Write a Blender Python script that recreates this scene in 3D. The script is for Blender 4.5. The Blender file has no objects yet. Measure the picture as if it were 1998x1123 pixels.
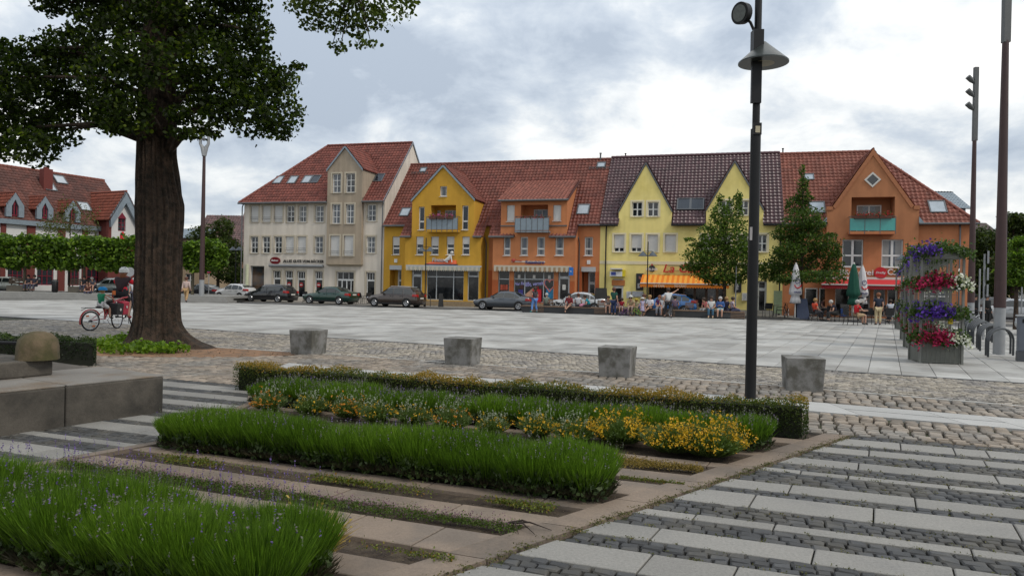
import bpy, math, random
import numpy as np
from mathutils import Matrix, Vector
random.seed(7); RNG = np.random.default_rng(11)
PI = math.pi
sc = bpy.context.scene
COL = sc.collection
# ------------------------------------------------------------------ camera
ROLL = math.radians(1.15); FPX = 1415.0; EYE = 1.65; HOR = 558.0
CR, SR = math.cos(ROLL), math.sin(ROLL); H0 = -(HOR - 561.5) * CR
cd = bpy.data.cameras.new('camera'); cam = bpy.data.objects.new('camera', cd); COL.objects.link(cam)
cd.sensor_width = 36; cd.lens = FPX / 1998 * 36; cd.clip_end = 3000; cd.clip_start = .05
cam.matrix_world = Matrix.Translation((0, 0, EYE)) @ Matrix.Rotation(PI / 2 - math.atan(H0 / FPX), 4, 'X') @ Matrix.Rotation(ROLL, 4, 'Z')
sc.camera = cam
# ------------------------------------------------------------------ light and sky
SUN = Vector((.62, -.42, .78)).normalized()
w = bpy.data.worlds.new('World'); sc.world = w; w.use_nodes = True
nt = w.node_tree; nt.nodes.clear()
def nd(nt, t, **k):
    n = nt.nodes.new(t)
    for a, b in k.items(): setattr(n, a, b)
    return n
def mth(nt, op, a, b=None, clamp=False):
    n = nd(nt, 'ShaderNodeMath', operation=op); n.use_clamp = clamp
    for i, x in enumerate((a, b)):
        if x is None: continue
        if isinstance(x, (int, float)): n.inputs[i].default_value = x
        else: nt.links.new(x, n.inputs[i])
    return n.outputs[0]
L = nt.links.new
out = nd(nt, 'ShaderNodeOutputWorld')
sky = nd(nt, 'ShaderNodeTexSky', sky_type='NISHITA'); sky.sun_disc = False
sky.sun_elevation = math.asin(SUN.z); sky.sun_rotation = math.atan2(SUN.x, SUN.y)
bg1 = nd(nt, 'ShaderNodeBackground'); bg1.inputs[1].default_value = .1; L(sky.outputs[0], bg1.inputs[0])
tc = nd(nt, 'ShaderNodeTexCoord'); sp = nd(nt, 'ShaderNodeSeparateXYZ'); L(tc.outputs['Generated'], sp.inputs[0])
zz = mth(nt, 'MAXIMUM', sp.outputs[2], 0.0); zp = mth(nt, 'ADD', zz, .36)
cx = mth(nt, 'DIVIDE', sp.outputs[0], zp); cy = mth(nt, 'DIVIDE', sp.outputs[1], zp)
cb = nd(nt, 'ShaderNodeCombineXYZ'); L(cx, cb.inputs[0]); L(cy, cb.inputs[1])
def noise(scale, detail, rough, off, dist=0.0):
    mp = nd(nt, 'ShaderNodeMapping'); mp.inputs[1].default_value = off; L(cb.outputs[0], mp.inputs[0])
    n = nd(nt, 'ShaderNodeTexNoise'); L(mp.outputs[0], n.inputs[0])
    n.inputs['Scale'].default_value = scale; n.inputs['Detail'].default_value = detail
    n.inputs['Roughness'].default_value = rough; n.inputs['Distortion'].default_value = dist
    return n.outputs[0]
nA = noise(1.5, 8, .5, (6.1, 2.9, 0), .12); nB = noise(4.2, 9, .6, (8.3, 2.2, 4), .25); nC = noise(.6, 2, .5, (1.3, 5.2, 2))
mix = mth(nt, 'ADD', mth(nt, 'ADD', mth(nt, 'MULTIPLY', nA, .52), mth(nt, 'MULTIPLY', nB, .33)), mth(nt, 'MULTIPLY', nC, .15))
hz_ = mth(nt, 'POWER', mth(nt, 'SUBTRACT', 1.0, zz), 7.0)      # clouds thin out into bright haze towards the horizon
mix = mth(nt, 'ADD', mth(nt, 'SUBTRACT', mix, .012), mth(nt, 'MULTIPLY', hz_, .034))
ramp = nd(nt, 'ShaderNodeValToRGB'); L(mix, ramp.inputs[0])
r = ramp.color_ramp; r.elements[0].position = .42; r.elements[0].color = (.37, .425, .50, 1)
r.elements[1].position = .60; r.elements[1].color = (1.0, .98, .94, 1)
for p, c in ((.45, (.45, .505, .575, 1)), (.48, (.53, .58, .635, 1)), (.51, (.67, .70, .72, 1)), (.55, (.82, .83, .82, 1))):
    e = r.elements.new(p); e.color = c
bg2 = nd(nt, 'ShaderNodeBackground'); L(ramp.outputs[0], bg2.inputs[0])
L(mth(nt, 'ADD', .93, mth(nt, 'MULTIPLY', zz, .75)), bg2.inputs[1])     # overcast sky, brighter towards the zenith
ms = nd(nt, 'ShaderNodeMixShader'); ms.inputs[0].default_value = .93
L(bg1.outputs[0], ms.inputs[1]); L(bg2.outputs[0], ms.inputs[2]); L(ms.outputs[0], out.inputs[0])
sl = bpy.data.lights.new('sun', 'SUN'); so = bpy.data.objects.new('sun', sl); COL.objects.link(so)
sl.energy = 1.5; sl.angle = math.radians(10); sl.color = (1, .93, .82)
so.rotation_euler = SUN.to_track_quat('Z', 'Y').to_euler(); so.location = (0, 0, 40)
vs = sc.view_settings; vs.view_transform = 'Standard'; vs.look = 'None'; vs.exposure = 0.28; vs.gamma = 1; vs.use_curve_mapping = False
sc.render.engine = 'CYCLES'; sc.cycles.max_bounces = 6; sc.cycles.transparent_max_bounces = 8
try: sc.cycles.use_denoising = True
except Exception: pass
# ------------------------------------------------------------------ surveying helpers: a sighting in the photograph -> metres on the ground / on a facade
def ray(x, y):
    dx = x - 999; dy = y - 561.5
    return (dx * CR + dy * SR) / FPX, (dx * SR - dy * CR - H0) / FPX
def G(x, y, z=0.):
    a, b = ray(x, y); D = (z - EYE) / b; return (a * D, D)
def A(x, y, D):
    a, b = ray(x, y); return (a * D, D, EYE + b * D)
def ht(x, y, bx, by): return A(x, y, G(bx, by)[1])[2]
TH = math.radians(-16); O = (-6.7, 58.0); DX, DY = math.cos(TH), math.sin(TH); NX, NY = -DY, DX
def fs(px, py, wd=0.):
    a, b = ray(px, py); ox, oy = O[0] + NX * wd, O[1] + NY * wd
    D = (ox * NX + oy * NY) / (a * NX + NY)
    return ((a * D - ox) * DX + (D - oy) * DY, EYE + b * D)
def FP(s, wd=0., z=0.): return Vector((O[0] + DX * s + NX * wd, O[1] + DY * s + NY * wd, z))
def q1(x, y, wd=0.): return fs(460 + x / 3.12, 260 + y / 3.12, wd)
def q2(x, y, wd=0.): return fs(920 + x / 3.12, 280 + y / 3.12, wd)
def q3(x, y, wd=0.): return fs(1160 + x / 3.12, 280 + y / 3.12, wd)
def q4(x, y, wd=0.): return fs(1500 + x / 3.034, 270 + y / 3.034, wd)
KA = math.radians(-20.5); KC, KS = math.cos(KA), math.sin(KA)
def K(u, v, z=0.): return Vector((u * KC - v * KS, 5 + u * KS + v * KC, z))       # frame of the flower beds and the striped paving
PA = math.radians(-27.3); PC, PS = math.cos(PA), math.sin(PA); PO = (1.87, 17.82)
def P(u, v, z=0.): return Vector((PO[0] + u * PC - v * PS, PO[1] + u * PS + v * PC, z))   # frame of the square, along its kerb
# ------------------------------------------------------------------ materials
MATS = {}
def mat(name, col, rough=.8, var=.12, scale=6., bump=.0, bscale=40., metal=0., rnd=0., spec=.4, col2=None, cscale=3., cpos=(.45, .6), coat=0., bdist=.01, fine=0., streak=0.):
    if name in MATS: return MATS[name]
    col = tuple(c * .84 for c in col); col2 = tuple(c * .84 for c in col2) if col2 else None
    m = bpy.data.materials.new(name); m.use_nodes = True; MATS[name] = m
    t = m.node_tree; b = t.nodes['Principled BSDF']; ln = t.links.new
    b.inputs['Roughness'].default_value = rough; b.inputs['Metallic'].default_value = metal
    b.inputs['Specular IOR Level'].default_value = spec; b.inputs['Coat Weight'].default_value = coat
    g = nd(t, 'ShaderNodeNewGeometry'); pos = g.outputs['Position']
    def nz(s, det=5, ro=.55):
        n = nd(t, 'ShaderNodeTexNoise'); ln(pos, n.inputs[0]); n.inputs['Scale'].default_value = s; n.inputs['Detail'].default_value = det; n.inputs['Roughness'].default_value = ro
        return n.outputs[0]
    base = nd(t, 'ShaderNodeRGB'); base.outputs[0].default_value = (*col, 1); c = base.outputs[0]
    if col2 is not None:
        mr = nd(t, 'ShaderNodeMapRange'); ln(nz(cscale, 6, .62), mr.inputs[0]); mr.inputs[1].default_value = cpos[0]; mr.inputs[2].default_value = cpos[1]
        mx = nd(t, 'ShaderNodeMix', data_type='RGBA'); ln(mr.outputs[0], mx.inputs[0]); ln(c, mx.inputs[6]); mx.inputs[7].default_value = (*col2, 1); c = mx.outputs[2]
    k = mth(t, 'ADD', 1 - 2 * var, mth(t, 'MULTIPLY', nz(scale), 4 * var))
    if fine: k = mth(t, 'MULTIPLY', k, mth(t, 'ADD', 1 - 2.5 * fine, mth(t, 'MULTIPLY', mth(t, 'ADD', mth(t, 'MULTIPLY', nz(130, 2, .7), .5), mth(t, 'MULTIPLY', nz(48, 2, .7),   .5)), 5 * fine)))
    if streak:
        mp = nd(t, 'ShaderNodeMapping'); mp.inputs[3].default_value = (2.6, 2.6, .28); ln(pos, mp.inputs[0]); n = nd(t, 'ShaderNodeTexNoise'); ln(mp.outputs[0], n.inputs[0]); n.inputs['Scale'].default_value = 1.; n.inputs['Detail'].default_value = 7
        mr = nd(t, 'ShaderNodeMapRange'); ln(n.outputs[0], mr.inputs[0]); mr.inputs[1].default_value = .38; mr.inputs[2].default_value = .62; mr.inputs[3].default_value = 1 - streak; mr.inputs[4].default_value = 1.
        k = mth(t, 'MULTIPLY', k, mr.outputs[0])
    if rnd:
        oi = nd(t, 'ShaderNodeObjectInfo'); at = nd(t, 'ShaderNodeAttribute', attribute_name='rnd')
        fr = mth(t, 'FRACT', mth(t, 'ADD', oi.outputs['Random'], at.outputs['Fac']))
        k = mth(t, 'MULTIPLY', k, mth(t, 'ADD', 1 - rnd, mth(t, 'MULTIPLY', fr, 2 * rnd)))
    vm = nd(t, 'ShaderNodeVectorMath', operation='SCALE'); ln(c, vm.inputs[0]); ln(k, vm.inputs['Scale'])
    ln(vm.outputs[0], b.inputs['Base Color'])
    if bump:
        bp = nd(t, 'ShaderNodeBump'); bp.inputs['Strength'].default_value = bump; bp.inputs['Distance'].default_value = bdist
        ln(nz(bscale, 6, .6), bp.inputs['Height']); ln(bp.outputs[0], b.inputs['Normal'])
    return m
def leafmat(name, c1, c2, trans=.35, rough=.55, c3=None):
    if name in MATS: return MATS[name]
    m = bpy.data.materials.new(name); m.use_nodes = True; MATS[name] = m
    t = m.node_tree; b = t.nodes['Principled BSDF']; ln = t.links.new; o = t.nodes['Material Output']
    at = nd(t, 'ShaderNodeAttribute', attribute_name='rnd'); rp = nd(t, 'ShaderNodeValToRGB'); ln(at.outputs['Fac'], rp.inputs[0])
    e = rp.color_ramp.elements; e[0].color = (*c1, 1); e[1].color = (*c2, 1); e[1].position = .85 if c3 else 1
    if c3: x = rp.color_ramp.elements.new(1.); x.color = (*c3, 1)
    ln(rp.outputs[0], b.inputs['Base Color']); b.inputs['Roughness'].default_value = rough; b.inputs['Specular IOR Level'].default_value = .25
    tr = nd(t, 'ShaderNodeBsdfTranslucent'); sc_ = nd(t, 'ShaderNodeVectorMath', operation='MULTIPLY'); ln(rp.outputs[0], sc_.inputs[0]); sc_.inputs[1].default_value = (1.3, 1.5, .6)
    ln(sc_.outputs[0], tr.inputs[0]); mx = nd(t, 'ShaderNodeMixShader'); mx.inputs[0].default_value = trans
    ln(b.outputs[0], mx.inputs[1]); ln(tr.outputs[0], mx.inputs[2]); ln(mx.outputs[0], o.inputs[0])
    return m
# ------------------------------------------------------------------ objects
def tag(o, label=None, cat=None, group=None, kind=None):
    if label: o['label'] = label
    if cat: o['category'] = cat
    if group: o['group'] = group
    if kind: o['kind'] = kind
    return o
def empty(name, loc=(0, 0, 0), rz=0., label=None, cat=None, group=None):
    o = bpy.data.objects.new(name, None); COL.objects.link(o); o.location = loc; o.rotation_euler = (0, 0, rz); o.empty_display_size = .2
    return tag(o, label, cat, group)
def link(name, me, m, parent=None, loc=None, rz=None):
    o = bpy.data.objects.new(name, me); COL.objects.link(o)
    if m is not None and not me.materials: me.materials.append(m)
    if parent: o.parent = parent
    if loc is not None: o.location = loc
    if rz is not None: o.rotation_euler = (0, 0, rz)
    return o
def copy_tree(o, parent=None, loc=None, rz=None, label=None):
    c = o.copy(); COL.objects.link(c); c.parent = parent
    if loc is not None: c.location = loc
    if rz is not None: c.rotation_euler = (0, 0, rz)
    if label: c['label'] = label
    for ch in [x for x in COL.objects if x.parent == o]: copy_tree(ch, c)
    return c
class MB:
    def __init__(s): s.v = []; s.f = []
    def add(s, vs, fs_):
        n = len(s.v); s.v += [tuple(p) for p in vs]; s.f += [tuple(n + i for i in f) for f in fs_]; return s
    def poly(s, *pts): return s.add(pts, [tuple(range(len(pts)))])
    def box(s, x0, x1, y0, y1, z0, z1):
        return s.add([(x0, y0, z0), (x1, y0, z0), (x1, y1, z0), (x0, y1, z0), (x0, y0, z1), (x1, y0, z1), (x1, y1, z1), (x0, y1, z1)],
                     [(3, 2, 1, 0), (4, 5, 6, 7), (0, 1, 5, 4), (1, 2, 6, 5), (2, 3, 7, 6), (3, 0, 4, 7)])
    def hexa(s, lo, hi):   # bottom ring, top ring (any n)
        n = len(lo); return s.add(list(lo) + list(hi), [tuple(range(n))[::-1], tuple(range(n, 2 * n))] + [(i, (i + 1) % n, n + (i + 1) % n, n + i) for i in range(n)])
    def prism(s, pts, off):   # closed 3-D polygon swept by a vector
        off = Vector(off); return s.hexa([Vector(p) for p in pts], [Vector(p) + off for p in pts])
    def tube(s, pts, r, n=8, caps=True):
        pts = [Vector(p) for p in pts]; rs = r if isinstance(r, (list, tuple)) else [r] * len(pts); base = len(s.v); up = None
        for i, p in enumerate(pts):
            d = (pts[min(i + 1, len(pts) - 1)] - pts[max(i - 1, 0)]).normalized()
            if up is None: up = Vector((0, 0, 1)) if abs(d.z) < .9 else Vector((1, 0, 0))
            a = (up - d * up.dot(d)); a = a.normalized() if a.length > 1e-6 else d.orthogonal().normalized(); b = d.cross(a); up = a
            for j in range(n):
                t = 2 * PI * j / n; s.v.append(tuple(p + (a * math.cos(t) + b * math.sin(t)) * rs[i]))
        for i in range(len(pts) - 1):
            for j in range(n):
                k = (j + 1) % n; s.f.append((base + i * n + j, base + i * n + k, base + (i + 1) * n + k, base + (i + 1) * n + j))
        if caps: s.f.append(tuple(base + j for j in range(n))[::-1]); s.f.append(tuple(base + (len(pts) - 1) * n + j for j in range(n)))
        return s
    def lathe(s, prof, c=(0, 0, 0), n=16, sx=1., sy=1.):   # prof: (r, z) from bottom to top
        base = len(s.v)
        for r_, z_ in prof:
            for j in range(n):
                t = 2 * PI * j / n; s.v.append((c[0] + sx * r_ * math.cos(t), c[1] + sy * r_ * math.sin(t), c[2] + z_))
        for i in range(len(prof) - 1):
            for j in range(n):
                k = (j + 1) % n; s.f.append((base + i * n + j, base + i * n + k, base + (i + 1) * n + k, base + (i + 1) * n + j))
        if prof[0][0] > 1e-4: s.f.append(tuple(base + j for j in range(n))[::-1])
        if prof[-1][0] > 1e-4: s.f.append(tuple(base + (len(prof) - 1) * n + j for j in range(n)))
        return s
    def ball(s, c, rx, ry=None, rz=None, n=10, m=7):
        ry = ry or rx; rz = rz or rx
        return s.lathe([(max(math.sin(PI * i / m), .001 if i in (0, m) else 0), -math.cos(PI * i / m) * rz) for i in range(m + 1)], c, n, rx, ry)
    def disc(s, c, r_, nrm, n=20, th=.02):   # a round plate whose axis is nrm
        c = Vector(c); nrm = Vector(nrm).normalized(); return s.tube([c, c + nrm * th], r_, n)
    def torus(s, c, R_, r_, axis='y', n=24, m=6, a0=0., a1=2 * PI):
        pts = []
        full = abs(a1 - a0 - 2 * PI) < 1e-3
        k = n if full else n + 1
        for i in range(n + 1):
            t = a0 + (a1 - a0) * i / n; p = (R_ * math.cos(t), R_ * math.sin(t))
            pts.append({'y': (c[0] + p[0], c[1], c[2] + p[1]), 'x': (c[0], c[1] + p[0], c[2] + p[1]), 'z': (c[0] + p[0], c[1] + p[1], c[2])}[axis])
        return s.tube(pts, r_, m, caps=not full)
    def mesh(s, name, smooth=False):
        me = bpy.data.meshes.new(name); me.from_pydata(s.v, [], s.f)
        if smooth:
            me.polygons.foreach_set('use_smooth', [True] * len(me.polygons))
            if smooth != 'all': me.set_sharp_from_angle(angle=math.radians(40))
        me.update(); return me
    def build(s, name, m, parent=None, loc=None, rz=None, smooth=False): return link(name, s.mesh(name, smooth), m, parent, loc, rz)
def npmesh(name, V, F, m, parent=None, rnd=None, smooth=False):
    me = bpy.data.meshes.new(name); F = np.asarray(F, np.int32); k = F.shape[1]; V = np.asarray(V, np.float32)
    me.vertices.add(len(V)); me.vertices.foreach_set('co', V.ravel())
    me.loops.add(F.size); me.loops.foreach_set('vertex_index', F.ravel())
    me.polygons.add(len(F)); me.polygons.foreach_set('loop_start', np.arange(0, F.size, k, dtype=np.int32)); me.polygons.foreach_set('loop_total', np.full(len(F), k, np.int32))
    if smooth: me.polygons.foreach_set('use_smooth', np.ones(len(F), bool))
    me.update(calc_edges=True)
    if rnd is not None:
        at = me.attributes.new('rnd', 'FLOAT', 'FACE'); at.data.foreach_set('value', np.asarray(rnd, np.float32))
    me.materials.append(m); return link(name, me, m, parent)
def instance(T, TF, pos, X, Y, Z, rnd):
    """template verts T (k,3), faces TF (f,n) repeated at pos with axes X,Y,Z (N,3)"""
    V = pos[:, None, :] + T[None, :, 0:1] * X[:, None, :] + T[None, :, 1:2] * Y[:, None, :] + T[None, :, 2:3] * Z[:, None, :]
    N = len(pos); k = len(T); F = (np.arange(N)[:, None, None] * k + np.asarray(TF)[None]).reshape(-1, np.asarray(TF).shape[1])
    return V.reshape(-1, 3), F, np.repeat(rnd, len(TF))
def rand_axes(N, up=.0, g=RNG):
    n = g.normal(size=(N, 3)); n[:, 2] += up; n /= np.linalg.norm(n, axis=1, keepdims=True)
    t = g.normal(size=(N, 3)); x = np.cross(n, t); x /= np.linalg.norm(x, axis=1, keepdims=True); y = np.cross(n, x)
    return x, y, n
LEAF_T = np.array([(0, -.5, 0), (.36, -.22, .06), (.30, .2, .06), (0, .55, 0), (-.30, .2, .06), (-.36, -.22, .06)])
LEAF_F = [(0, 1, 2, 3), (0, 3, 4, 5)]
KITE_T = np.array([(0, -.5, 0), (.3, 0, .05), (0, .5, 0), (-.3, 0, .05)]); KITE_F = [(0, 1, 2, 3)]
def leafcloud(name, pos, size, m, parent=None, up=.6, rnd=None, kite=False, sv=.35):
    N = len(pos); x, y, n = rand_axes(N, up); s_ = size * (1 + sv * (RNG.random(N) * 2 - 1))[:, None]
    V, F, r_ = instance(KITE_T if kite else LEAF_T, KITE_F if kite else LEAF_F, pos, x * s_, y * s_, n * s_, RNG.random(N) if rnd is None else rnd)
    o = npmesh(name, V, F, m, parent, r_)
    if name not in ('crown', 'foliage', 'leaves') or True: o['kind'] = 'stuff'
    return o
def clumps(cs, per):   # cs: (x,y,z,rx,ry,rz) -> leaf points, denser towards each clump's skin
    out_ = []
    for c in cs:
        n = max(4, int(per * (c[3] * c[4] * c[5]) ** (2 / 3))); d = RNG.normal(size=(n, 3)); d /= np.linalg.norm(d, axis=1, keepdims=True)
        rr = (.35 + .65 * RNG.random(n) ** .55) * (1 + .12 * np.sin(d[:, 0] * 5 + c[0] * 9) + .12 * np.sin(d[:, 2] * 6 + c[1] * 7) + .1 * RNG.normal(size=n))
        out_.append(np.array(c[:3]) + d * rr[:, None] * np.array(c[3:6]))
    return np.concatenate(out_)
def text_mesh(name, body, x0, x1, z0, z1, m, parent, y=0., depth=.04, shear=0., fit=True, flip=False):
    cu = bpy.data.curves.new(name, 'FONT'); cu.body = body; cu.extrude = .02; cu.shear = shear; cu.resolution_u = 3; cu.offset = .012
    o = bpy.data.objects.new(name, cu); me = bpy.data.meshes.new_from_object(o); bpy.data.objects.remove(o)
    co = np.empty(len(me.vertices) * 3, np.float32); me.vertices.foreach_get('co', co); co = co.reshape(-1, 3)
    lo, hi = co.min(0), co.max(0); sx = (x1 - x0) / (hi[0] - lo[0]); sz = (z1 - z0) / (hi[1] - lo[1])
    if not fit: sz = sx
    V = np.stack([x0 + (co[:, 0] - lo[0]) * sx, y - (co[:, 2] + .02) / .04 * depth, z0 + (co[:, 1] - lo[1]) * sz], 1)
    me.vertices.foreach_set('co', V.astype(np.float32).ravel()); me.update(); me.materials.clear(); me.materials.append(m)
    return link(name, me, m, parent)
# ------------------------------------------------------------------ palette
white = mat('white_paint', (.74, .74, .72), .45, .04)
offwhite = mat('off_white', (.62, .60, .56), .6, .06)
glass = mat('window_glass', (.018, .022, .028), .06, .5, 1.2, spec=.7)
glassb = mat('curtained_glass', (.11, .125, .15), .1, .25, 9., spec=.6, col2=(.05, .058, .07), cscale=1.5)
glassdark = mat('shop_glass', (.012, .014, .016), .08, .6, 2., spec=.45, col2=(.05, .05, .045), cscale=2.2, cpos=(.52, .7))
shutter = mat('roller_shutter', (.62, .61, .59), .5, .05)
greyframe = mat('aluminium_frame', (.46, .48, .49), .4, .06)
zinc = mat('zinc', (.25, .30, .34), .45, .15, 4., metal=.3)
gutterm = mat('gutter_metal', (.13, .135, .14), .45, .1, metal=.4)
black = mat('black_metal', (.007, .007, .008), .45, .2, spec=.3)
blackp = mat('black_plastic', (.02, .02, .022), .5, .2)
rubber = mat('rubber', (.014, .014, .014), .8, .1)
chrome = mat('bright_metal', (.55, .56, .58), .28, .08, metal=.8)
wood = mat('weathered_wood', (.17, .11, .075), .7, .25, 9., bump=.3)
# ------------------------------------------------------------------ ground
g = MB(); g.poly(*[(700 * math.cos(a), 700 * math.sin(a) + 100, 0) for a in [i * PI / 24 for i in range(48)]])
tag(g.build('ground', mat('ground_earth', (.11, .095, .07), .95, .3, 1., bump=.4), loc=(0, 0, -.2)), kind='structure')
def sheet(name, pts, z, m, th=None):
    b = MB()
    if th: b.hexa([(p[0], p[1], z - th) for p in pts], [(p[0], p[1], z) for p in pts])
    else: b.poly(*[(p[0], p[1], z) for p in pts])
    return tag(b.build(name, m), kind='structure')
asph = mat('asphalt', (.062, .062, .064), .9, .2, 3., bump=.3, bscale=80, col2=(.085, .083, .08), cscale=.5)
sheet('street', [(-140, 260), (-140, 30), (140, 30), (140, 260)], -.045, asph)
joint_m = mat('joint_dirt', (.035, .028, .02), .95, .3, 5., col2=(.04, .05, .015), cscale=5.)
# profile lines of the square (metres): kerb, white line, pale slab band
kerbL = [G(0, 617), G(357, 640), G(1145, 692), G(1998, 748)]
def along(p, q, t): return (p[0] + (q[0] - p[0]) * t, p[1] + (q[1] - p[1]) * t)
def ext(p, q, t): return (q[0] + (q[0] - p[0]) * t, q[1] + (q[1] - p[1]) * t)
K0 = ext(kerbL[1], kerbL[0], 1.2); K9 = ext(kerbL[2], kerbL[3], .8)
kerb = [K0] + kerbL + [K9]
def lineY(pl):
    pl = sorted(pl); xs = [p[0] for p in pl]; ys = [p[1] for p in pl]
    def f(x):
        x = np.asarray(x, float)
        m0 = (ys[1] - ys[0]) / (xs[1] - xs[0]); m1 = (ys[-1] - ys[-2]) / (xs[-1] - xs[-2])
        return np.where(x < xs[0], ys[0] + m0 * (x - xs[0]), np.where(x > xs[-1], ys[-1] + m1 * (x - xs[-1]), np.interp(x, xs, ys)))
    return f
kerbY = lineY(kerb)
whiteY = lineY([G(0, 652), G(200, 663), G(640, 690), G(865, 706), G(1290, 734), G(1680, 765), G(1998, 792)])
bandT = lineY([G(480, 700), G(690, 720), G(1180, 754), G(1583, 784), G(1998, 818)])
bandB = lineY([G(480, 712), G(690, 732), G(1180, 770), G(1583, 802), G(1998, 838)])
farY = lineY([(-60, 53.4), (-19.2, 53), (.7, 47.6), (13.4, 42.9), (20, 40.6), (26, 39.2), (45, 36)])
# base sheets (joints show between the stones)
sheet('cobbled_lane', [(-45, -6), (45, -6), (45, 5), (-45, 45)], -.036, joint_m)
far_pts = [(x, float(farY(x))) for x in (-60, -19.2, .7, 13.4, 20, 26, 45)]
kp = [(x, float(kerbY(x))) for x in (45, 20, 9.7, 1.9, -11, -20.8, -60)]
plaza = sheet('square', far_pts + kp, -.022, mat('plaza_joint', (.12, .115, .105), .9, .2), .16)
# ---- blocks of stone: the largest ones single, the rest joined
def stone_template(be=.08, hb=.25):
    T = np.array([(-.5, -.5, 0), (.5, -.5, 0), (.5, .5, 0), (-.5, .5, 0), (-.5, -.5, 1 - hb), (.5, -.5, 1 - hb), (.5, .5, 1 - hb), (-.5, .5, 1 - hb),
                  (-.5 + be, -.5 + be, 1), (.5 - be, -.5 + be, 1), (.5 - be, .5 - be, 1), (-.5 + be, .5 - be, 1)])
    F = [(8, 9, 10, 11)] + [(i, (i + 1) % 4, 4 + (i + 1) % 4, 4 + i) for i in range(4)] + [(4 + i, 4 + (i + 1) % 4, 8 + (i + 1) % 4, 8 + i) for i in range(4)]
    return T, F
def lay(name, stuffname, ctr, ang, sx, sy, h, z0, m, parent, nmax=300, tmpl=(.08, .25), tilt=0., wob=0.):
    """stones at ctr (N,2); the nmax nearest become objects of their own"""
    T, F = stone_template(*tmpl); N = len(ctr); d = np.hypot(ctr[:, 0], ctr[:, 1])
    onscreen = (np.abs(ctr[:, 0]) < ctr[:, 1] * .73 + .3) & (ctr[:, 1] > 3.9)
    order = np.argsort(np.where(onscreen, d, d + 1e3)); near = order[:nmax]; rest = order[nmax:]
    mes = []
    for k in range(6):
        TT = T.copy(); TT[:, :2] += RNG.uniform(-wob, wob, (12, 2)); TT[8:, 2] += RNG.uniform(-.08, .08, 4)
        me = bpy.data.meshes.new(name); me.from_pydata(TT.tolist(), [], F); me.materials.append(m); mes.append(me)
    for i in near:
        if not onscreen[i]: continue
        o = bpy.data.objects.new(name, mes[int(RNG.integers(6))]); COL.objects.link(o); o.parent = parent
        o.location = (ctr[i, 0], ctr[i, 1], z0[i]); o.scale = (sx[i], sy[i], h); o.rotation_euler = (RNG.normal() * tilt, RNG.normal() * tilt, ang[i])
    rest = np.concatenate([rest, [i for i in near if not onscreen[i]]]).astype(int)
    if len(rest) and stuffname:
        c, s_ = np.cos(ang[rest]), np.sin(ang[rest]); tl = RNG.normal(size=(len(rest), 2)) * tilt
        X = np.stack([c, s_, tl[:, 0]], 1) * sx[rest][:, None]; Y = np.stack([-s_, c, tl[:, 1]], 1) * sy[rest][:, None]; Z = np.tile([0, 0, h], (len(rest), 1))
        keep = [0] + list(range(5, 9))
        V, F2, r_ = instance(T, [F[k] for k in keep] + [F[k] for k in range(1, 5)], np.concatenate([ctr[rest], z0[rest][:, None]], 1), X, Y, Z, RNG.random(len(rest)))
        if wob: V[:, :2] += RNG.uniform(-1, 1, (len(V), 2)) * wob * .5 * sx.mean()
        o = npmesh(stuffname, V, F2, m, parent, r_); o['kind'] = 'stuff'
# ---- the square: pale granite slabs .6 x 1 m
slabm = mat('plaza_granite', (.41, .405, .385), .7, .14, 1.1, rnd=.17, bump=.15, bscale=90, col2=(.26, .25, .23), cscale=.5, cpos=(.42, .62), fine=.1)
cs = []
for i in range(-75, 50):
    for j in range(0, 40):
        c = P(i * .62 + .31, .14 + .5 + j * 1.0 + (0.33 if i % 3 == 1 else .66 if i % 3 == 2 else 0) * 0)
        if c.y < farY(c.x) - .3 and abs(c.x) < c.y * .8 + 2: cs.append((c.x, c.y))
cs = np.array(cs); n = len(cs)
lay('paving_slab', 'far_paving_slabs', cs, np.full(n, PA), np.full(n, .608), np.full(n, .988), .04, np.full(n, -.034) + RNG.normal(size=n) * .0008, slabm, plaza, 300, (.012, .1))
# kerb of dark stones along the square
kb = empty('kerb'); kb['kind'] = 'structure'
km = mat('dark_kerb_stone', (.10, .10, .098), .8, .2, 5., rnd=.2, bump=.2)
for a, b in zip(kerb, kerb[1:]):
    ln = math.dist(a, b); nn = max(1, int(ln / 1.0)); an = math.atan2(b[1] - a[1], b[0] - a[0])
    for i in range(nn):
        c = along(a, b, (i + .5) / nn); q = MB(); q.box(-ln / nn / 2 + .006, ln / nn / 2 - .006, -.07, .07, -.15, .012)
        q.build('kerb_stone', km, kb, (c[0], c[1], 0), an)
# ---- lane of small tan setts in curved courses
tan_s = mat('tan_sett', (.31, .275, .225), .85, .15, 8., rnd=.38, bump=.3, bscale=60, col2=(.22, .205, .19), cscale=1.1)
tan_b = mat('brown_sett', (.26, .215, .17), .85, .18, 8., rnd=.36, bump=.4, bscale=50, col2=(.20, .185, .165), cscale=.9)
lane = empty('sett_lane'); lane['kind'] = 'structure'
pts = []; an = []
for i in range(-190, 130):
    for j in range(-42, 2):
        u = i * .118; v = -.16 + j * .112
        a_ = math.sin(u * 1.05) * .35; vv = v + .11 * math.cos(u * 4.6)
        c = P(u + (j % 2) * .059 + RNG.normal() * .008, vv + RNG.normal() * .006)
        if c.y < kerbY(c.x) - .13 and c.y > whiteY(c.x) + .09 and abs(c.x) < c.y * .74 + .3: pts.append((c.x, c.y)); an.append(PA + .35 * math.sin(u * 4.6))
pts = np.array(pts); n = len(pts)
lay('sett', 'small_setts', pts, np.array(an), RNG.uniform(.09, .108, n), RNG.uniform(.086, .10, n), .05, np.full(n, -.04) + RNG.normal(size=n) * .003, tan_s, lane, 300, (.07, .2), .03, .03)
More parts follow.
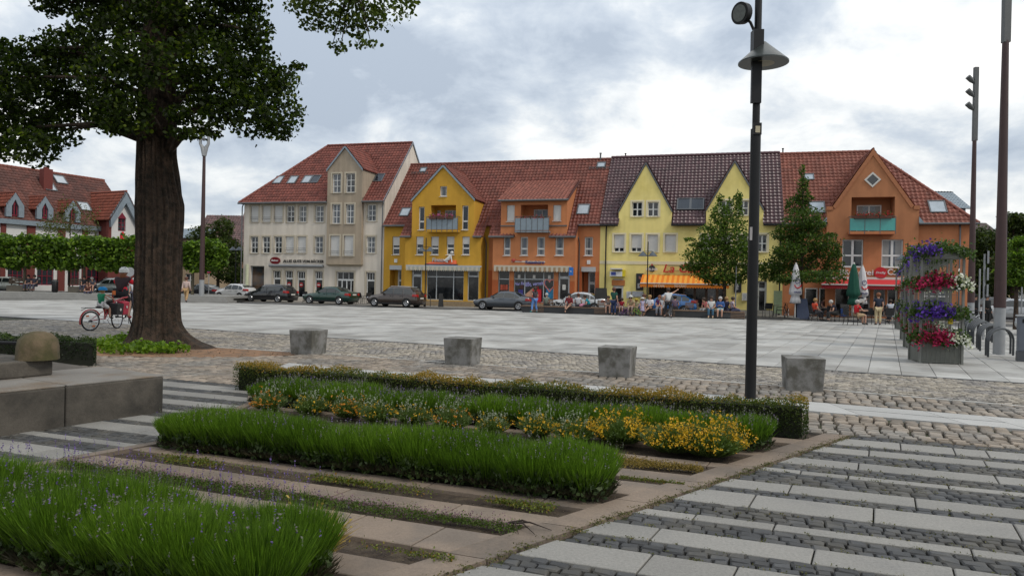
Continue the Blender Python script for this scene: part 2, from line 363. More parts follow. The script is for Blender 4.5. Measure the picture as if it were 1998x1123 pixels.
# narrow pale line of long stones
wl = empty('white_line_course'); wl['kind'] = 'structure'
wlm = mat('pale_line_stone', (.45, .44, .41), .8, .1, 5., rnd=.1, fine=.1)
xs = np.arange(-15, 9.5, .9)
for x in xs:
    a = (x, float(whiteY(x))); b = (x + .9, float(whiteY(x + .9))); an_ = math.atan2(b[1] - a[1], b[0] - a[0]); l2 = math.dist(a, b) / 2 - .004
    MB().box(-l2, l2, -.045, .045, -.05, .004).build('line_stone', wlm, wl, ((a[0] + b[0]) / 2, (a[1] + b[1]) / 2, 0), an_)
# broad band of brown setts with the pale slab band through it
lane2 = empty('sett_pavement'); lane2['kind'] = 'structure'
bedTopV = 4.62
pts = []; an = []; sxs = []
tree_c = G(300, 680)
def Kinv(x, y): y -= 5; return (x * KC + y * KS, -x * KS + y * KC)
for i in range(-140, 80):
    for j in range(-4, 90):
        u = i * .165 + (.02 * math.sin(j * 1.3)); v = 3.9 + j * .125
        c = K(u + .06 * math.sin(v * 2.2 + i) * .2 + RNG.normal() * .006, v - .12 * u * .0 + RNG.normal() * .004)
        sk = c + Vector((0, 0, 0)); uu, vvv = Kinv(c.x, c.y)
        if not (abs(c.x) < c.y * .74 + .3 and c.y < whiteY(c.x) - .1 and vvv > bedTopV - .05): continue
        if bandB(c.x) - .09 < c.y < bandT(c.x) + .09 and c.x > -4.6: continue
        if ((c.x - tree_c[0] - .3) / 3.6) ** 2 + ((c.y - tree_c[1] + .2) / 1.7) ** 2 < 1: continue
        if c.x < -6.2 and c.y < 11.5: continue
        pts.append((c.x, c.y)); an.append(KA + math.radians(-4) + RNG.normal() * .04)
pts = np.array(pts); n = len(pts)
lay('sett', 'brown_setts', pts, np.array(an), RNG.uniform(.128, .140, n), RNG.uniform(.110, .120, n), .055, np.full(n, -.045) + RNG.normal(size=n) * .004, tan_b, lane2, 300, (.07, .2), .03, .03)
band = empty('slab_band'); band['kind'] = 'structure'
bm_ = mat('pale_band_granite', (.40, .395, .38), .75, .08, 3., rnd=.08, fine=.15, bump=.1)
x = -4.5; flip = 0
while x < 9.4:
    wd = random.choice((.62, .95, 1.1)); x2 = x + wd
    for (f0, f1) in ((.0, .48), (.52, 1.)) if flip % 3 != 1 else ((0., 1.),):
        yy = lambda q, t: float(bandB(q)) + (float(bandT(q)) - float(bandB(q))) * t
        pl = [(x + .006, yy(x, f0)), (x2 - .006, yy(x2, f0)), (x2 - .006 + .2 * 0, yy(x2, f1)), (x + .006, yy(x, f1))]
        MB().hexa([(a, b, -.06) for a, b in pl], [(a, b, .006) for a, b in pl]).build('slab', bm_, band)
    x = x2; flip += 1
# ---- striped paving: granite rows and bands of dark setts
grey_sl = mat('grey_granite_slab', (.245, .235, .215), .75, .10, 2.2, rnd=.10, fine=.30, bump=.2, bscale=120, col2=(.175, .17, .16), cscale=1.1, cpos=(.5, .72), bdist=.004)
dark_s = mat('basalt_sett', (.055, .056, .058), .7, .2, 9., rnd=.32, bump=.4, bscale=50, col2=(.075, .07, .06), cscale=2.)
rows = [(3.98, 4.35), (3.50, 3.78), (2.82, 3.12), (2.42, 2.55), (1.70, 1.98), (1.14, 1.53), (.66, .80), (.10, .38), (-.47, -.13), (-1.05, -.72), (-1.5, -1.3), (-2.1, -1.75)]
def outer(v): return .42 + .46 * v
paveR = empty('striped_paving'); paveR['kind'] = 'structure'
SK = math.tan(math.radians(6.5))
def krow(v0, v1, ulo, uhi, first_cut, m, parent, name='slab', top=.0, th=.07, gap=.006, lens=(.55, .9, 1.1, .35), lo_cut=None):
    """a row of slabs between v0 and v1; ends follow the cut functions"""
    u = ulo((v0 + v1) / 2) + first_cut
    edges = [None]
    while u < uhi((v0 + v1) / 2) - .12:
        edges.append(u); u += random.choice(lens) * random.uniform(.85, 1.15)
    edges.append('e')
    for a, b in zip(edges, edges[1:]):
        def L_(v): return ulo(v) + .008 if a is None else a + (v - (v0 + v1) / 2) * SK + gap
        def R_(v): return uhi(v) - .008 if b == 'e' else b + (v - (v0 + v1) / 2) * SK - gap
        pl = [K(L_(v0), v0), K(R_(v0), v0), K(R_(v1), v1), K(L_(v1), v1)]
        cen = sum(pl, Vector()) / 4; dz = random.uniform(-.002, .002)
        q = MB(); ins = [cen + (p - cen) * (1 - .008 / max((p - cen).length, .05)) for p in pl]
        q.add([(p.x, p.y, top - th) for p in pl] + [(p.x, p.y, top - .005 + dz) for p in pl] + [(p.x, p.y, top + dz) for p in ins],
              [(8, 9, 10, 11)] + [(i, (i + 1) % 4, 4 + (i + 1) % 4, 4 + i) for i in range(4)] + [(4 + i, 4 + (i + 1) % 4, 8 + (i + 1) % 4, 8 + i) for i in range(4)])
        q.build(name, m, parent)
for i, (a, b) in enumerate(rows): krow(a, b, lambda v: outer(v) + .02, lambda v: 9.5, [.62, .5, .65, .35, .55, .5, .4, .42, .7, .5, .4, .5][i], grey_sl, paveR)
pts = []; an = []; sx_ = []; sy_ = []
bands = [(4.35, 4.62)] + [(rows[i + 1][1], rows[i][0]) for i in range(len(rows) - 1)]
for v0, v1 in bands:
    nr = max(1, round((v1 - v0) / .088)); hh = (v1 - v0) / nr
    for r_ in range(nr):
        v = v0 + hh * (r_ + .5); u = outer(v) + .02 + random.uniform(0, .05)
        while u < 6.2:
            wd = random.uniform(.085, .15); c = K(u + wd / 2, v + random.uniform(-.004, .004)); u += wd + .006
            if abs(c.x) < c.y * .74 + .15 and c.y > 3.7: pts.append((c.x, c.y)); an.append(KA + random.gauss(0, .035)); sx_.append(wd - .004); sy_.append(hh - .008)
n = len(pts)
lay('sett', 'dark_setts', np.array(pts), np.array(an), np.array(sx_), np.array(sy_), .05, np.full(n, -.052) + RNG.normal(size=n) * .0025, dark_s, paveR, 300, (.1, .22), .025, .06)
# ---- the same stripes left of the flower bed
PLB = [K(-5.9, .54), K(-5.6, 1.13), K(-5.5, 2.34)]
def bedL(v): return float(np.interp(v, [-2.2, -.5, 1.1, 3.4, 4.7], [-4.7, -4.38, -4.02, -4.95, -6.1]))
paveL = empty('striped_paving'); paveL['kind'] = 'structure'
rowsL = [(3.95, 4.35), (3.35, 3.65), (2.75, 3.05), (2.3, 2.42), (1.7, 2.0), (1.18, 1.52), (.66, .80), (.05, .38), (-.47, -.13), (-1.05, -.72), (-1.5, -1.3)]
for i, (a, b) in enumerate(rowsL): krow(a, b, lambda v: -9.3, lambda v: bedL(v) - .14, .4 + .2 * (i % 3), grey_sl, paveL)
pts = []; an = []; sx_ = []; sy_ = []
for v0, v1 in [(4.35, 4.7)] + [(rowsL[i + 1][1], rowsL[i][0]) for i in range(len(rowsL) - 1)]:
    nr = max(1, round((v1 - v0) / .09)); hh = (v1 - v0) / nr
    for r_ in range(nr):
        v = v0 + hh * (r_ + .5); u = -8.5 + random.uniform(0, .05)
        while u < bedL(v) - .18:
            wd = random.uniform(.085, .15); c = K(u + wd / 2, v); u += wd + .006
            if abs(c.x) < c.y * .74 + .15: pts.append((c.x, c.y)); an.append(KA + random.gauss(0, .035)); sx_.append(wd - .004); sy_.append(hh - .008)
n = len(pts)
lay('sett', 'dark_setts', np.array(pts), np.array(an), np.array(sx_), np.array(sy_), .05, np.full(n, -.052) + RNG.normal(size=n) * .0025, dark_s, paveL, 300, (.1, .22), .025, .06)
# ---- flower bed: soil, rows of reddish granite, borders
soil_m = mat('bed_soil', (.045, .03, .02), .95, .35, 14., bump=.9, bscale=35, col2=(.075, .055, .035), cscale=9., bdist=.03)
def inner(v): return .14 + .46 * v
vv_ = [-2.3, -.5, 1.1, 3.4, 4.62]
b = MB(); b.poly(*([K(inner(v), v) for v in vv_] + [K(bedL(v), v) for v in vv_[::-1]]))
bed = b.build('flower_bed_soil', soil_m, loc=(0, 0, -.03)); bed['kind'] = 'structure'
bedst = empty('bed_edging'); bedst['kind'] = 'structure'
red_sl = mat('reddish_granite', (.215, .165, .125), .8, .12, 2.5, rnd=.12, fine=.26, bump=.25, bscale=110, col2=(.155, .125, .10), cscale=1.4, bdist=.004)
for v0, v1, fc in ((.60, .78, .3), (.06, .32, .4), (-.60, -.20, .5), (-1.15, -.88, .3), (1.11, 1.50, .3), (1.65, 1.93, .5), (2.36, 2.52, .4), (3.02, 3.2, .6), (3.8, 4.06, .4), (-2.1, -1.8, .5)):
    krow(v0, v1, lambda v: bedL(v) + .01, lambda v: inner(v) - .01, fc, red_sl, bedst, top=.0, th=.07, lens=(.62, .8, .95))
for f0, f1, lo, hi in ((inner, outer, -2.2, 4.56), (lambda v: bedL(v) - .13, lambda v: bedL(v), -2.2, 4.56)):
    v = lo
    while v < hi:
        v2 = min(hi, v + .78); pl = [K(f0(v + .005), v + .005), K(f1(v + .005) - .012, v + .005), K(f1(v2 - .005) - .012, v2 - .005), K(f0(v2 - .005), v2 - .005)]
        MB().hexa([(p.x, p.y, -.08) for p in pl], [(p.x, p.y, .006) for p in pl]).build('edging_slab', red_sl, bedst); v = v2
# weeds, moss and little tufts in the joints
tm = leafmat('tuft_green', (.045, .05, .015), (.11, .11, .03), .2, c3=(.2, .14, .05))
tp = []
for i in range(1100):
    if random.random() < .3: v = random.uniform(-1.5, 4.5); u = outer(v) + random.gauss(0, .02); k = 2
    else:
        bb = random.choice(bands[:9]); v = random.choice((bb[0], bb[1], random.uniform(*bb))); u = random.uniform(outer(v), 6); k = 1
    for q in range(random.randint(3, 9) * k):
        c = K(u + random.gauss(0, .016 * k), v + random.gauss(0, .01)); tp.append((c.x, c.y, random.uniform(0, .012)))
tag(leafcloud('weeds', np.array(tp), .014, tm, None, 1., kite=True), kind='stuff')
# sandy patch and earth around the big tree
pa = MB(); c0 = tree_c; ring = [(c0[0] + .3 + 3.55 * math.cos(t) * (1 + .05 * math.sin(3 * t)), c0[1] - .2 + 1.65 * math.sin(t) * (1 + .06 * math.sin(5 * t)), 0) for t in [i * PI / 20 for i in range(40)]]
pa.poly(*ring)
tag(pa.build('sandy_tree_pit', mat('orange_sand', (.27, .15, .08), .95, .2, 5., bump=.5, bscale=60, col2=(.16, .10, .06), cscale=3.), loc=(0, 0, -.01)), kind='structure')
# ------------------------------------------------------------------ buildings: walls with real openings, tiled roofs, windows
def clip(poly, rect):
    def cut(ps, f, g):
        o = []
        for i in range(len(ps)):
            a, b = ps[i], ps[(i + 1) % len(ps)]; fa, fb = f(a), f(b)
            if fa >= 0: o.append(a)
            if (fa > 0 and fb < 0) or (fa < 0 and fb > 0): t = fa / (fa - fb); o.append((a[0] + (b[0] - a[0]) * t, a[1] + (b[1] - a[1]) * t))
        return o
    x0, x1, z0, z1 = rect
    for f in (lambda p: p[0] - x0, lambda p: x1 - p[0], lambda p: p[1] - z0, lambda p: z1 - p[1]):
        poly = cut(poly, f, None)
        if len(poly) < 3: return []
    return poly
def wall(name, m, parent, pieces, holes, y, dep=.22, map3=None):
    """pieces: convex outlines (x,z); holes: (x0,x1,z0,z1[,depth]); outward is -y"""
    b = MB(); T = map3 or (lambda x, yy, z: (x, yy, z))
    for pc in pieces:
        xs = sorted({min(p[0] for p in pc), max(p[0] for p in pc)} | {h[0] for h in holes} | {h[1] for h in holes})
        zs = sorted({min(p[1] for p in pc), max(p[1] for p in pc)} | {h[2] for h in holes} | {h[3] for h in holes})
        for xa, xb in zip(xs, xs[1:]):
            for za, zb in zip(zs, zs[1:]):
                mx, mz = (xa + xb) / 2, (za + zb) / 2
                if any(h[0] < mx < h[1] and h[2] < mz < h[3] for h in holes): continue
                q = clip(pc, (xa, xb, za, zb))
                if q: b.poly(*[T(px, y, pz) for px, pz in q])
    for h in holes:
        x0, x1, z0, z1 = h[:4]; d = h[4] if len(h) > 4 else dep
        b.poly(T(x0, y, z0), T(x0, y, z1), T(x0, y + d, z1), T(x0, y + d, z0)); b.poly(T(x1, y, z1), T(x1, y, z0), T(x1, y + d, z0), T(x1, y + d, z1))
        b.poly(T(x0, y, z1), T(x1, y, z1), T(x1, y + d, z1), T(x0, y + d, z1)); b.poly(T(x1, y, z0), T(x0, y, z0), T(x0, y + d, z0), T(x1, y + d, z0))
    return b.build(name, m, parent)
def rect(x0, x1, z0, z1): return [(x0, z0), (x1, z0), (x1, z1), (x0, z1)]
def inpoly(px, py, poly):
    c = np.zeros(len(px), bool); n = len(poly)
    for i in range(n):
        x1, y1 = poly[i]; x2, y2 = poly[(i + 1) % n]
        if abs(y2 - y1) < 1e-9: continue
        c ^= ((y1 > py) != (y2 > py)) & (px < (x2 - x1) * (py - y1) / (y2 - y1) + x1)
    return c
def roof_plane(parent, poly, m, deckm, tw=.28, th=.36, name='roof_tiles', anchor=None):
    """poly: 3-D corners, first edge = eave (left to right seen from outside)"""
    poly = [Vector(p) for p in poly]; ux = (poly[1] - poly[0]).normalized()
    nn = Vector((0, 0, 0))
    for i in range(1, len(poly) - 1): nn += (poly[i] - poly[0]).cross(poly[i + 1] - poly[0])
    nn.normalize()
    if nn.z < 0: nn = -nn
    vx = nn.cross(ux)
    if vx.z < 0: vx = -vx
    an0 = Vector(anchor) if anchor is not None else poly[0]
    p2 = [((p - an0).dot(ux), (p - an0).dot(vx)) for p in poly]
    MB().hexa([p - nn * .10 for p in poly], [p - nn * .012 for p in poly]).build('roof_deck', deckm, parent)
    u0, u1 = min(p[0] for p in p2), max(p[0] for p in p2); v1 = max(p[1] for p in p2)
    cu, cv = np.meshgrid(np.arange((math.floor(u0 / tw) + .5) * tw, u1, tw), np.arange(th / 2 - .03, v1, th)); cu = cu.ravel(); cv = cv.ravel()
    k = inpoly(cu, np.maximum(cv, .02), p2); cu, cv = cu[k], cv[k]
    if not len(cu): return
    xs = np.array([-.5, -.3, -.1, .12, .34, .5]) * tw; hs = np.array([.055, .03, .0, .0, .045, .055])
    T = [(x, -th / 2 - .02, h + .035) for x, h in zip(xs, hs)] + [(x, th / 2, h) for x, h in zip(xs, hs)] + [(x, -th / 2 - .02, -.01) for x in xs]
    T = np.array(T); F = [(i, i + 1, 7 + i, 6 + i) for i in range(5)] + [(12 + i, 13 + i, i + 1, i) for i in range(5)]
    pos = np.array(an0)[None] + cu[:, None] * np.array(ux) + cv[:, None] * np.array(vx) + RNG.normal(size=(len(cu), 1)) * .003 * np.array(nn)
    N = len(cu); V, F2, r_ = instance(T, F, pos, np.tile(ux, (N, 1)), np.tile(vx, (N, 1)), np.tile(nn, (N, 1)), RNG.random(N))
    npmesh(name, V, F2, m, parent, r_)['kind'] = 'stuff'
def front_roof(parent, outline, cells, ze, sl, m, dm, lift=0.):
    anc = (0., -.3, ze - .3 * sl + lift)
    """outline in (x, w); cells = [(x0, x1, w0)] leave out what bays and loggias take"""
    for x0, x1, w0 in cells:
        q = clip(outline, (x0, x1, w0, 20.))
        if len(q) < 3: continue
        i = min(range(len(q)), key=lambda k: (round(q[k][1], 3), q[k][0])); q = q[i:] + q[:i]
        if abs(q[1][1] - q[0][1]) > 1e-3: q = [q[0]] + q[1:][::-1]
        roof_plane(parent, [(x, w_, ze + w_ * sl + lift) for x, w_ in q], m, dm, anchor=anc)
def ridge_caps(parent, a, b, m, r_=.13, step=.38):
    a, b = Vector(a), Vector(b); n = max(1, int((b - a).length / step)); mb = MB(); d = (b - a) / n
    for i in range(n): p = a + d * i; mb.tube([p - d * .04, p + d * 1.0], [r_ * 1.0, r_ * .86], 8)
    mb.build('ridge_tiles', m, parent, smooth=True)['kind'] = 'stuff'
curtain_m = mat('curtain', (.30, .30, .29), .7, .1, 8.)
def window(parent, x0, x1, z0, z1, y, kind='cross', inset=.13, fr=None, gl=None, sill=None, surround=None, shut=0., rails=False, nx=None, nz=None):
    """a window part with its pane, shutter, sill, guard rail and surround as pieces of it"""
    fr = fr or white; gl = gl or random.choice((glass, glass, glassb)); f = .07; yy = y + inset; b = MB()
    b.box(x0, x0 + f, yy, yy + .06, z0, z1); b.box(x1 - f, x1, yy, yy + .06, z0, z1); b.box(x0 + f, x1 - f, yy, yy + .06, z0, z0 + f); b.box(x0 + f, x1 - f, yy, yy + .06, z1 - f, z1)
    nxz = {'cross': (2, 2), 'grid': (2, 3), 'tilt': (1, 2), 'plain': (1, 1), 'double': (2, 1), 'cross2': (2, 2)}[kind]; nx = nx or nxz[0]; nz = nz or nxz[1]
    xs = [x0 + f + (x1 - x0 - 2 * f) * i / nx for i in range(1, nx)]
    zs = [z0 + f + (z1 - z0 - 2 * f) * i / nz for i in range(1, nz)]
    if kind == 'tilt': zs = [z0 + (z1 - z0) * .36]
    if kind == 'cross2': zs = [z0 + (z1 - z0) * .42]
    mw = .075 if kind in ('cross2', 'tilt') else .045 if kind != 'grid' else .032
    for x in xs: b.box(x - mw, x + mw, yy - .004, yy + .05, z0 + f, z1 - f)
    for z in zs: b.box(x0 + f, x1 - f, yy - .006, yy + .045, z - mw * .8, z + mw * .8)
    wn = b.build('window', fr, parent)
    MB().box(x0 + f * .5, x1 - f * .5, yy + .03, yy + .05, z0 + f * .5, z1 - f * .5).build('pane', gl, wn)
    if gl is glassb and not shut and x1 - x0 > .4:
        cu_ = MB(); q_ = (x1 - x0) * random.uniform(.12, .3)
        for a_, b_ in ((x0 + f + .01, x0 + f + q_), (x1 - f - q_, x1 - f - .01)):
            nf_ = 4; w_ = (b_ - a_) / nf_
            for i in range(nf_): cu_.poly((a_ + i * w_, yy + .027, z0 + f), (a_ + (i + .5) * w_, yy + .022, z0 + f), (a_ + (i + .5) * w_, yy + .022, z1 - f), (a_ + i * w_, yy + .027, z1 - f)).poly((a_ + (i + .5) * w_, yy + .022, z0 + f), (a_ + (i + 1) * w_, yy + .027, z0 + f), (a_ + (i + 1) * w_, yy + .027, z1 - f), (a_ + (i + .5) * w_, yy + .022, z1 - f))
        cu_.build('curtain', curtain_m, wn)['kind'] = 'stuff'
    if shut:
        s = MB(); zb = z1 - (z1 - z0 - .03) * shut; nb = max(3, int((z1 - zb) / .055)); hz = (z1 - zb) / nb
        for i in range(nb): s.box(x0 + .012, x1 - .012, yy - .05, yy - .035 + .008 * 0, zb + hz * i + .004, zb + hz * (i + 1) - .004)
        s.box(x0 + .015, x1 - .015, yy - .038, yy - .03, zb, z1)
        s.build('shutter', shutter, wn)
    if sill: MB().hexa([(x0 - .05, y - .07, z0 - .05), (x1 + .05, y - .07, z0 - .05), (x1 + .05, yy, z0 - .04), (x0 - .05, yy, z0 - .04)], [(x0 - .05, y - .07, z0 - .02), (x1 + .05, y - .07, z0 - .02), (x1 + .05, yy, z0 + .01), (x0 - .05, yy, z0 + .01)]).build('sill', sill, wn)
    if surround:
        s = MB(); t = .13; d = .025
        s.box(x0 - t, x0, y - d, y + .01, z0 - .03, z1 + t); s.box(x1, x1 + t, y - d, y + .01, z0 - .03, z1 + t); s.box(x0, x1, y - d, y + .01, z1, z1 + t)
        s.build('surround', surround, wn)
    if rails:
        s = MB()
        for z in (z0 + .28, z0 + .42): s.tube([(x0 - .02, y - .05, z), (x1 + .02, y - .05, z)], .012, 5)
        s.build('guard_rail', gutterm, wn)
    return wn
def skylight(parent, E, n, sc_, zb, hgt, wid, tilt_open=0., m=None):
    """E: eave line z & slope: point at (s, w) on the roof; built as a frame lying on the slope"""
    pass
def on_roof(parent, c, slope, wid, hgt, fm, gm, name='skylight', lift=.07, opened=0.):
    """c = (x,y,z) centre on a roof plane rising towards +y with given slope"""
    a = math.atan(slope); v = Vector((0, math.cos(a), math.sin(a))); n = Vector((0, -math.sin(a), math.cos(a))); c = Vector(c); u = Vector((1, 0, 0))
    def bx(mb, u0, u1, v0, v1, n0, n1):
        mb.hexa([c + u * p + v * q + n * n0 for p, q in ((u0, v0), (u1, v0), (u1, v1), (u0, v1))], [c + u * p + v * q + n * n1 for p, q in ((u0, v0), (u1, v0), (u1, v1), (u0, v1))])
    b = MB(); w2, h2, f = wid / 2, hgt / 2, .08
    bx(b, -w2, -w2 + f, -h2, h2, -.05, lift + .05); bx(b, w2 - f, w2, -h2, h2, -.05, lift + .05); bx(b, -w2 + f, w2 - f, -h2, -h2 + f, -.05, lift + .045); bx(b, -w2 + f, w2 - f, h2 - f, h2, -.05, lift + .055)
    o = b.build(name, fm, parent); b = MB(); bx(b, -w2 + f, w2 - f, -h2 + f, h2 - f, 0, lift + .02)
    b.build('pane', gm, o); return o
skyglass = mat('skylight_glass', (.35, .40, .44), .08, .15, 2., spec=.9)
def pipe(parent, x, y, z0, z1, m=None, kick=.35):
    b = MB(); b.tube([(x, y + kick, z1 + .18), (x, y + kick * .4, z1 - .05), (x, y, z1 - .3), (x, y, z0)], .05, 8); 
    return b.build('downpipe', m or gutterm, parent, smooth=True)
def gutter(parent, x0, x1, y, z, m=None): 
    b = MB(); b.tube([(x0, y, z), (x1, y, z)], .075, 8); return b.build('gutter', m or gutterm, parent, smooth=True)
def gable_front(parent, xa, za, xl, zl, xr, zr, y, ze, slope, tm_, dm, y_eave=0., trim=None, over=.12):
    """roof of a gabled bay whose front is at y; main roof is z = ze + (w - y_eave) * slope"""
    def back(z): return (z - ze) / slope + y_eave
    ap, l, r_ = (xa, za), (xl, zl), (xr, zr)
    for (x, z), side in ((l, -1), (r_, 1)):
        k = (za - z) / (abs(xa - x)); ox = x + side * over * .6; oz = z - over * .6 * k
        A_ = Vector((ox, y - over, oz)); B_ = Vector((xa, y - over, za + .02)); C_ = Vector((xa, back(za), za + .02)); D_ = Vector((ox, max(back(oz), y + .02), oz))
        up = Vector((0, 0, .08))
        pl = [A_ + up, D_ + up, C_ + up, B_ + up] if side > 0 else [D_ + up, A_ + up, B_ + up, C_ + up]
        roof_plane(parent, pl, tm_, dm)
        if trim: MB().prism([A_ - Vector((0, .01, .10)), B_ - Vector((0, .01, .10)), B_ + Vector((0, -.01, .10)), A_ + Vector((0, -.01, .10))], (0, .05, 0)).build('verge_trim', trim, parent)
    ridge_caps(parent, (xa, y - over, za + .12), (xa, back(za), za + .12), tm_, .10)
def cheeks(parent, m, xl, xr, zl, zr, y, ze, slope, y_eave=0.):
    for x, z in ((xl, zl), (xr, zr)):
        b = MB(); yb = (z - ze) / slope + y_eave; b.poly((x, y, ze + (y - y_eave) * slope - .3), (x, y, z), (x, max(yb, y), z), (x, y_eave + .1, ze - .2)); b.build('cheek_wall', m, parent)
def flowers_box(parent, x0, x1, y, z, cols, name='flower_box'):
    b = MB(); b.box(x0, x1, y - .1, y + .1, z - .2, z); o = b.build(name, mat('terracotta_box', (.12, .05, .035), .8), parent)
    n = int((x1 - x0) * 260); p = np.stack([RNG.uniform(x0, x1, n), y + RNG.normal(size=n) * .11, z + .02 + np.abs(RNG.normal(size=n)) * .10 - .08 * (RNG.random(n) < .3)], 1)
    leafcloud('foliage', p[:n // 2], .09, leafmat('leaf_mid', (.02, .05, .01), (.06, .12, .02), .3), o, kite=True)
    leafcloud('blossoms', p[n // 2:], .08, cols, o, kite=True)
    return o
red_fl = leafmat('red_petals', (.35, .01, .02), (.6, .03, .05), .2); pink_fl = leafmat('pink_petals', (.5, .03, .2), (.6, .12, .35), .2)
unlit_interior = mat('interior_dark', (.03, .025, .02), .9, .5, 2.)
# tiles and plasters
tile_red = mat('red_roof_tile', (.20, .058, .042), .6, .16, 1.1, rnd=.26, spec=.35, col2=(.18, .052, .038), cscale=.35, cpos=(.45, .65))
tile_red2 = mat('brick_red_roof_tile', (.19, .060, .042), .6, .16, 1.1, rnd=.24, spec=.35, col2=(.18, .052, .037), cscale=.5, cpos=(.42, .62))
tile_orange = mat('orange_red_roof_tile', (.235, .08, .055), .62, .15, 1.4, rnd=.22, spec=.35, col2=(.23, .075, .05), cscale=.5)
tile_plum = mat('glazed_plum_roof_tile', (.085, .038, .044), .38, .15, 1.4, rnd=.25, spec=.5)
deck_r = mat('roof_deck', (.08, .025, .02), .9); 
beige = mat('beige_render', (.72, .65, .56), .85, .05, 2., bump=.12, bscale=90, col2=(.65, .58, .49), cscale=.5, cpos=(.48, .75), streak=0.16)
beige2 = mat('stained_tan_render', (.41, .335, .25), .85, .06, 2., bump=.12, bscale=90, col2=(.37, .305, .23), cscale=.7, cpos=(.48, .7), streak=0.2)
beige_s = mat('sand_surround', (.50, .44, .34), .8, .04)
ochre = mat('ochre_render', (.60, .33, .035), .85, .05, 2., bump=.12, bscale=90, col2=(.54, .29, .03), cscale=.6, cpos=(.5, .75), streak=0.1)
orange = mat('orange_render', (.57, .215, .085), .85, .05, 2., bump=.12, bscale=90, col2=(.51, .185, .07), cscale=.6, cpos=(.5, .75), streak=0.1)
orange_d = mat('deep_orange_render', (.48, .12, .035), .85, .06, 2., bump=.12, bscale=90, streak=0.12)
yellow = mat('yellow_render', (.88, .74, .27), .85, .04, 2., bump=.12, bscale=90, col2=(.73, .60, .18), cscale=.6, cpos=(.5, .75), streak=0.09)
cream = mat('cream_render', (.74, .66, .45), .85, .04)
terra = mat('terracotta_render', (.46, .19, .085), .85, .06, 2., bump=.12, bscale=90, col2=(.40, .165, .075), cscale=.6, cpos=(.46, .72), streak=0.12)
terra_o = mat('salmon_orange_render', (.55, .21, .09), .85, .05, 2., bump=.12, bscale=90, col2=(.50, .19, .08), cscale=.6, streak=0.1)
ZE = 6.65; SL = 1.09; RW = 5.0; RZ = ZE + SL * RW
def sh(s0, h): return (h[0] - s0, h[1] - s0, h[2], h[3]) + tuple(h[4:])
def rc(q, x0, x1, y0, y1, wd=0.):   # crop rectangle -> (s0,s1,z0,z1)
    a = q(x0, (y0 + y1) / 2, wd)[0]; b = q(x1, (y0 + y1) / 2, wd)[0]; xm = (x0 + x1) / 2
    return (a, b, q(xm, y1, wd)[1], q(xm, y0, wd)[1])
S0, S1, S2, S3, S4 = -17.26, -3.95, 5.02, 13.75, 26.62; S5 = 38.2
def house(name, s0, label):
    p = FP(s0); return empty(name, p, TH, label, 'house')
# ============ 1. beige corner house with the bakery
h = house('beige_house', S0, 'beige four storey corner house with red hipped roof and gabled bay, leftmost of row')
W1 = S1 - S0; ze = 8.65; sl = (14.12 - ze) / 5.26; rl = fs(640, 283, 5.26)[0] - S0
def r1(x0, x1, y0, y1, wd=0.): return sh(S0, rc(q1, x0, x1, y0, y1, wd))
bayL, bayR = q1(553, 600, -.35)[0] - S0, q1(765, 600, -.35)[0] - S0; bz = q1(660, 797, -.35)[1]
top = [((92, 140), 1), ((163, 213), 1), ((235, 286), 1), ((310, 358), 0), ((383, 432), 0), ((483, 537), 0), ((800, 855), 0)]
mid = [((90, 136), 0), ((162, 208), 0), ((235, 281), 0), ((303, 354), 1), ((376, 428), 1), ((480, 532), 0), ((797, 850), 0)]
wins = [(r1(a, b, 440, 541) if a < 700 else r1(a, b, 433, 535), s_) for (a, b), s_ in top] + [(r1(a, b, 628, 729), s_) for (a, b), s_ in mid]
gz = lambda a, b, y0, y1=1002: r1(a, b, y0, y1)
shops = [gz(227, 273, 835, 950), gz(300, 347, 835, 950), gz(373, 422, 838, 1000), gz(480, 528, 838, 970), gz(612, 718, 842, 1005), gz(793, 845, 845, 990)]
shops = [(a, b, max(.06, c), d) for a, b, c, d in shops]
corner = gz(86, 172, 806, 985); corner = (corner[0], corner[1], .5, corner[3])
holes = [w_[0] for w_ in wins] + shops + [corner]
wall('front_wall', beige, h, [rect(0, W1, -.1, ze)], holes, 0.)
MB().poly((W1, 0, -.1), (W1, 10.5, -.1), (W1, 10.5, ze), (W1, 5.26, 14.1), (W1, 0, ze)).build('gable_wall', beige, h)
MB().poly((0, 0, -.1), (0, 10.5, -.1), (0, 10.5, ze), (0, 0, ze)).poly((0, 10.5, -.1), (W1, 10.5, -.1), (W1, 10.5, ze), (0, 10.5, ze)).build('rear_wall', beige, h)
o_ = .32; ez = ze - o_ * sl
front_roof(h, [(-o_, -o_), (W1, -o_), (W1, 5.26), (rl, 5.26)], [(-o_, bayL, -o_), (bayL, bayR, .05), (bayR, W1, -o_)], ze, sl, tile_red, deck_r)
roof_plane(h, [(W1, 10.8, ez), (-o_, 10.8, ez), (rl, 5.26, 14.12), (W1, 5.26, 14.12)], tile_red, deck_r)
roof_plane(h, [(-o_, 10.8, ez), (-o_, -o_, ez), (rl, 5.26, 14.12)], tile_red, deck_r)
ridge_caps(h, (rl, 5.26, 14.16), (W1, 5.26, 14.16), tile_red); ridge_caps(h, (-o_, -o_, ez + .06), (rl, 5.26, 14.16), tile_red, .11)
MB().prism([(W1 + .03, -.35, ez - .12), (W1 + .03, 5.26, 14.02), (W1 + .03, 5.26, 14.22), (W1 + .03, -.35, ez + .08)], (.05, 0, 0)).prism([(W1 + .03, 10.85, ez - .12), (W1 + .03, 5.26, 14.02), (W1 + .03, 5.26, 14.22), (W1 + .03, 10.85, ez + .08)], (.05, 0, 0)).build('verge_trim', zinc, h)
gutter(h, -.35, bayL, -.42, ez - .02); gutter(h, bayR, W1, -.42, ez - .02)
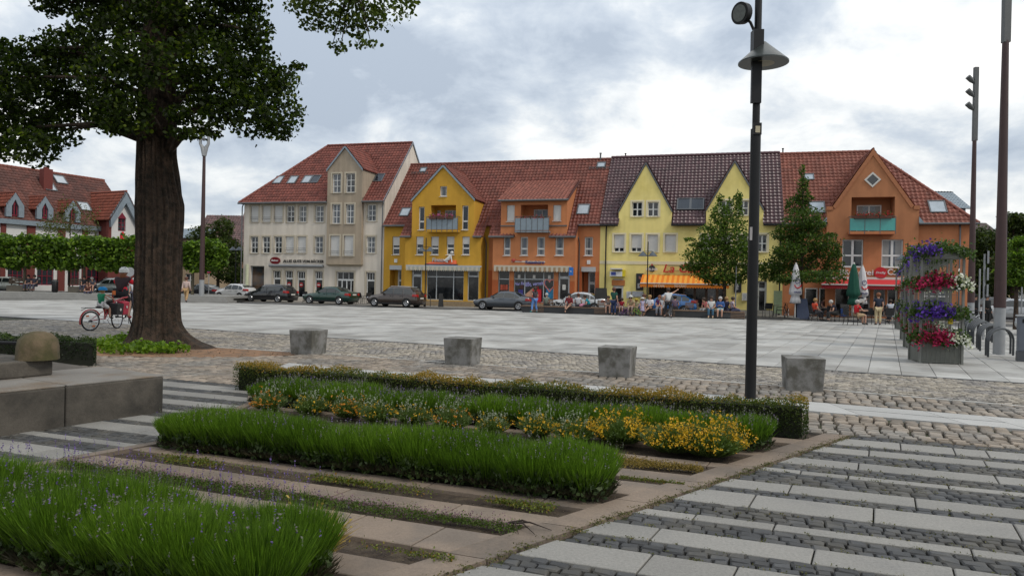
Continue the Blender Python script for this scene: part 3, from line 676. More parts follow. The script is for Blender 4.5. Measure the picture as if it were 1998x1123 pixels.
# bay with gable
yb = -.35; ga = q1(660, 84, yb); gl_ = q1(553, 218, yb); gr_ = q1(768, 222, yb); xa = ga[0] - S0; zsh = (gl_[1] + gr_[1]) / 2
bw = [(r1(587, 641, 246, 362, yb), 0), (r1(670, 726, 244, 361, yb), 0), (r1(585, 637, 431, 550, yb), 0), (r1(669, 721, 431, 550, yb), 0), (r1(575, 632, 623, 747, yb), 1), (r1(658, 716, 623, 747, yb), 1)]
xa = (bayL + bayR) / 2
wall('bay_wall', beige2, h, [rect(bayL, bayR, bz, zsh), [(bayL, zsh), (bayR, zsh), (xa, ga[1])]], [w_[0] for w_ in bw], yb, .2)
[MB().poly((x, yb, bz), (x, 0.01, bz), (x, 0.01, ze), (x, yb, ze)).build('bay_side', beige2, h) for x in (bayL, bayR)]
MB().hexa([(bayL + .1, 0, bz - .16), (bayR - .1, 0, bz - .16), (bayR - .1, -.0, bz - .16), (bayL + .1, -.0, bz - .16)], [(bayL - .04, -.02, bz), (bayR + .04, -.02, bz), (bayR + .04, yb - .05, bz), (bayL - .04, yb - .05, bz)]).build('bay_base', beige_s, h)
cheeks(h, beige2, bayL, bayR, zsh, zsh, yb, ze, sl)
gable_front(h, xa, ga[1], bayL, zsh, bayR, zsh, yb, ze, sl, tile_red, deck_r, trim=zinc)
for (w_, s_) in wins: window(h, *w_, 0., 'grid', surround=beige_s, sill=beige_s, shut=.99 if s_ else 0, rails=True, gl=random.choice((glass, glassb)))
for (w_, s_) in bw: window(h, *w_, yb, 'grid', surround=beige_s, sill=beige_s, shut=.99 if s_ else 0, rails=s_ == 1, gl=random.choice((glass, glassb)))
for i, w_ in enumerate(shops):
    wn = window(h, *w_, 0., 'plain', inset=.16, gl=glassdark, surround=beige_s)
    b = MB(); zt = w_[3] - .62; b.box(w_[0] + .07, w_[1] - .07, .14, .2, zt - .12, zt + .02)
    for t in (1 / 3, 2 / 3): x = w_[0] + (w_[1] - w_[0]) * t; b.box(x - .018, x + .018, .15, .2, zt + .02, w_[3] - .07)
    if i == 4: [b.box(x - .04, x + .04, .145, .2, w_[2] + .07, zt - .12) for x in [w_[0] + (w_[1] - w_[0]) * t for t in (.28, .55, .8)]]
    b.build('transom', white, wn)
    if i in (1, 2, 3): MB().disc((w_[0] * .6 + w_[1] * .4, .158, w_[3] - 1.15), .19, (0, 1, 0), 18, .008).build('round_sticker', mat('red_sign', (.42, .02, .02), .5), wn); MB().box(w_[0] * .6 + w_[1] * .4 - .11, w_[0] * .6 + w_[1] * .4 + .11, .152, .156, w_[3] - 1.2, w_[3] - 1.12).build('sticker_band', white, wn)
cw = window(h, *corner, 0., 'plain', inset=.2, gl=mat('warm_shop_glass', (.10, .06, .035), .08, .5, 1.5, spec=.6, col2=(.04, .045, .05), cscale=.8), fr=greyframe)
MB().lathe([(.14, -.1), (.14, corner[3] + .1)], (corner[0] - .28, -.02, 0), 14).build('corner_column', mat('pale_green_column', (.58, .60, .42), .7), h, smooth=True)
c_ = r1(210, 537, 797, 815); b = MB(); b.tube([(c_[0], -.14, (c_[2] + c_[3]) / 2), (c_[1], -.14, (c_[2] + c_[3]) / 2)], .12, 10); b.build('awning_cassette', mat('grey_cassette', (.24, .25, .26), .5), h, smooth=True)
c_ = r1(213, 273, 757, 791); o = MB().disc(((c_[0] + c_[1]) / 2, -.10, (c_[2] + c_[3]) / 2), .5, (0, 1, 0), 28, .09); 
o.v = [(p[0], p[1], (c_[2] + c_[3]) / 2 + (p[2] - (c_[2] + c_[3]) / 2) * .60) for p in o.v]; o.v = [((c_[0] + c_[1]) / 2 + (p[0] - (c_[0] + c_[1]) / 2) * (c_[1] - c_[0]), p[1], p[2]) for p in o.v]
sg = o.build('oval_sign', mat('dark_red_enamel', (.16, .008, .012), .35), h); text_mesh('sign_lettering', 'Bubner', c_[0] + .14, c_[1] - .14, c_[2] + .17, c_[3] - .15, white, sg, -.105, .012, .2)
c_ = r1(290, 537, 766, 787); tb = mat('dark_lettering', (.05, .045, .04), .5)
text_mesh('wall_lettering', 'ALLES GUTE VOM BÄCKER', *c_, tb, h, -.002, .05)
for (cx_, cy_) in ((263, 287), (350, 287), (436, 284), (487, 283), (875, 274)):
    for _ in range(1):
        lo = 0.; hi = 5.
        for it in range(30):
            m_ = (lo + hi) / 2; s_, z_ = q1(cx_, cy_, m_)
            if z_ > ze + sl * m_: lo = m_
            else: hi = m_
        on_roof(h, (s_ - S0, lo, ze + sl * lo), sl, .82, 1.05, gutterm, skyglass if cx_ < 470 else glass)
pipe(h, -.12, -.12, 0, ze - .35); pipe(h, W1 - .12, -.14, 0, ze - .35)
MB().box(-.02, W1 + .0, -.03, .02, -.1, .0).build('plinth_strip', beige_s, h)
# ============ helper for the main roofs of the other houses
def main_roof(h, W_, tilem, xl=0., xr=None, hipr=0., cells=None):
    xr = W_ if xr is None else xr
    o_ = .3; ez = ZE - o_ * SL
    xe = xr + (o_ if hipr else 0)
    front_roof(h, [(xl, -o_), (xe, -o_), (xr - hipr, RW), (xl, RW)], cells or [(xl, xe, -o_)], ZE, SL, tilem, deck_r)
    roof_plane(h, [(xe, 10.3, ez), (xl, 10.3, ez), (xl, RW, RZ), (xr - hipr, RW, RZ)], tilem, deck_r)
    if hipr:
        roof_plane(h, [(xe, -o_, ez), (xe, 10.3, ez), (xr - hipr, RW, RZ)], tilem, deck_r)
        ridge_caps(h, (xe, -o_, ez + .06), (xr - hipr, RW, RZ + .05), tilem, .11)
    ridge_caps(h, (xl, RW, RZ + .05), (xr - hipr, RW, RZ + .05), tilem)
def roofpt(q, x, y):
    lo, hi = -1.2, 6.
    for it in range(30):
        m_ = (lo + hi) / 2; s_, z_ = q(x, y, m_)
        if z_ > ZE + SL * m_: lo = m_
        else: hi = m_
    return s_, lo, ZE + SL * lo
def shell(h, W_, m, hip=False):
    MB().poly((0, 10, -.1), (W_, 10, -.1), (W_, 10, ZE), (0, 10, ZE)).poly((0, 0, 2), (0, 10, 2), (0, 10, ZE), (0, RW, RZ - .1), (0, 0, ZE)).poly(*([(W_, 0, 2), (W_, 10, 2), (W_, 10, ZE)] + ([] if hip else [(W_, RW, RZ - .1)]) + [(W_, 0, ZE)])).poly((0, 0, -.1), (0, 10, -.1), (0, 10, 2), (0, 0, 2)).poly((W_, 0, -.1), (W_, 10, -.1), (W_, 10, 2), (W_, 0, 2)).build('rear_and_side_walls', m, h)
def skirt(h, xa_, xb_, p, tilem, wm):
    """the roof running down over the protruding block"""
    zl = ZE - (p + .15) * SL; z0 = ZE - .3 * SL
    roof_plane(h, [(xa_, -p - .15, zl), (xb_, -p - .15, zl), (xb_, -.28, ZE - .28 * SL + .01), (xa_, -.28, ZE - .28 * SL + .01)], tilem, deck_r)
    gutter(h, xa_, xb_, -p - .23, zl - .02)
def balcony(h, x0, x1, z0, z1, y0, y1, m, slabm_, panelm, nb=6, slab_t=.14):
    b = MB(); b.box(x0, x1, y0, y1, z0 - slab_t, z0); o = b.build('balcony', slabm_, h)
    n = nb; wd = (x1 - x0) / n
    for i in range(n): MB().box(x0 + i * wd + .02, x0 + (i + 1) * wd - .02, y0 + .0, y0 + .02, z0 + .05, z1 - .12).build('panel', panelm, o)
    r_ = MB(); r_.tube([(x0, y1, z1), (x0, y0 + .01, z1), (x1, y0 + .01, z1), (x1, y1, z1)], .022, 6)
    for i in range(n + 1): r_.box(x0 + i * wd - .02, x0 + i * wd + .02, y0 - .012, y0 + .0, z0 - slab_t, z1)
    for x in (x0, x1): r_.box(x - .01, x + .01, y0 + .02, y1, z0 + .05, z1 - .1) if 0 else None
    r_.build('railing', m, o); return o
def recess(h, x0, x1, z0, z1, y, d, m, doors=((.28, .95),), doorh=.8, fr=None):
    """room behind an opening"""
    b = MB(); b.poly((x0, y + d, z0), (x1, y + d, z0), (x1, y + d, z1), (x0, y + d, z1)); b.build('recess_wall', m, h)
    for a, c in doors:
        window(h, x0 + (x1 - x0) * a, x0 + (x1 - x0) * c, z0 + .03, z0 + (z1 - z0) * doorh, y + d - .2, 'double', inset=.12, gl=glassb, fr=fr)
# ============ 2. ochre house
W2 = S2 - S1; h = house('ochre_house', S1, 'ochre yellow house with a broad pointed gable, small loggia and glazed pet shop front')
p = 1.0
def r2(x0, x1, y0, y1, wd=0.): return sh(S1, rc(q1, x0, x1, y0, y1, wd))
mL, mR = q1(1030, 700, -p)[0] - S1, q1(1492, 700, -p)[0] - S1
w0 = [r2(953, 997, 628, 738)]; ent = r2(937, 1007, 828, 1010); ent = (ent[0], ent[1], 0.02, ent[3], .9)
wall('setback_wall', ochre, h, [rect(0, mL, -.1, ZE)], [*w0, ent], 0.); wall('setback_wall', ochre, h, [rect(mR, W2, -.1, ZE)], [], 0.)
window(h, *w0[0], 0., 'tilt', sill=white, shut=.5)
zl = ZE - p * SL; gx = q1(1265, 200, -p); xa = gx[0] - S1; gl_, gr_ = q1(1075, 408, -p), q1(1453, 400, -p); xl, xr, zs_ = gl_[0] - S1, gr_[0] - S1, (gl_[1] + gr_[1]) / 2
log_ = r2(1187, 1340, 437, 552, -p); log_ = (*log_[:4], 1.2)
ups = [r2(1243, 1285, 322, 383, -p), r2(1113, 1148, 447, 587, -p), r2(1377, 1415, 440, 587, -p)]
row = [r2(a, b, 628, 739, -p) for a, b in ((1098, 1142), (1188, 1235), (1283, 1330), (1378, 1423))]
shopz = r2(1160, 1387, 828, 1008, -p); shopz = (shopz[0], shopz[1], .45, shopz[3]); dr = r2(1070, 1133, 822, 1000, -p); dr = (dr[0], dr[1], .05, dr[3]); rt = r2(1410, 1478, 830, 1008, -p); rt = (rt[0], rt[1], .45, rt[3])
wall('front_wall', ochre, h, [rect(mL, mR, -.1, zl), rect(xl, xr, zl, zs_), [(xl, zs_), (xr, zs_), (xa, gx[1])]], [log_, *ups, *row, shopz, dr, rt], -p)
b = MB()
for x in (mL, mR): b.poly((x, -p, -.1), (x, 0, -.1), (x, 0, ZE), (x, -p, zl))
b.build('side_wall', ochre, h)
cheeks(h, ochre, xl, xr, zs_, zs_, -p, ZE, SL)
shell(h, W2, ochre); main_roof(h, W2, tile_red2, cells=[(0, mL, -.3), (mL, xl, -.28), (xl, xr, .3), (xr, mR, -.28), (mR, W2, -.3)])
skirt(h, mL - .35, xl, p, tile_red2, ochre); skirt(h, xr, mR + .1, p, tile_red2, ochre)
gable_front(h, xa, gx[1], xl, zs_, xr, zs_, -p, ZE, SL, tile_red2, deck_r, trim=zinc)
window(h, *ups[0], -p, 'plain', sill=white); window(h, *ups[1], -p, 'tilt', sill=white, gl=glass); window(h, *ups[2], -p, 'tilt', sill=white, gl=glass)
for i, w_ in enumerate(row): window(h, *w_, -p, 'tilt', sill=white, shut=(.45, .52, .45, .42)[i], gl=glass)
recess(h, log_[0], log_[1], log_[2], log_[3], -p, 1.2, ochre, doors=((.05, .18), (.36, .98)), fr=greyframe)
bl = r2(1162, 1352, 540, 600, -p - .5); bal_panel = mat('grey_blue_glass_panel', (.22, .27, .31), .25, .08, spec=.6)
bo = balcony(h, bl[0], bl[1], bl[2] + .14, bl[3] + .42, -p - .55, -p, gutterm, ochre, bal_panel, 6)
for x in (1203, 1252, 1303): s_ = q1(x, 515, -p - .55); flowers_box(h, s_[0] - S1 - .28, s_[0] - S1 + .28, -p - .65, bl[3] + .42, pink_fl)
def shopfront(h, w_, y, cols, trans, fr=greyframe, gl=None, inset=.12, name='shop_window'):
    b = MB(); f = .06; yy = y + inset
    b.box(w_[0], w_[1], yy, yy + .08, w_[3] - f, w_[3]); b.box(w_[0], w_[1], yy, yy + .08, w_[2], w_[2] + f); b.box(w_[0], w_[0] + f, yy + .002, yy + .078, w_[2] + f, w_[3] - f); b.box(w_[1] - f, w_[1], yy + .002, yy + .078, w_[2] + f, w_[3] - f)
    for c_ in cols: x = w_[0] + (w_[1] - w_[0]) * c_; b.box(x - .035, x + .035, yy + .004, yy + .076, w_[2] + f, w_[3] - f)
    if trans: z = w_[2] + (w_[3] - w_[2]) * trans; b.box(w_[0] + f, w_[1] - f, yy - .003, yy + .07, z - .035, z + .035)
    o = b.build(name, fr, h); xs = [0, *cols, 1]
    for a, c_ in zip(xs, xs[1:]): MB().box(w_[0] + (w_[1] - w_[0]) * a + .03, w_[0] + (w_[1] - w_[0]) * c_ - .03, yy + .03, yy + .045, w_[2] + .03, w_[3] - .03).build('pane', gl or glassdark, o)
    return o
def shopdoor(h, w_, y, fr=greyframe, gl=None, head=.45):
    b = MB(); f = .13; yy = y + .12; zt = w_[3] - head
    b.box(w_[0], w_[0] + f, yy, yy + .07, w_[2], w_[3]); b.box(w_[1] - f, w_[1], yy, yy + .07, w_[2], w_[3]); b.box(w_[0] + f, w_[1] - f, yy, yy + .07, zt - .2, zt); b.box(w_[0] + f, w_[1] - f, yy, yy + .07, w_[3] - .12, w_[3]); b.box(w_[0] + f, w_[1] - f, yy, yy + .07, w_[2], w_[2] + .15)
    o = b.build('shop_door', fr, h); MB().box(w_[0] + f, w_[1] - f, yy + .03, yy + .045, w_[2] + .15, w_[3] - .12).build('pane', gl or glassdark, o)
    MB().tube([(w_[0] + f * .6, yy - .05, w_[2] + .9), (w_[0] + f * .6, yy - .05, w_[2] + 1.3)], .018, 6).build('handle', chrome, o)
    return o
shopfront(h, shopz, -p, (.26, .72), .76); shopdoor(h, dr, -p); shopfront(h, rt, -p, (), 0); 
MB().box(rt[0] + .02, rt[1] - .02, -p + .09, -p + .13, rt[3] - .55, rt[3] - .02).build('fanlight_frame', greyframe, h); MB().box(rt[0] + .12, rt[1] - .12, -p + .08, -p + .088, rt[3] - .44, rt[3] - .16).build('fanlight_pane', glassdark, h)
MB().box(mL + .02, mR - .02, -p - .03, -p + .01, -.1, .38).build('stone_plinth', mat('sandstone_plinth', (.30, .22, .13), .85, .2, 6., bump=.3), h)
def awning_valance(h, x0, x1, y, zt, drop, m1, m2, scal=.18, out=.35, topm=None):
    b = MB(); n = int((x1 - x0) / scal); wd = (x1 - x0) / n; st = [MB(), MB()]
    for i in range(n):
        a = x0 + i * wd; q = st[i % 2]
        q.poly((a, y - out, zt), (a + wd, y - out, zt), (a + wd, y - out, zt - drop * .7), (a + wd * .8, y - out, zt - drop * .92), (a + wd / 2, y - out, zt - drop), (a + wd * .2, y - out, zt - drop * .92), (a, y - out, zt - drop * .7))
    b.box(x0, x1, y - out + .005, y, zt, zt + .12); o = b.build('awning', topm or m1, h)
    st[0].build('valance', m1, o); st[1].build('valance', m2, o); return o
cv1 = mat('cream_canvas', (.55, .50, .40), .85, .05); cv2 = mat('tan_canvas', (.36, .24, .14), .85, .05); cvg = mat('grey_canvas', (.40, .40, .34), .85)
av = r2(1037, 1490, 797, 812, -p - .3); awning_valance(h, av[0], av[1], -p, av[2], .32, cv1, cvg, topm=greyframe)
sg = r2(1165, 1345, 772, 795, -p); zb = sg[2]
MB().hexa([(sg[0], -p - .22, zb), (sg[1], -p - .22, zb), (sg[1], -p, zb), (sg[0], -p, zb)], [(sg[0] + .7, -p - .1, sg[3]), (sg[1] - .02, -p - .1, sg[3]), (sg[1] - .02, -p, sg[3]), (sg[0] + .7, -p, sg[3])]).build('shop_sign', mat('orange_sign', (.75, .13, .04), .5), h)
MB().box(sg[0] - .1, sg[1] + .1, -p - .24, -p, zb - .1, zb - .004).build('sign_base', mat('navy_trim', (.02, .02, .06), .5), h)
tx = r2(1198, 1268, 757, 782, -p - .15); text_mesh('sign_lettering', 'Fiffi', tx[0], tx[1], tx[2], tx[3], greyframe, h, -p - .16, .06, .1) if 0 else text_mesh('sign_lettering', 'Finess', tx[0], tx[1], tx[2], tx[3], greyframe, h, -p - .16, .06, .1)
# little white dog figure on the sign
dg = r2(1278, 1322, 746, 786, -p - .2); b = MB(); cx_ = (dg[0] + dg[1]) / 2; zz_ = dg[2]; yy_ = -p - .24
b.tube([(cx_ - .35, yy_, zz_ + .12), (cx_ - .05, yy_, zz_ + .30), (cx_ + .18, yy_, zz_ + .62)], [.10, .15, .10], 8); b.ball((cx_ + .22, yy_, zz_ + .78), .13, .1, .11)
b.tube([(cx_ + .14, yy_, zz_ + .5), (cx_ + .24, yy_, zz_ + .02)], [.07, .04], 6); b.tube([(cx_ - .3, yy_, zz_ + .1), (cx_ - .5, yy_, zz_ + .25)], [.04, .02], 6); b.tube([(cx_ - .3, yy_, zz_ + .12), (cx_ - .1, yy_, zz_ + .02)], [.08, .05], 6)
b.build('dog_figure', white, h, smooth=True)
def entrance(h, e, m, lint=.22, numtxt=None):
    b = MB(); b.poly((e[0], .9, e[2]), (e[1], .9, e[2]), (e[1], .9, e[3]), (e[0], .9, e[3])); b.build('entrance_back_wall', m, h)
    MB().box(e[0] - .03, e[1] + .03, -.03, .25, e[3] - .02, e[3] + .34).build('lintel', greyframe, h)
    xm = e[0] + (e[1] - e[0]) * .38; d = shopdoor(h, (xm, e[1] - .03, .02, e[3] - .02), .6, head=.75)
    MB().box((e[0] + e[1]) / 2 - .13, (e[0] + e[1]) / 2 + .13, -.04, -.002, e[3] + .55, e[3] + .85).build('number_plate', white, h)
entrance(h, ent, ochre)
on_roof(h, *[(lambda r_: (r_[0] - S1, r_[1], r_[2]))(roofpt(q1, 1033, 483))], SL, .85, 1.0, gutterm, skyglass)
rp = roofpt(q1, 1143, 226); on_roof(h, (rp[0] - S1, rp[1], rp[2]), SL, .62, .6, gutterm, skyglass, 'roof_hatch')
def snow_guard(h, q, x0, x1, y, s0):
    a, c = roofpt(q, x0, y), roofpt(q, x1, y); b = MB()
    for dz in (.12, .2): b.tube([(a[0] - s0, a[1] - .1, a[2] + dz), (c[0] - s0, c[1] - .1, c[2] + dz)], .015, 5)
    for t in np.linspace(0, 1, 6): b.box(a[0] + (c[0] - a[0]) * t - s0 - .015, a[0] + (c[0] - a[0]) * t - s0 + .015, a[1] - .12, a[1] - .02, a[2], a[2] + .22)
    b.build('snow_guard', gutterm, h)
snow_guard(h, q1, 1075, 1168, 252, S1)
gutter(h, 0.05, mL - .35, -.37, ZE - .33); pipe(h, mL - .12, -.12, 0, 5.0, kick=-.5); pipe(h, mR + .14, -.1, 0, 5.2, kick=-.5)
# ============ 3. orange house with the travel agency
W3 = S3 - S2; h = house('orange_house', S2, 'orange house with a wide shed dormer, grey balcony and travel agency shop')
def r3(x0, x1, y0, y1, wd=0.): return sh(S2, rc(q2, x0, x1, y0, y1, wd))
mL, mR = q2(130, 640, -p)[0] - S2, q2(632, 640, -p)[0] - S2
w0 = r3(688, 738, 568, 681); ent = r3(670, 752, 778, 925); ent = (ent[0], ent[1], .02, ent[3], .9)
wall('setback_wall', orange, h, [rect(0, mL, 2.85, ZE)], [], 0.); wall('setback_wall', orange, h, [rect(mR, W3, 2.85, ZE)], [w0, ent], 0.)
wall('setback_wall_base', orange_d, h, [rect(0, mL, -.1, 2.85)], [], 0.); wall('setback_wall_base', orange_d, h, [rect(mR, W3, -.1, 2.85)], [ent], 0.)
window(h, *w0, 0., 'tilt', sill=white, gl=glassb)
row = [r3(a, b, 568, 680, -p) for a, b in ((195, 237), (297, 343), (398, 446), (510, 561))]
shopz = r3(257, 500, 775, 950, -p); shopz = (shopz[0], shopz[1], .45, shopz[3]); wl_ = r3(162, 230, 770, 908, -p); wl_ = (wl_[0], wl_[1], .45, wl_[3]); dr = r3(527, 597, 770, 950, -p); dr = (dr[0], dr[1], .03, dr[3])
dz1, dz0 = q2(380, 338, -p)[1], zl; dL, dR = q2(180, 420, -p)[0] - S2, q2(582, 420, -p)[0] - S2
log_ = (*r3(300, 465, 372, 470, -p), 1.2); sh2 = [r3(215, 262, 375, 473, -p), r3(497, 545, 374, 470, -p)]
wall('front_wall', orange, h, [rect(mL, mR, 2.1, zl), rect(dL, dR, zl, dz1)], [*row, shopz, wl_, dr, log_, *sh2], -p)
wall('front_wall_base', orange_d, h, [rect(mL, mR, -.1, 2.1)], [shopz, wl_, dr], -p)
b = MB()
for x in (mL, mR): b.poly((x, -p, -.1), (x, 0, -.1), (x, 0, ZE), (x, -p, zl))
b.build('side_wall', orange, h)
shell(h, W3, orange); main_roof(h, W3, tile_red2, cells=[(0, mL, -.3), (mL, dL, -.28), (dL, dR, .3), (dR, mR, -.28), (mR, W3, -.3)])
skirt(h, mL - .3, q2(264, 500, -p)[0] - S2, p, tile_red2, orange); skirt(h, q2(476, 500, -p)[0] - S2, mR + .05, p, tile_red2, orange)
s2_ = .42; tb_ = (dz1 - ZE + (p + .3) * s2_) / (SL - s2_)   # where the flatter dormer roof meets the main one
zr_ = ZE + tb_ * SL; e0 = dz1 - .12
roof_plane(h, [(dL - .15, -p - .3, e0 + .05), (dR + .15, -p - .3, e0 + .05), (dR + .15, tb_, zr_ + .06), (dL - .15, tb_, zr_ + .06)], tile_orange, deck_r)
[MB().poly((x, -p, zl - .1), (x, -p, dz1), (x, tb_, zr_)).build('cheek_wall', orange, h) for x in (dL, dR)]
gutter(h, dL - .15, dR + .15, -p - .36, e0)
MB().box(dL - .02, dR + .02, -p - .06, -p + .02, zl + .62, zl + .7).build('apron_flashing', gutterm, h)
for w_ in row: window(h, *w_, -p, 'tilt', sill=white, gl=glassb)
for w_ in sh2: window(h, *w_, -p, 'plain', sill=white, shut=.99)
recess(h, log_[0], log_[1], log_[2], log_[3], -p, 1.2, orange, doors=((.35, .98),), fr=greyframe)
bl = r3(265, 472, 478, 540, -p - .5); balcony(h, bl[0], bl[1], bl[2] + .1, bl[3] + .42, -p - .55, -p + .02, gutterm, zinc, bal_panel, 6, .1)
for x in (318, 372, 420): s_ = q2(x, 450, -p - .5); flowers_box(h, s_[0] - S2 - .3, s_[0] - S2 + .3, -p - .4, bl[3] + .3, red_fl)
o = shopfront(h, shopz, -p, (.27, .74), .74)
# window pictures: lettering, heart, seated woman, red suitcase, travel posters
lil = mat('lilac_lettering', (.45, .42, .85), .6); yv = -p + .15
a, b_ = r3(258, 350, 832, 866, -p), r3(320, 452, 828, 876, -p)
def slanted(name, body, rct, rise, m):
    o2 = text_mesh(name, body, rct[0], rct[1], 0, (rct[3] - rct[2]) * .55, m, o, 0, .01, .25); o2.location = (0, yv - .0, rct[2]); o2.rotation_euler = (0, -rise, 0)
    o2.location = (rct[0] * (1 - math.cos(rise)) , yv, rct[2] - rct[0] * math.sin(rise) * 1.0); return o2
slanted('window_lettering', 'Wer Reisen', a, .13, lil); slanted('window_lettering', 'liebt, verreist!', b_, .13, lil)
hc = r3(448, 498, 830, 888, -p); hx, hz = (hc[0] + hc[1]) / 2, (hc[2] + hc[3]) / 2; pts_ = []
for t in np.linspace(.35, 2 * PI - .1, 30):
    pts_.append((hx + .035 * 16 * math.sin(t) ** 3 * .75, yv - .02, hz + .033 * (13 * math.cos(t) - 5 * math.cos(2 * t) - 2 * math.cos(3 * t) - math.cos(4 * t))))
MB().tube(pts_, .05, 6).build('heart_outline', mat('salmon_print', (.62, .22, .20), .6), o)
fg = r3(285, 318, 880, 945, -p); b = MB(); x_ = (fg[0] + fg[1]) / 2; z_ = fg[2] + .1
b.disc((x_, yv - .02, z_ + .8), .16, (0, 1, 0), 14, .01); b.build('poster_hair', mat('brown_print', (.08, .03, .02), .7), o)
MB().box(x_ - .25, x_ + .12, yv - .022, yv - .016, z_, z_ + .6).build('poster_dress', mat('blue_print', (.05, .04, .25), .7), o)
MB().prism([(x_ + .1, yv - .025, z_ + .1), (x_ + .9, yv - .025, z_ + .75), (x_ + 1.1, yv - .025, z_ + .72), (x_ + .8, yv - .025, z_ + .35), (x_ + 1.1, yv - .025, z_ + .1), (x_ + .5, yv - .025, z_ - .05)], (0, .004, 0)).build('poster_legs', mat('skin_print', (.55, .3, .2), .7), o)
sc_ = r3(370, 423, 878, 958, -p); b = MB(); b.box(sc_[0], sc_[1], yv - .1, yv - .03, .5, sc_[3] - .1); b.tube([(sc_[0] + .25, yv - .06, sc_[3] - .1), (sc_[0] + .25, yv - .06, sc_[3] + .08), (sc_[1] - .25, yv - .06, sc_[3] + .08), (sc_[1] - .25, yv - .06, sc_[3] - .1)], .03, 5); b.build('red_suitcase_print', mat('red_print', (.55, .01, .02), .6), o)
ps = r3(452, 497, 884, 955, -p); MB().box(ps[0], ps[1], yv - .02, yv - .012, ps[3] - .75, ps[3]).build('poster', mat('sea_poster', (.02, .22, .42), .6, .4, 3.), o); MB().box(ps[0], ps[1], yv - .02, yv - .012, ps[3] - 1.35, ps[3] - .8).build('poster', mat('beach_poster', (.5, .45, .35), .6, .5, 4.), o)
for t in (.12, .5, .88): x = shopz[0] + (shopz[1] - shopz[0]) * t; MB().box(x - .1, x + .1, yv - .02, yv - .012, shopz[3] - .55, shopz[3] - .3).build('sticker', offwhite, o)
o = shopfront(h, wl_, -p, (), .72)
for i in range(3):
    for j in range(2): x = wl_[0] + .3 + i * (wl_[1] - wl_[0] - .6) / 2; MB().box(x - .14, x + .14, yv - .02, yv - .01, 1.05 + j * .5 - .2, 1.05 + j * .5 + .2).build('poster', mat('orange_poster', (.55, .10, .05), .6), o)
o = shopdoor(h, dr, -p); MB().box((dr[0] + dr[1]) / 2 - .13, (dr[0] + dr[1]) / 2 + .13, -p + .12, -p + .13, 1.45, 1.85).build('notice', offwhite, o)
av = r3(137, 603, 742, 752, -p - .3); awning_valance(h, av[0], av[1], -p, av[2], .35, cv1, cv2)
tx = r3(330, 444, 712, 732, -p); text_mesh('shop_lettering', 'Reisebüro', *tx, mat('navy_lettering', (.02, .025, .16), .5), h, -p - .002, .06)
MB().box(tx[0] - 1.1, tx[1] + .05, -p - .05, -p - .002, tx[2] + .12, tx[2] + .2).build('sign_rail', offwhite, h)
b = MB(); b.ball((tx[0] - .95, -p - .08, tx[2] + .25), .16, .05, .14); b.tube([(tx[0] - 1.1, -p - .08, tx[2] + .3), (tx[0] - .3, -p - .08, tx[2] + .2)], .03, 5); b.build('sign_emblem', mat('red_emblem', (.4, .06, .04), .5), h)
bs = r3(595, 622, 753, 802, -p - .3); MB().box(mR - .32, mR - .02, -p - .62, -p - .5, bs[2], bs[3]).build('blue_sign', mat('blue_sign', (.02, .16, .55), .4), h); text_mesh('sign_letter', 'b', mR - .24, mR - .1, bs[2] + .25, bs[3] - .25, white, h, -p - .622, .01)
MB().box(mR - .2, mR - .16, -p - .5, -p, bs[2] + .4, bs[2] + .44).build('sign_bracket', gutterm, h)
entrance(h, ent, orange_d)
MB().box(mL + .02, mR - .02, -p - .03, -p + .01, -.1, .38).build('stone_plinth', mat('sandstone_plinth', (.30, .22, .13), .85, .2, 6., bump=.3), h)
rp = roofpt(q2, 681, 404); on_roof(h, (rp[0] - S2, rp[1], rp[2]), SL, .95, 1.15, gutterm, skyglass)
rp = roofpt(q2, 790, 134); on_roof(h, (rp[0] - S2, rp[1], rp[2]), SL, .7, .65, gutterm, skyglass, 'roof_hatch'); snow_guard(h, q2, 718, 838, 160, S2)
MB().lathe([(.07, 0), (.07, .45), (.1, .46), (.1, .55)], (W3 - .9, RW - .1, RZ), 8).build('vent_pipe', gutterm, h)
gutter(h, mR + .1, W3, -.37, ZE - .33); pipe(h, mL - .1, -.1, 0, 5.2, kick=-.5); pipe(h, mR + .12, -.1, 0, 5.2, kick=-.5)
# ============ 4. yellow house with the restaurant
W4 = S4 - S3; h = house('yellow_house', S3, 'pale yellow house with twin pointed gables, glazed dark plum roof and orange restaurant awning')
def r4(x0, x1, y0, y1, wd=0.): return sh(S3, rc(q3, x0, x1, y0, y1, wd))
g1 = [q3(312, 120), q3(148, 408), q3(470, 410)]; g2 = [q3(853, 109), q3(680, 402), q3(1028, 400)]
holes = [r4(a, b, 355, 444) for a, b in ((228, 292), (323, 390))] + [r4(a, b, 347, 437) for a, b in ((765, 835), (877, 938))]
row = [r4(a, b, 554, 660) for a, b in ((118, 182), (223, 288), (321, 386), (428, 496), (650, 715), (765, 830), (870, 935), (990, 1050))]
door = r4(112, 175, 822, 1000); door = (door[0], door[1], .1, door[3]); opn = r4(327, 790, 858, 1000); opn = (opn[0], opn[1], .35, opn[3] + .2, .5); d2 = r4(990, 1048, 835, 1000); d2 = (d2[0], d2[1], .1, d2[3])
pcs = [rect(0, W4, -.1, ZE)]
for g_ in (g1, g2):
    zs_ = (g_[1][1] + g_[2][1]) / 2; a, c = g_[1][0] - S3, g_[2][0] - S3; pcs += [rect(a, c, ZE, zs_), [(a, zs_), (c, zs_), (g_[0][0] - S3, g_[0][1])]]
wall('front_wall', yellow, h, pcs, holes + row + [door, opn, d2], 0.)
shell(h, W4, yellow)
o_ = .3; ez = ZE - o_ * SL
spans = [(0, g1[1][0] - S3), (g1[2][0] - S3, g2[1][0] - S3), (g2[2][0] - S3, W4)]
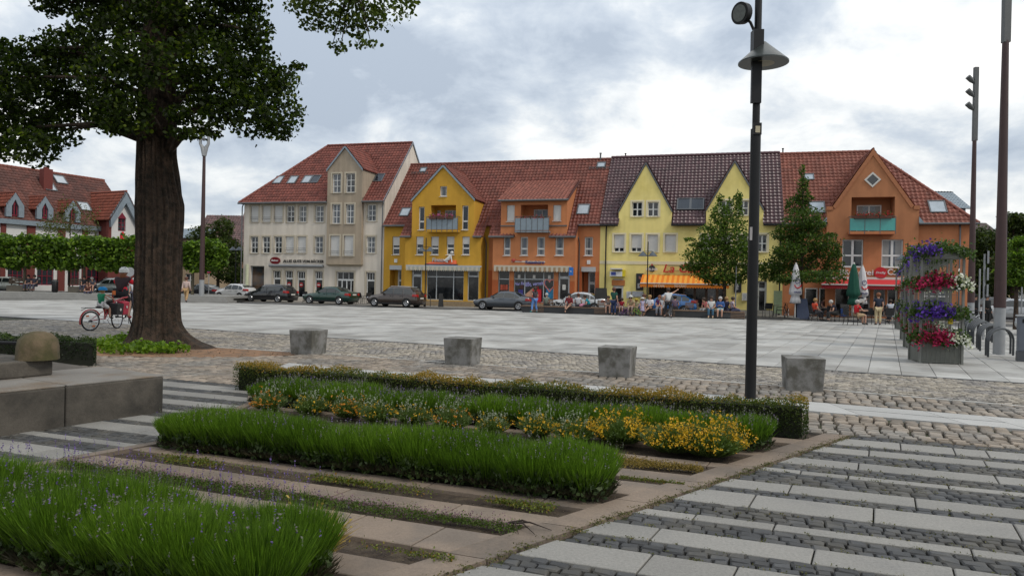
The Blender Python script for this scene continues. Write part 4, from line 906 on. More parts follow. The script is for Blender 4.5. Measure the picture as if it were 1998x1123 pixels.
mat('plum_deck', (.03, .015, .018), .9); front_roof(h, [(0, -.3), (W4, -.3), (W4, RW), (0, RW)], [(0, spans[0][1], -.3), (spans[0][1], spans[1][0], .06), (spans[1][0], spans[1][1], -.3), (spans[1][1], spans[2][0], .06), (spans[2][0], W4, -.3)], ZE, SL, tile_plum, MATS['plum_deck'], .08)
for a, c in spans: gutter(h, a, c, -.38, ez - .03, black)
roof_plane(h, [(W4, 10.3, ez), (0, 10.3, ez), (0, RW, RZ + .12), (W4, RW, RZ + .12)], tile_plum, MATS['plum_deck'])
ridge_caps(h, (0, RW, RZ + .17), (W4, RW, RZ + .17), tile_plum)
for g_ in (g1, g2):
    zs_ = (g_[1][1] + g_[2][1]) / 2; a, c = g_[1][0] - S3, g_[2][0] - S3
    cheeks(h, yellow, a, c, zs_, zs_, 0., ZE, SL); gable_front(h, g_[0][0] - S3, g_[0][1], a, zs_, c, zs_, 0., ZE, SL, tile_plum, MATS['plum_deck'], trim=gutterm, over=.06)
for w_ in holes: window(h, *w_, 0., 'cross', surround=cream, sill=cream, gl=glass)
for i, w_ in enumerate(row): window(h, *w_, 0., 'cross', surround=cream, sill=cream, gl=glass, shut=(.78, .78, .99, .99, .99, .5, .0, 0)[i])
bd = r4(30, 1125, 718, 738); MB().box(0.0, W4, -.03, .01, bd[2], bd[3]).build('cream_band', cream, h)
MB().box(0.0, W4, -.04, .01, -.1, .3).build('plinth', mat('grey_render', (.30, .29, .26), .85), h)
shopdoor(h, door, 0., fr=white, head=.5)
MB().box(door[0] - .1, door[1] + .1, -.05, -.002, door[3] - .5, door[3] - .1).build('door_sign', mat('orange_brown_sign', (.45, .16, .04), .6), h)
shopdoor(h, d2, 0., fr=greyframe, head=.5)
sg = r4(97, 172, 778, 808); MB().box(sg[0], sg[1], -.35, -.02, sg[2], sg[3]).build('white_sign', white, h); MB().box(sg[0] + .1, sg[0] + .45, -.36, -.352, sg[2] + .08, sg[3] - .05).build('sign_symbol', mat('blue_symbol', (.05, .08, .35), .5), h); MB().box(sg[1] + .0, sg[1] + .2, -.3, -.02, sg[2], sg[3] + .12).build('sign_side', mat('lemon_sign', (.75, .6, .02), .5), h)
sg = r4(103, 172, 760, 767); MB().box(sg[0], sg[1], -.6, -.0, sg[2], sg[2] + .1).build('door_canopy', offwhite, h)
menu_m = mat('menu_black', (.02, .022, .026), .6)
for rc_ in ((253, 297, 790, 893), (850, 895, 790, 905)):
    sg = r4(*rc_); o = MB().box(sg[0], sg[1], -.05, -.002, sg[2], sg[3]).build('menu_board', menu_m, h)
    text_mesh('board_heading', 'Pizza', sg[0] + .2, sg[1] - .15, sg[3] - .42, sg[3] - .2, mat('pale_red_text', (.6, .25, .2), .6), o, -.052, .004)
    for i in range(7): z = sg[3] - .75 - i * (sg[3] - sg[2] - .9) / 7; MB().box(sg[0] + .12, sg[0] + .12 + (sg[1] - sg[0] - .3) * random.uniform(.5, 1), -.056, -.052, z - .035, z + .02).build('menu_line', mat('chalk', (.45, .45, .45), .8), o)
sg = r4(330, 371, 740, 781); cx_, cz_ = (sg[0] + sg[1]) / 2, (sg[2] + sg[3]) / 2; o = MB().disc((cx_, -.14, cz_), (sg[1] - sg[0]) / 2, (0, 1, 0), 24, .12).build('round_sign', menu_m, h); text_mesh('sign_lettering', 'BERLINER', cx_ - .42, cx_ + .42, cz_ - .14, cz_ + .04, white, o, -.142, .006); MB().disc((cx_, -.146, cz_ + .28), .07, (0, 1, 0), 10, .006).build('sign_mark', mat('red_sign', (.42, .02, .02), .5), o)
tx = r4(418, 600, 735, 785); rs = mat('red_script', (.50, .035, .025), .45)
text_mesh('restaurant_lettering', 'La Ca', tx[0], tx[1], tx[2], tx[3], rs, h, -.12, .1, .28); tx2 = r4(606, 700, 748, 785); text_mesh('restaurant_lettering', 'sa', tx2[0], tx2[1], tx2[2], tx2[3], rs, h, -.12, .1, .28)
for z in (tx[2] + .15, tx[3] - .1): MB().box(tx[0] + .3, tx2[1], -.06, -.04, z - .015, z + .015).build('sign_rail', gutterm, h)
cases = [(195, 225, 898, 940), (230, 298, 898, 932), (897, 932, 908, 955)]
for i, c_ in enumerate(cases):
    sg = r4(*c_); o = MB().box(sg[0], sg[1], -.12, -.0, sg[2], sg[3]).build('display_case', offwhite if i != 1 else greyframe, h); MB().box(sg[0] + .08, sg[1] - .08, -.126, -.121, sg[2] + .08, sg[3] - .08).build('menu_sheet', mat('pale_sheet', (.45, .47, .5), .5, .4, 12.), o)
# restaurant front behind the awning
b = MB(); b.poly((opn[0], .5, opn[2]), (opn[1], .5, opn[2]), (opn[1], .5, opn[3]), (opn[0], .5, opn[3])); b.build('dark_interior', unlit_interior, h)  # near-black sheet paints in the shade of the open room
dk = mat('brown_door_frame', (.10, .06, .04), .5); xs = [opn[0] + (opn[1] - opn[0]) * t for t in (.46, .61, .76, .90, 1.)]
for a, c in zip(xs, xs[1:]):
    f_ = MB(); f_.box(a, a + .13, .1, .18, opn[2], opn[3]); f_.box(c - .05, c, .1, .18, opn[2], opn[3]); f_.box(a + .13, c - .05, .1, .18, opn[2], opn[2] + .12); o = f_.build('folding_door', dk, h); MB().box(a + .13, c - .05, .13, .15, opn[2] + .12, opn[3]).build('pane', random.choice((glassdark, glassb)), o)
for i in range(3): MB().box(opn[0] + .15 * i + .04, opn[0] + .15 * i + .1, .05 + .06 * i, .3 + .06 * i, opn[2], opn[3]).build('folded_door', dk, h)
aw = r4(327, 790, 800, 815); fr_ = q3(277, 850, -1.6)[0] - S3; zf = q3(400, 850, -1.6)[1]; zb_ = aw[3]
o_m, o_m2 = mat('orange_awning', (.72, .20, .015), .75, .05), mat('yellow_orange_awning', (.80, .36, .05), .75, .05)
x0, x1 = fr_, opn[1] + .3; n = 34; wd = (x1 - x0) / n; s1_, s2_ = MB(), MB()
for i in range(n):
    a = x0 + i * wd; q = (s1_, s2_)[i % 2]; q.poly((a, -1.6, zf), (a + wd, -1.6, zf), (a + wd, -.02, zb_), (a, -.02, zb_))
    s1_.poly((a, -1.6, zf - .03), (a + wd, -1.6, zf - .03), (a + wd, -1.6, zf - .24), (a + wd / 2, -1.6, zf - .32), (a, -1.6, zf - .24))
o = s1_.build('awning', o_m, h); s2_.build('awning_stripes', o_m2, o); MB().box(x0, x1, -1.63, -1.57, zf - .035, zf + .03).build('front_rail', white, o)
tw_ = mat('pale_orange_text', (.85, .72, .55), .6)
va, vb = [r4(a, b, 852, 862, -1.6) for a, b in ((360, 425), (487, 560))]; text_mesh('valance_lettering', 'La Casa', va[0], va[1], zf - .25, zf - .06, tw_, o, -1.605, .006, .2); text_mesh('valance_lettering', 'RESTAURANT', vb[0], vb[1], zf - .24, zf - .08, tw_, o, -1.605, .006)
rp = roofpt(q3, 546, 384); on_roof(h, (rp[0] - S3, rp[1], rp[2] + .14), SL, 1.05, 1.25, gutterm, glass); rp = roofpt(q3, 622, 384); on_roof(h, (rp[0] - S3, rp[1], rp[2] + .14), SL, 1.05, 1.25, gutterm, glass)
for x in (188, 1145): a = q3(x, 90, RW)[0] - S3; MB().lathe([(.05, 0), (.05, .3), (.08, .3), (.08, .38)], (a, RW, RZ + .1), 8).build('vent_pipe', black, h)
pipe(h, .45, -.1, 0, ZE - .35, black); pipe(h, W4 - .2, -.1, 0, ZE - .35, black)
gp = r4(1083, 1133, 895, 1000); gpo = MB().box(gp[0], gp[1], -1.2, -1.18, .15, gp[3]).build('glass_windbreak', mat('green_glass', (.25, .32, .2), .1, spec=.6), h)
# ============ 5. terracotta house with bakery cafe
W5 = S5 - S4; h = house('terracotta_house', S4, 'terracotta house with tall pointed gable, turquoise balcony and red cafe awning')
def r5(x0, x1, y0, y1, wd=0.): return sh(S4, rc(q4, x0, x1, y0, y1, wd))
ap = q4(617, 64, -.3); a1, a2 = q4(345, 405, -.3), q4(890, 405, -.3); b1, b2 = q4(378, 402, -.3)[0] - S4, q4(858, 402, -.3)[0] - S4
gx0, gx1 = a1[0] - S4, a2[0] - S4; zs_ = (a1[1] + a2[1]) / 2; zlow = 2.6
w5 = [r5(435, 559, 598, 760, -.3), r5(668, 795, 598, 762, -.3)]; lg = (*r5(488, 745, 347, 550, -.3), 1.3)
wallR = [rect(gx1, W5, -.1, ZE)]; wall('front_wall', terra_o, h, [rect(0, gx0, -.1, ZE)], [], 0.)
wr = r5(920, 1085, 878, 955); wr = (wr[0], wr[1], .9, wr[3])
wall('front_wall', terra_o, h, wallR, [wr], 0.)
op5 = [r5(215, 290, 885, 1010, -.3), r5(300, 342, 885, 1010, -.3), r5(392, 478, 885, 1010, -.3), r5(490, 600, 885, 1010, -.3), r5(620, 690, 885, 1010, -.3), r5(702, 765, 885, 1010, -.3), r5(775, 860, 885, 1010, -.3)]
op5 = [(a, b, .12, c_) for a, b, _, c_ in op5]
gh = [o_ for o_ in op5 if o_[0] > gx0]
wall('gable_wall', terra_o, h, [rect(gx0, gx1, -.1, 5.1)], gh + [(w_[0], w_[1], w_[2], 5.1) for w_ in w5 if 0] + w5, -.3)
wall('gable_wall_upper', terra, h, [rect(gx0, gx1, 5.1, zs_), [(b1, zs_), (b2, zs_), (ap[0] - S4, ap[1])]], [lg] + w5, -.3)
b = MB()
for x in (gx0, gx1): b.poly((x, -.3, -.1), (x, 0, -.1), (x, 0, ZE), (x, -.3, ZE))
b.build('gable_return', terra_o, h)
shell(h, W5, terra_o, hip=True); main_roof(h, W5, tile_orange, hipr=5.2, cells=[(0, gx0, -.3), (gx0, lg[0], .05), (lg[0], lg[1], 1.06), (lg[1], gx1, .05), (gx1, W5 + .3, -.3)])
cheeks(h, terra, gx0, gx1, zs_, zs_, -.3, ZE, SL)
gable_front(h, ap[0] - S4, ap[1] - .12, b1, zs_, b2, zs_, -.3, ZE, SL, tile_orange, deck_r, over=.0)
tr_ = MB(); xa_, za_ = ap[0] - S4, ap[1]
for s_, xb_, xe_ in ((-1, b1, gx0), (1, b2, gx1)):
    tr_.prism([(xa_, -.36, za_ + .02), (xa_, -.36, za_ - .42), (xb_ - s_ * .16, -.36, zs_ - .12), (xb_, -.36, zs_ + .06)], (0, .25, 0)); tr_.box(min(xb_, xe_ + s_ * .03), max(xb_, xe_ + s_ * .03), -.36, -.11, zs_ - .2, zs_ + .05)
tr_.build('gable_coping', mat('coping_terracotta', (.40, .16, .075), .85), h)
dm = [(xa_, zs_ + (za_ - zs_) * .47)]; r_ = .52
b = MB(); c_ = dm[0]
for i in range(4):
    a0_, a1_ = [(c_[0] + math.cos(PI / 2 * j) * r_, c_[1] + math.sin(PI / 2 * j) * r_) for j in (i, i + 1)]; i0, i1 = [(c_[0] + math.cos(PI / 2 * j) * r_ * .72, c_[1] + math.sin(PI / 2 * j) * r_ * .72) for j in (i, i + 1)]
    b.prism([(a0_[0], -.36, a0_[1]), (a1_[0], -.36, a1_[1]), (i1[0], -.36, i1[1]), (i0[0], -.36, i0[1])], (0, .08, 0))
o = b.build('diamond_window', offwhite, h); MB().prism([(c_[0] + math.cos(PI / 2 * j) * r_ * .75, -.33, c_[1] + math.sin(PI / 2 * j) * r_ * .75) for j in range(4)], (0, .02, 0)).build('pane', glass, o)
for w_ in w5: window(h, *w_, -.3, 'cross2', sill=white, gl=glass if w_ is w5[0] else glassb)
recess(h, lg[0], lg[1], lg[2], lg[3], -.3, 1.3, terra, doors=((.2, .78),), doorh=.82)
turq = mat('turquoise_glass', (.06, .36, .33), .2, .08, spec=.6)
bl = r5(478, 750, 462, 550, -.9); balcony(h, bl[0], bl[1], bl[2], bl[3], -.95, -.3, gutterm, terra_o, turq, 3, .18)
for x in (540, 610, 688): s_ = q4(x, 455, -.9); flowers_box(h, s_[0] - S4 - .38, s_[0] - S4 + .38, -1.05, bl[3] + .05, red_fl)
for w_ in op5: window(h, *w_, -.3 if w_[0] > gx0 else -.02, 'plain', inset=.12 if w_[0] > gx0 else -.1, gl=glassdark, fr=offwhite)
window(h, *wr, 0., 'cross', gl=glassb)
tx = r5(420, 618, 775, 808, -.3); text_mesh('bakery_lettering', 'Bäckerei', *tx, white, h, -.302, .08); tx = r5(702, 792, 772, 808, -.3); text_mesh('cafe_lettering', 'Café', *tx, white, h, -.302, .08)
sg = r5(635, 686, 770, 822, -.3); cx_, cz_ = (sg[0] + sg[1]) / 2, (sg[2] + sg[3]) / 2; o = MB().disc((cx_, -.42, cz_), .40, (0, 1, 0), 26, .11).build('round_sign', mat('bright_red_sign', (.50, .012, .02), .45), h); text_mesh('sign_lettering', 'Dreißig', cx_ - .3, cx_ + .3, cz_ - .09, cz_ + .1, white, o, -.425, .008, .3)
ra, rb_ = mat('red_awning', (.55, .03, .035), .8, .05), mat('dark_red_valance', (.30, .012, .02), .8, .05)
A0, A1 = r5(300, 880, 832, 868, -.6)[:2]; zt = q4(600, 832, -.5)[1]; zf = q4(600, 868, -1.7)[1]
b = MB(); b.poly((A0, -1.7, zf), (A1, -1.7, zf), (A1, -.32, zt), (A0, -.32, zt)); o = b.build('awning', ra, h)
q = MB(); n = 44; wd = (A1 - A0) / n
for i in range(n): a = A0 + i * wd; q.poly((a, -1.7, zf - .02), (a + wd, -1.7, zf - .02), (a + wd, -1.7, zf - .22), (a + wd / 2, -1.7, zf - .3), (a, -1.7, zf - .22))
q.build('valance', rb_, o); MB().box(A0, A1, -1.74, -1.68, zf - .03, zf + .06).build('front_rail', offwhite, o); MB().box(A0, A1, -.42, -.3, zt - .02, zt + .14).build('cassette', offwhite, o)
for x, y in ((996, 408), (285, 412), (237, 232)): rp = roofpt(q4, x, y); on_roof(h, (rp[0] - S4, rp[1], rp[2]), SL, 1.05 if x > 250 else .7, 1.2 if x > 250 else .7, gutterm, skyglass)
gutter(h, 0, gx0, -.38, ZE - .33); gutter(h, gx1, W5 + .3, -.38, ZE - .33); pipe(h, r5(1130, 1140, 500, 600)[0], -.1, 0, ZE - .35, kick=.25)
b = MB(); b.prism([(gx0 - .35, -.34, ZE - .3), (gx0, -.34, ZE - .3), (gx0, -.34, ZE + .15)], (0, .3, 0)); b.prism([(gx1, -.34, ZE - .3), (gx1 + .35, -.34, ZE - .3), (gx1, -.34, ZE + .15)], (0, .3, 0)); b.build('zinc_flashing', zinc, h)
# pavement in front of the row
sheet('pavement', [FP(-19, -4.4), FP(41, -4.4), FP(41, 0.), FP(-19, 0.)], .0, mat('pavement_stone', (.20, .19, .175), .85, .15, 3., bump=.3, bscale=50, col2=(.26, .24, .21), cscale=.8), .14)
# ------------------------------------------------------------------ savings-bank building on the left, far buildings
def facade(Ox, Oy, ang):
    c, s_ = math.cos(ang), math.sin(ang)
    def f(px, py, wd=0.):
        a, b = ray(px, py); nx, ny = -s_, c; ox, oy = Ox + nx * wd, Oy + ny * wd
        D = (ox * nx + oy * ny) / (a * nx + ny); return ((a * D - ox) * c + (D - oy) * s_, EYE + b * D)
    return f
bank_m = mat('brown_red_roof_tile', (.13, .045, .032), .7, .18, 1.1, rnd=.25, col2=(.09, .035, .027), cscale=.5)
bank_m2 = mat('orange_roof_tile', (.22, .06, .035), .7, .15, 1.1, rnd=.22); brick = mat('dark_brick', (.15, .035, .028), .85, .15, 12., bump=.3, bscale=40)
bwhite = mat('white_render', (.66, .65, .63), .85, .04); redfr = mat('wine_red_frame', (.20, .012, .03), .5)
BA = math.radians(63.6); BO = (-43.8, 62.0); qb = facade(*BO, BA)
def qB(x, y, wd=0.): return qb(x / 4.01, 320 + y / 4.01, wd)
h = empty('bank_building', (BO[0], BO[1], 0), BA, 'long white bank building with dark red roof, gabled dormers and wine red windows', 'bank')
bz_ = qb(100, 443)[1]; br = qb(100, 339, 5.)[1]; bsl = (br - bz_) / 5.; bx0, bx1 = -14., qB(1060, 500, 0)[0]; wx0, wx1 = qB(870, 500, -1.8)[0], qB(1056, 500, -1.8)[0]
0 and print('bank', bz_, br, bx1, wx0, wx1)
dorm = [(qB(a, y, 0), qB(b_, y, 0), qB(c, d, 0)) for a, b_, y, c, d in ((42, 163, 400, 105, 232), (280, 392, 420, 335, 260), (500, 606, 440, 548, 292))]
bw_ = []
for a, c in ((60, 185), (290, 420), (530, 622), (682, 800)): x0, x1 = qB(a, 850)[0], qB(c, 850)[0]; bw_.append((x0, x1, .9, 3.3))
bw_ += [(-12., -9.5, .9, 3.3), (-6.5, -3.5, .9, 3.3)]
wall('front_wall', bwhite, h, [rect(bx0, bx1, -.1, bz_)], bw_, 0.)
for w_ in bw_: window(h, *w_, 0., 'grid', fr=redfr, gl=glass, nx=3, nz=3)
pil = []
for a, c in ((0, 40), (205, 270), (450, 505), (640, 680), (800, 850)): x0, x1 = qB(a, 700)[0], qB(c, 700)[0]; MB().box(x0, x1, -.12, 0., -.1, bz_ - .02).build('pilaster', brick, h)
MB().box(bx0, bx1, -.08, .0, 3.9, 4.25).build('dark_band', redfr, h)
MB().box(bx0, wx0, -.35, .05, bz_ - .02, bz_ + .42).build('zinc_eave', zinc, h)
MB().poly((bx0, 0, -.1), (bx0, 10, -.1), (bx0, 10, bz_), (bx0, 5, br), (bx0, 0, bz_)).poly((bx1, 0, -.1), (bx1, 10, -.1), (bx1, 10, bz_), (bx1, 5, br), (bx1, 0, bz_)).poly((bx0, 10, -.1), (bx1, 10, -.1), (bx1, 10, bz_), (bx0, 10, bz_)).build('end_walls', bwhite, h)
roof_plane(h, [(bx0, -.3, bz_ + .43 - .3 * bsl + .3), (bx1, -.3, bz_ + .43), (bx1, 5, br + .1), (bx0, 5, br + .1)], bank_m, deck_r, .32, .4)
roof_plane(h, [(bx1, 10.3, bz_ + .2), (bx0, 10.3, bz_ + .2), (bx0, 5, br + .1), (bx1, 5, br + .1)], bank_m, deck_r, .32, .4)
ridge_caps(h, (bx0, 5, br + .12), (bx1, 5, br + .12), bank_m2)
for (l_, r_, a_) in dorm:
    x0, x1, z0, z1 = l_[0], r_[0], max(l_[1], bz_ + .5), a_[1]; xm = (x0 + x1) / 2; zs_ = z0 + (z1 - z0) * .48
    d = MB(); d.poly((x0, -.02, z0 - .1), (x1, -.02, z0 - .1), (x1, -.02, zs_), (xm, -.02, z1), (x0, -.02, zs_)); d.poly((x0, -.02, z0 - .1), (x0, -.02, zs_), (x0, 3, zs_), (x0, 3, z0 - .1)); d.poly((x1, -.02, z0 - .1), (x1, -.02, zs_), (x1, 3, zs_), (x1, 3, z0 - .1)); do = d.build('dormer', brick, h)
    gable_front(h, xm, z1, x0, zs_, x1, zs_, -.05, bz_ + .3, bsl, bank_m2, deck_r, over=.25)
    f = MB(); t = .35
    for (p0, p1, q0_, q1_) in (((x0 - .1, z0 - .1), (x0 - .1, zs_), (x0 + t, z0 - .1), (x0 + t, zs_ - .1)), ((x0 - .1, zs_), (xm, z1 + .1), (x0 + t, zs_ - .1), (xm, z1 - .5)), ((xm, z1 + .1), (x1 + .1, zs_), (xm, z1 - .5), (x1 - t, zs_ - .1)), ((x1 + .1, zs_), (x1 + .1, z0 - .1), (x1 - t, zs_ - .1), (x1 - t, z0 - .1))):
        f.prism([(p0[0], -.33, p0[1]), (p1[0], -.33, p1[1]), (q1_[0], -.33, q1_[1]), (q0_[0], -.33, q0_[1])], (0, .25, 0))
    f.build('zinc_frame', zinc, do)
    a0_, a1_, zt = x0 + t + .02, x1 - t - .02, zs_ + (z1 - zs_) * .1
    MB().prism([(a0_, -.14, z0), (a1_, -.14, z0), (a1_, -.14, zt), (xm, -.14, z1 - .55), (a0_, -.14, zt)], (0, .05, 0)).build('window_frame', redfr, do)
    for s_ in (-1, 1): MB().prism([(xm + s_ * .06, -.16, z0 + .12), (xm + s_ * (a1_ - xm - .1), -.16, z0 + .12), (xm + s_ * (a1_ - xm - .1), -.16, zt - .05), (xm + s_ * .06, -.16, z1 - .9)], (0, .012, 0)).build('pane', glass, do)
# cross wing with white gable
yw = -1.8; wap = qB(968, 222, yw); wsh = qB(870, 420, yw)[1]; wb = qB(950, 600, yw)[1]; wm = (wx0 + wx1) / 2
gw = (qB(925, 450, yw)[0], qB(985, 450, yw)[0]); gz0, gz1, gz2 = qB(955, 525, yw)[1], qB(955, 425, yw)[1], qB(955, 378, yw)[1]
wall('wing_wall', bwhite, h, [rect(wx0, wx1, wb, wsh), [(wx0, wsh), (wx1, wsh), (wm, wap[1])]], [(gw[0], gw[1], gz0, gz1)], yw)
window(h, gw[0], gw[1], gz0, gz1, yw, 'grid', fr=redfr, gl=glass); gm_ = (gw[0] + gw[1]) / 2
MB().prism([(gw[0] - .05, yw - .02, gz1), (gw[1] + .05, yw - .02, gz1), (gm_, yw - .02, gz2)], (0, .012, 0)).build('window_point', redfr, h)
b = MB()
for x in (wx0, wx1): b.poly((x, yw, -.1), (x, 0, -.1), (x, 0, wsh), (x, yw, wsh))
b.poly((wx0, yw, -.1), (wx1, yw, -.1), (wx1, yw, wb), (wx0, yw, wb)); b.build('wing_side', brick, h)
for x in (wx0 - .3, wx1): MB().box(x, x + .3, yw - .06, yw + .3, -.1, wsh).build('brick_pier', brick, h)
gable_front(h, wm, wap[1], wx0 - .3, wsh, wx1 + .3, wsh, yw - .1, bz_, bsl, bank_m2, deck_r, over=.3)
f = MB(); t = .75
for s_, xx in ((-1, wx0 - .35), (1, wx1 + .35)): f.prism([(wm, yw - .4, wap[1] + .12), (xx, yw - .4, wsh + .05), (xx - s_ * .1, yw - .4, wsh - .9), (wm, yw - .4, wap[1] - t - .3)], (0, .28, 0))
f.build('zinc_verge', zinc, h)
lg0 = qB(957, 590, yw)[1]; xm = qB(957, 570, yw)[0]; sred = mat('signal_red', (.62, .01, .015), .5)
b = MB(); b.box(xm - .24, xm + .24, yw - .1, yw - .02, lg0, lg0 + .18); b.box(xm - .24, xm - .08, yw - .1, yw - .02, lg0 + .18, lg0 + .3); b.box(xm - .24, xm + .24, yw - .1, yw - .02, lg0 + .3, lg0 + .48); b.disc((xm, yw - .1, lg0 + .63), .12, (0, 1, 0), 16, .08); b.build('bank_emblem', sred, h)
for px_, pz_, sz in ((365, 100, .55),): 
    s_ = qB(365, 110, 3.2); MB().box(s_[0] - .42, s_[0] + .42, 2.9, 3.6, s_[1] - 1.3, s_[1] + .85).box(s_[0] - .2, s_[0] + .2, 3.1, 3.4, s_[1] + .85, s_[1] + 1.05).build('chimney', brick, h)
for x, y in ((470, 125), (660, 335), (385, 178)):
    lo, hi = -1., 5.
    for it in range(25):
        m_ = (lo + hi) / 2; s_, z_ = qB(x, y, m_)
        if z_ > bz_ + .7 + (br - bz_ - .5) / 5 * m_: lo = m_
        else: hi = m_
    on_roof(h, (s_, lo, z_), (br - bz_ - .4) / 5.2, 1.1, 1.2, gutterm, skyglass)
def far_house(label, name, px0, px1, ye, yr, D, wm_, rm, depth=10, rz=0., storeys=2, wn=True, hip=False):
    x0, x1 = A(px0, ye, D)[0], A(px1, ye, D)[0]; ze_, zr_ = A((px0 + px1) / 2, ye, D)[2], A((px0 + px1) / 2, yr, D + depth / 2)[2]; W_ = x1 - x0
    e = empty(name, (x0, D, 0), rz, label, 'house'); n = max(1, int(W_ / 2.4)); hs = []
    for st in range(storeys):
        for i in range(n): cx_ = W_ * (i + .5) / n; zb_ = .9 + st * (ze_ - .4) / storeys; hs.append((cx_ - .5, cx_ + .5, zb_, min(zb_ + 1.4, ze_ - .3)))
    wall('front_wall', wm_, e, [rect(0, W_, -.1, ze_)], hs if wn else [], 0.)
    if wn:
        for w_ in hs: window(e, *w_, 0., 'cross', gl=random.choice((glass, glassb)))
    g1_ = [] if hip else [(0, depth / 2, zr_)]
    MB().poly((0, 0, -.1), (0, depth, -.1), (0, depth, ze_), *g1_, (0, 0, ze_)).poly((W_, 0, -.1), (W_, depth, -.1), (W_, depth, ze_), *([] if hip else [(W_, depth / 2, zr_)]), (W_, 0, ze_)).poly((0, depth, -.1), (W_, depth, -.1), (W_, depth, ze_), (0, depth, ze_)).build('side_walls', wm_, e)
    k = min(depth / 2, W_ / 2 - .2) if hip else 0; sl_ = (zr_ - ze_) / (depth / 2); o_ = .4
    roof_plane(e, [(-o_, -o_, ze_ - o_ * sl_), (W_ + o_, -o_, ze_ - o_ * sl_), (W_ + o_ * 0 - k + (0 if hip else o_), depth / 2, zr_), (k - (0 if hip else o_), depth / 2, zr_)], rm, deck_r, .34, .42)
    roof_plane(e, [(W_ + o_, depth + o_, ze_ - o_ * sl_), (-o_, depth + o_, ze_ - o_ * sl_), (k - (0 if hip else o_), depth / 2, zr_), (W_ - k + (0 if hip else o_), depth / 2, zr_)], rm, deck_r, .34, .42)
    return e
tan = mat('tan_render', (.36, .27, .18), .85, .06, 2.); pinkb = mat('pinkish_brick_render', (.30, .17, .12), .85, .08, 2.); purp = mat('purple_brown_roof_tile', (.12, .06, .055), .45, .2, 1.1, rnd=.3, spec=.6)
far_house('tan house with glossy purple brown roof seen between linden trunk and beige corner house', 'tan_house', 372, 486, 492, 420, 88, pinkb, purp, 11)
far_house('taller gable house tucked close behind the beige corner house, brown tiled roof', 'gable_house', 452, 520, 500, 405, 96, tan, purp, 12)
e = far_house('low tan building with flat grey roof behind the linden trunk', 'flat_building', 300, 396, 462, 446, 80, tan, zinc, 9)
far_house('yellowish house behind the parked cars at far right', 'yellowish_house', 1925, 2060, 545, 470, 92, mat('pale_yellow_render', (.50, .42, .25), .85), bank_m, 10)
far_house('distant house with grey brown roof behind the trees at far right', 'distant_house', 1890, 1965, 470, 436, 120, tan, mat('grey_brown_tile', (.11, .085, .08), .7, rnd=.2), 12)
far_house('grey clad roof block rising behind the terracotta house', 'grey_block', 1842, 1884, 402, 376, 78, zinc, zinc, 6, storeys=1, wn=False)
# terrace with steps at the left
stone_st = mat('pale_step_stone', (.27, .265, .25), .8, .12, 3., fine=.1, bump=.1)
ter = empty('terrace_steps'); ter['kind'] = 'structure'
for i in range(3): MB().box(-75, -20.7 + i * -.25, 52.9 + i * .42 - .0, 54.6 if i < 2 else 60, .15 * i - .02, .15 * (i + 1)).build('step', stone_st, ter)
tag(MB().box(-90, -21.5, 54.2, 63, -.1, .44).build('terrace', mat('terrace_paving', (.20, .19, .17), .85, .2, 2.)), kind='structure')
for x0_, x1_, lb in ((12, 46, 'low concrete wall bench, left one, under the pleached trees'), (132, 166, 'low concrete wall bench, right one, under the pleached trees')):
    a, c = A(x0_, 568, 57.5)[0], A(x1_, 568, 57.5)[0]; e = empty('wall_bench', (a, 57.5, .44), 0, lb, 'bench', 'wall benches on the terrace')
    MB().box(0, c - a, 0, .5, 0, .48).build('base', mat('bench_concrete', (.17, .15, .12), .85, .15, 4.), e)
    for i in range(3): MB().box(-.1, c - a + .1, .42 + i * .004, .46, .62 + i * .17, .74 + i * .17).build('slat', wood, e)
    for x in (.1, (c - a) / 2, c - a - .1): MB().box(x - .03, x + .03, .46, .5, .48, 1.12).build('upright', black, e)
a = A(107, 566, 56); e = empty('litter_bin', (a[0], 56, .44), 0, 'dark cylindrical litter bin on the terrace before the bank', 'litter bin')
MB().lathe([(.2, .05), (.22, .1), (.22, .95), (.18, 1.0)], (0, 0, 0), 16).build('body', black, e, smooth=True); MB().lathe([(.23, .86), (.23, .92)], (0, 0, 0), 16).build('rim', gutterm, e); MB().lathe([(.15, 0), (.15, .06)], (0, 0, 0), 12).build('foot', gutterm, e)
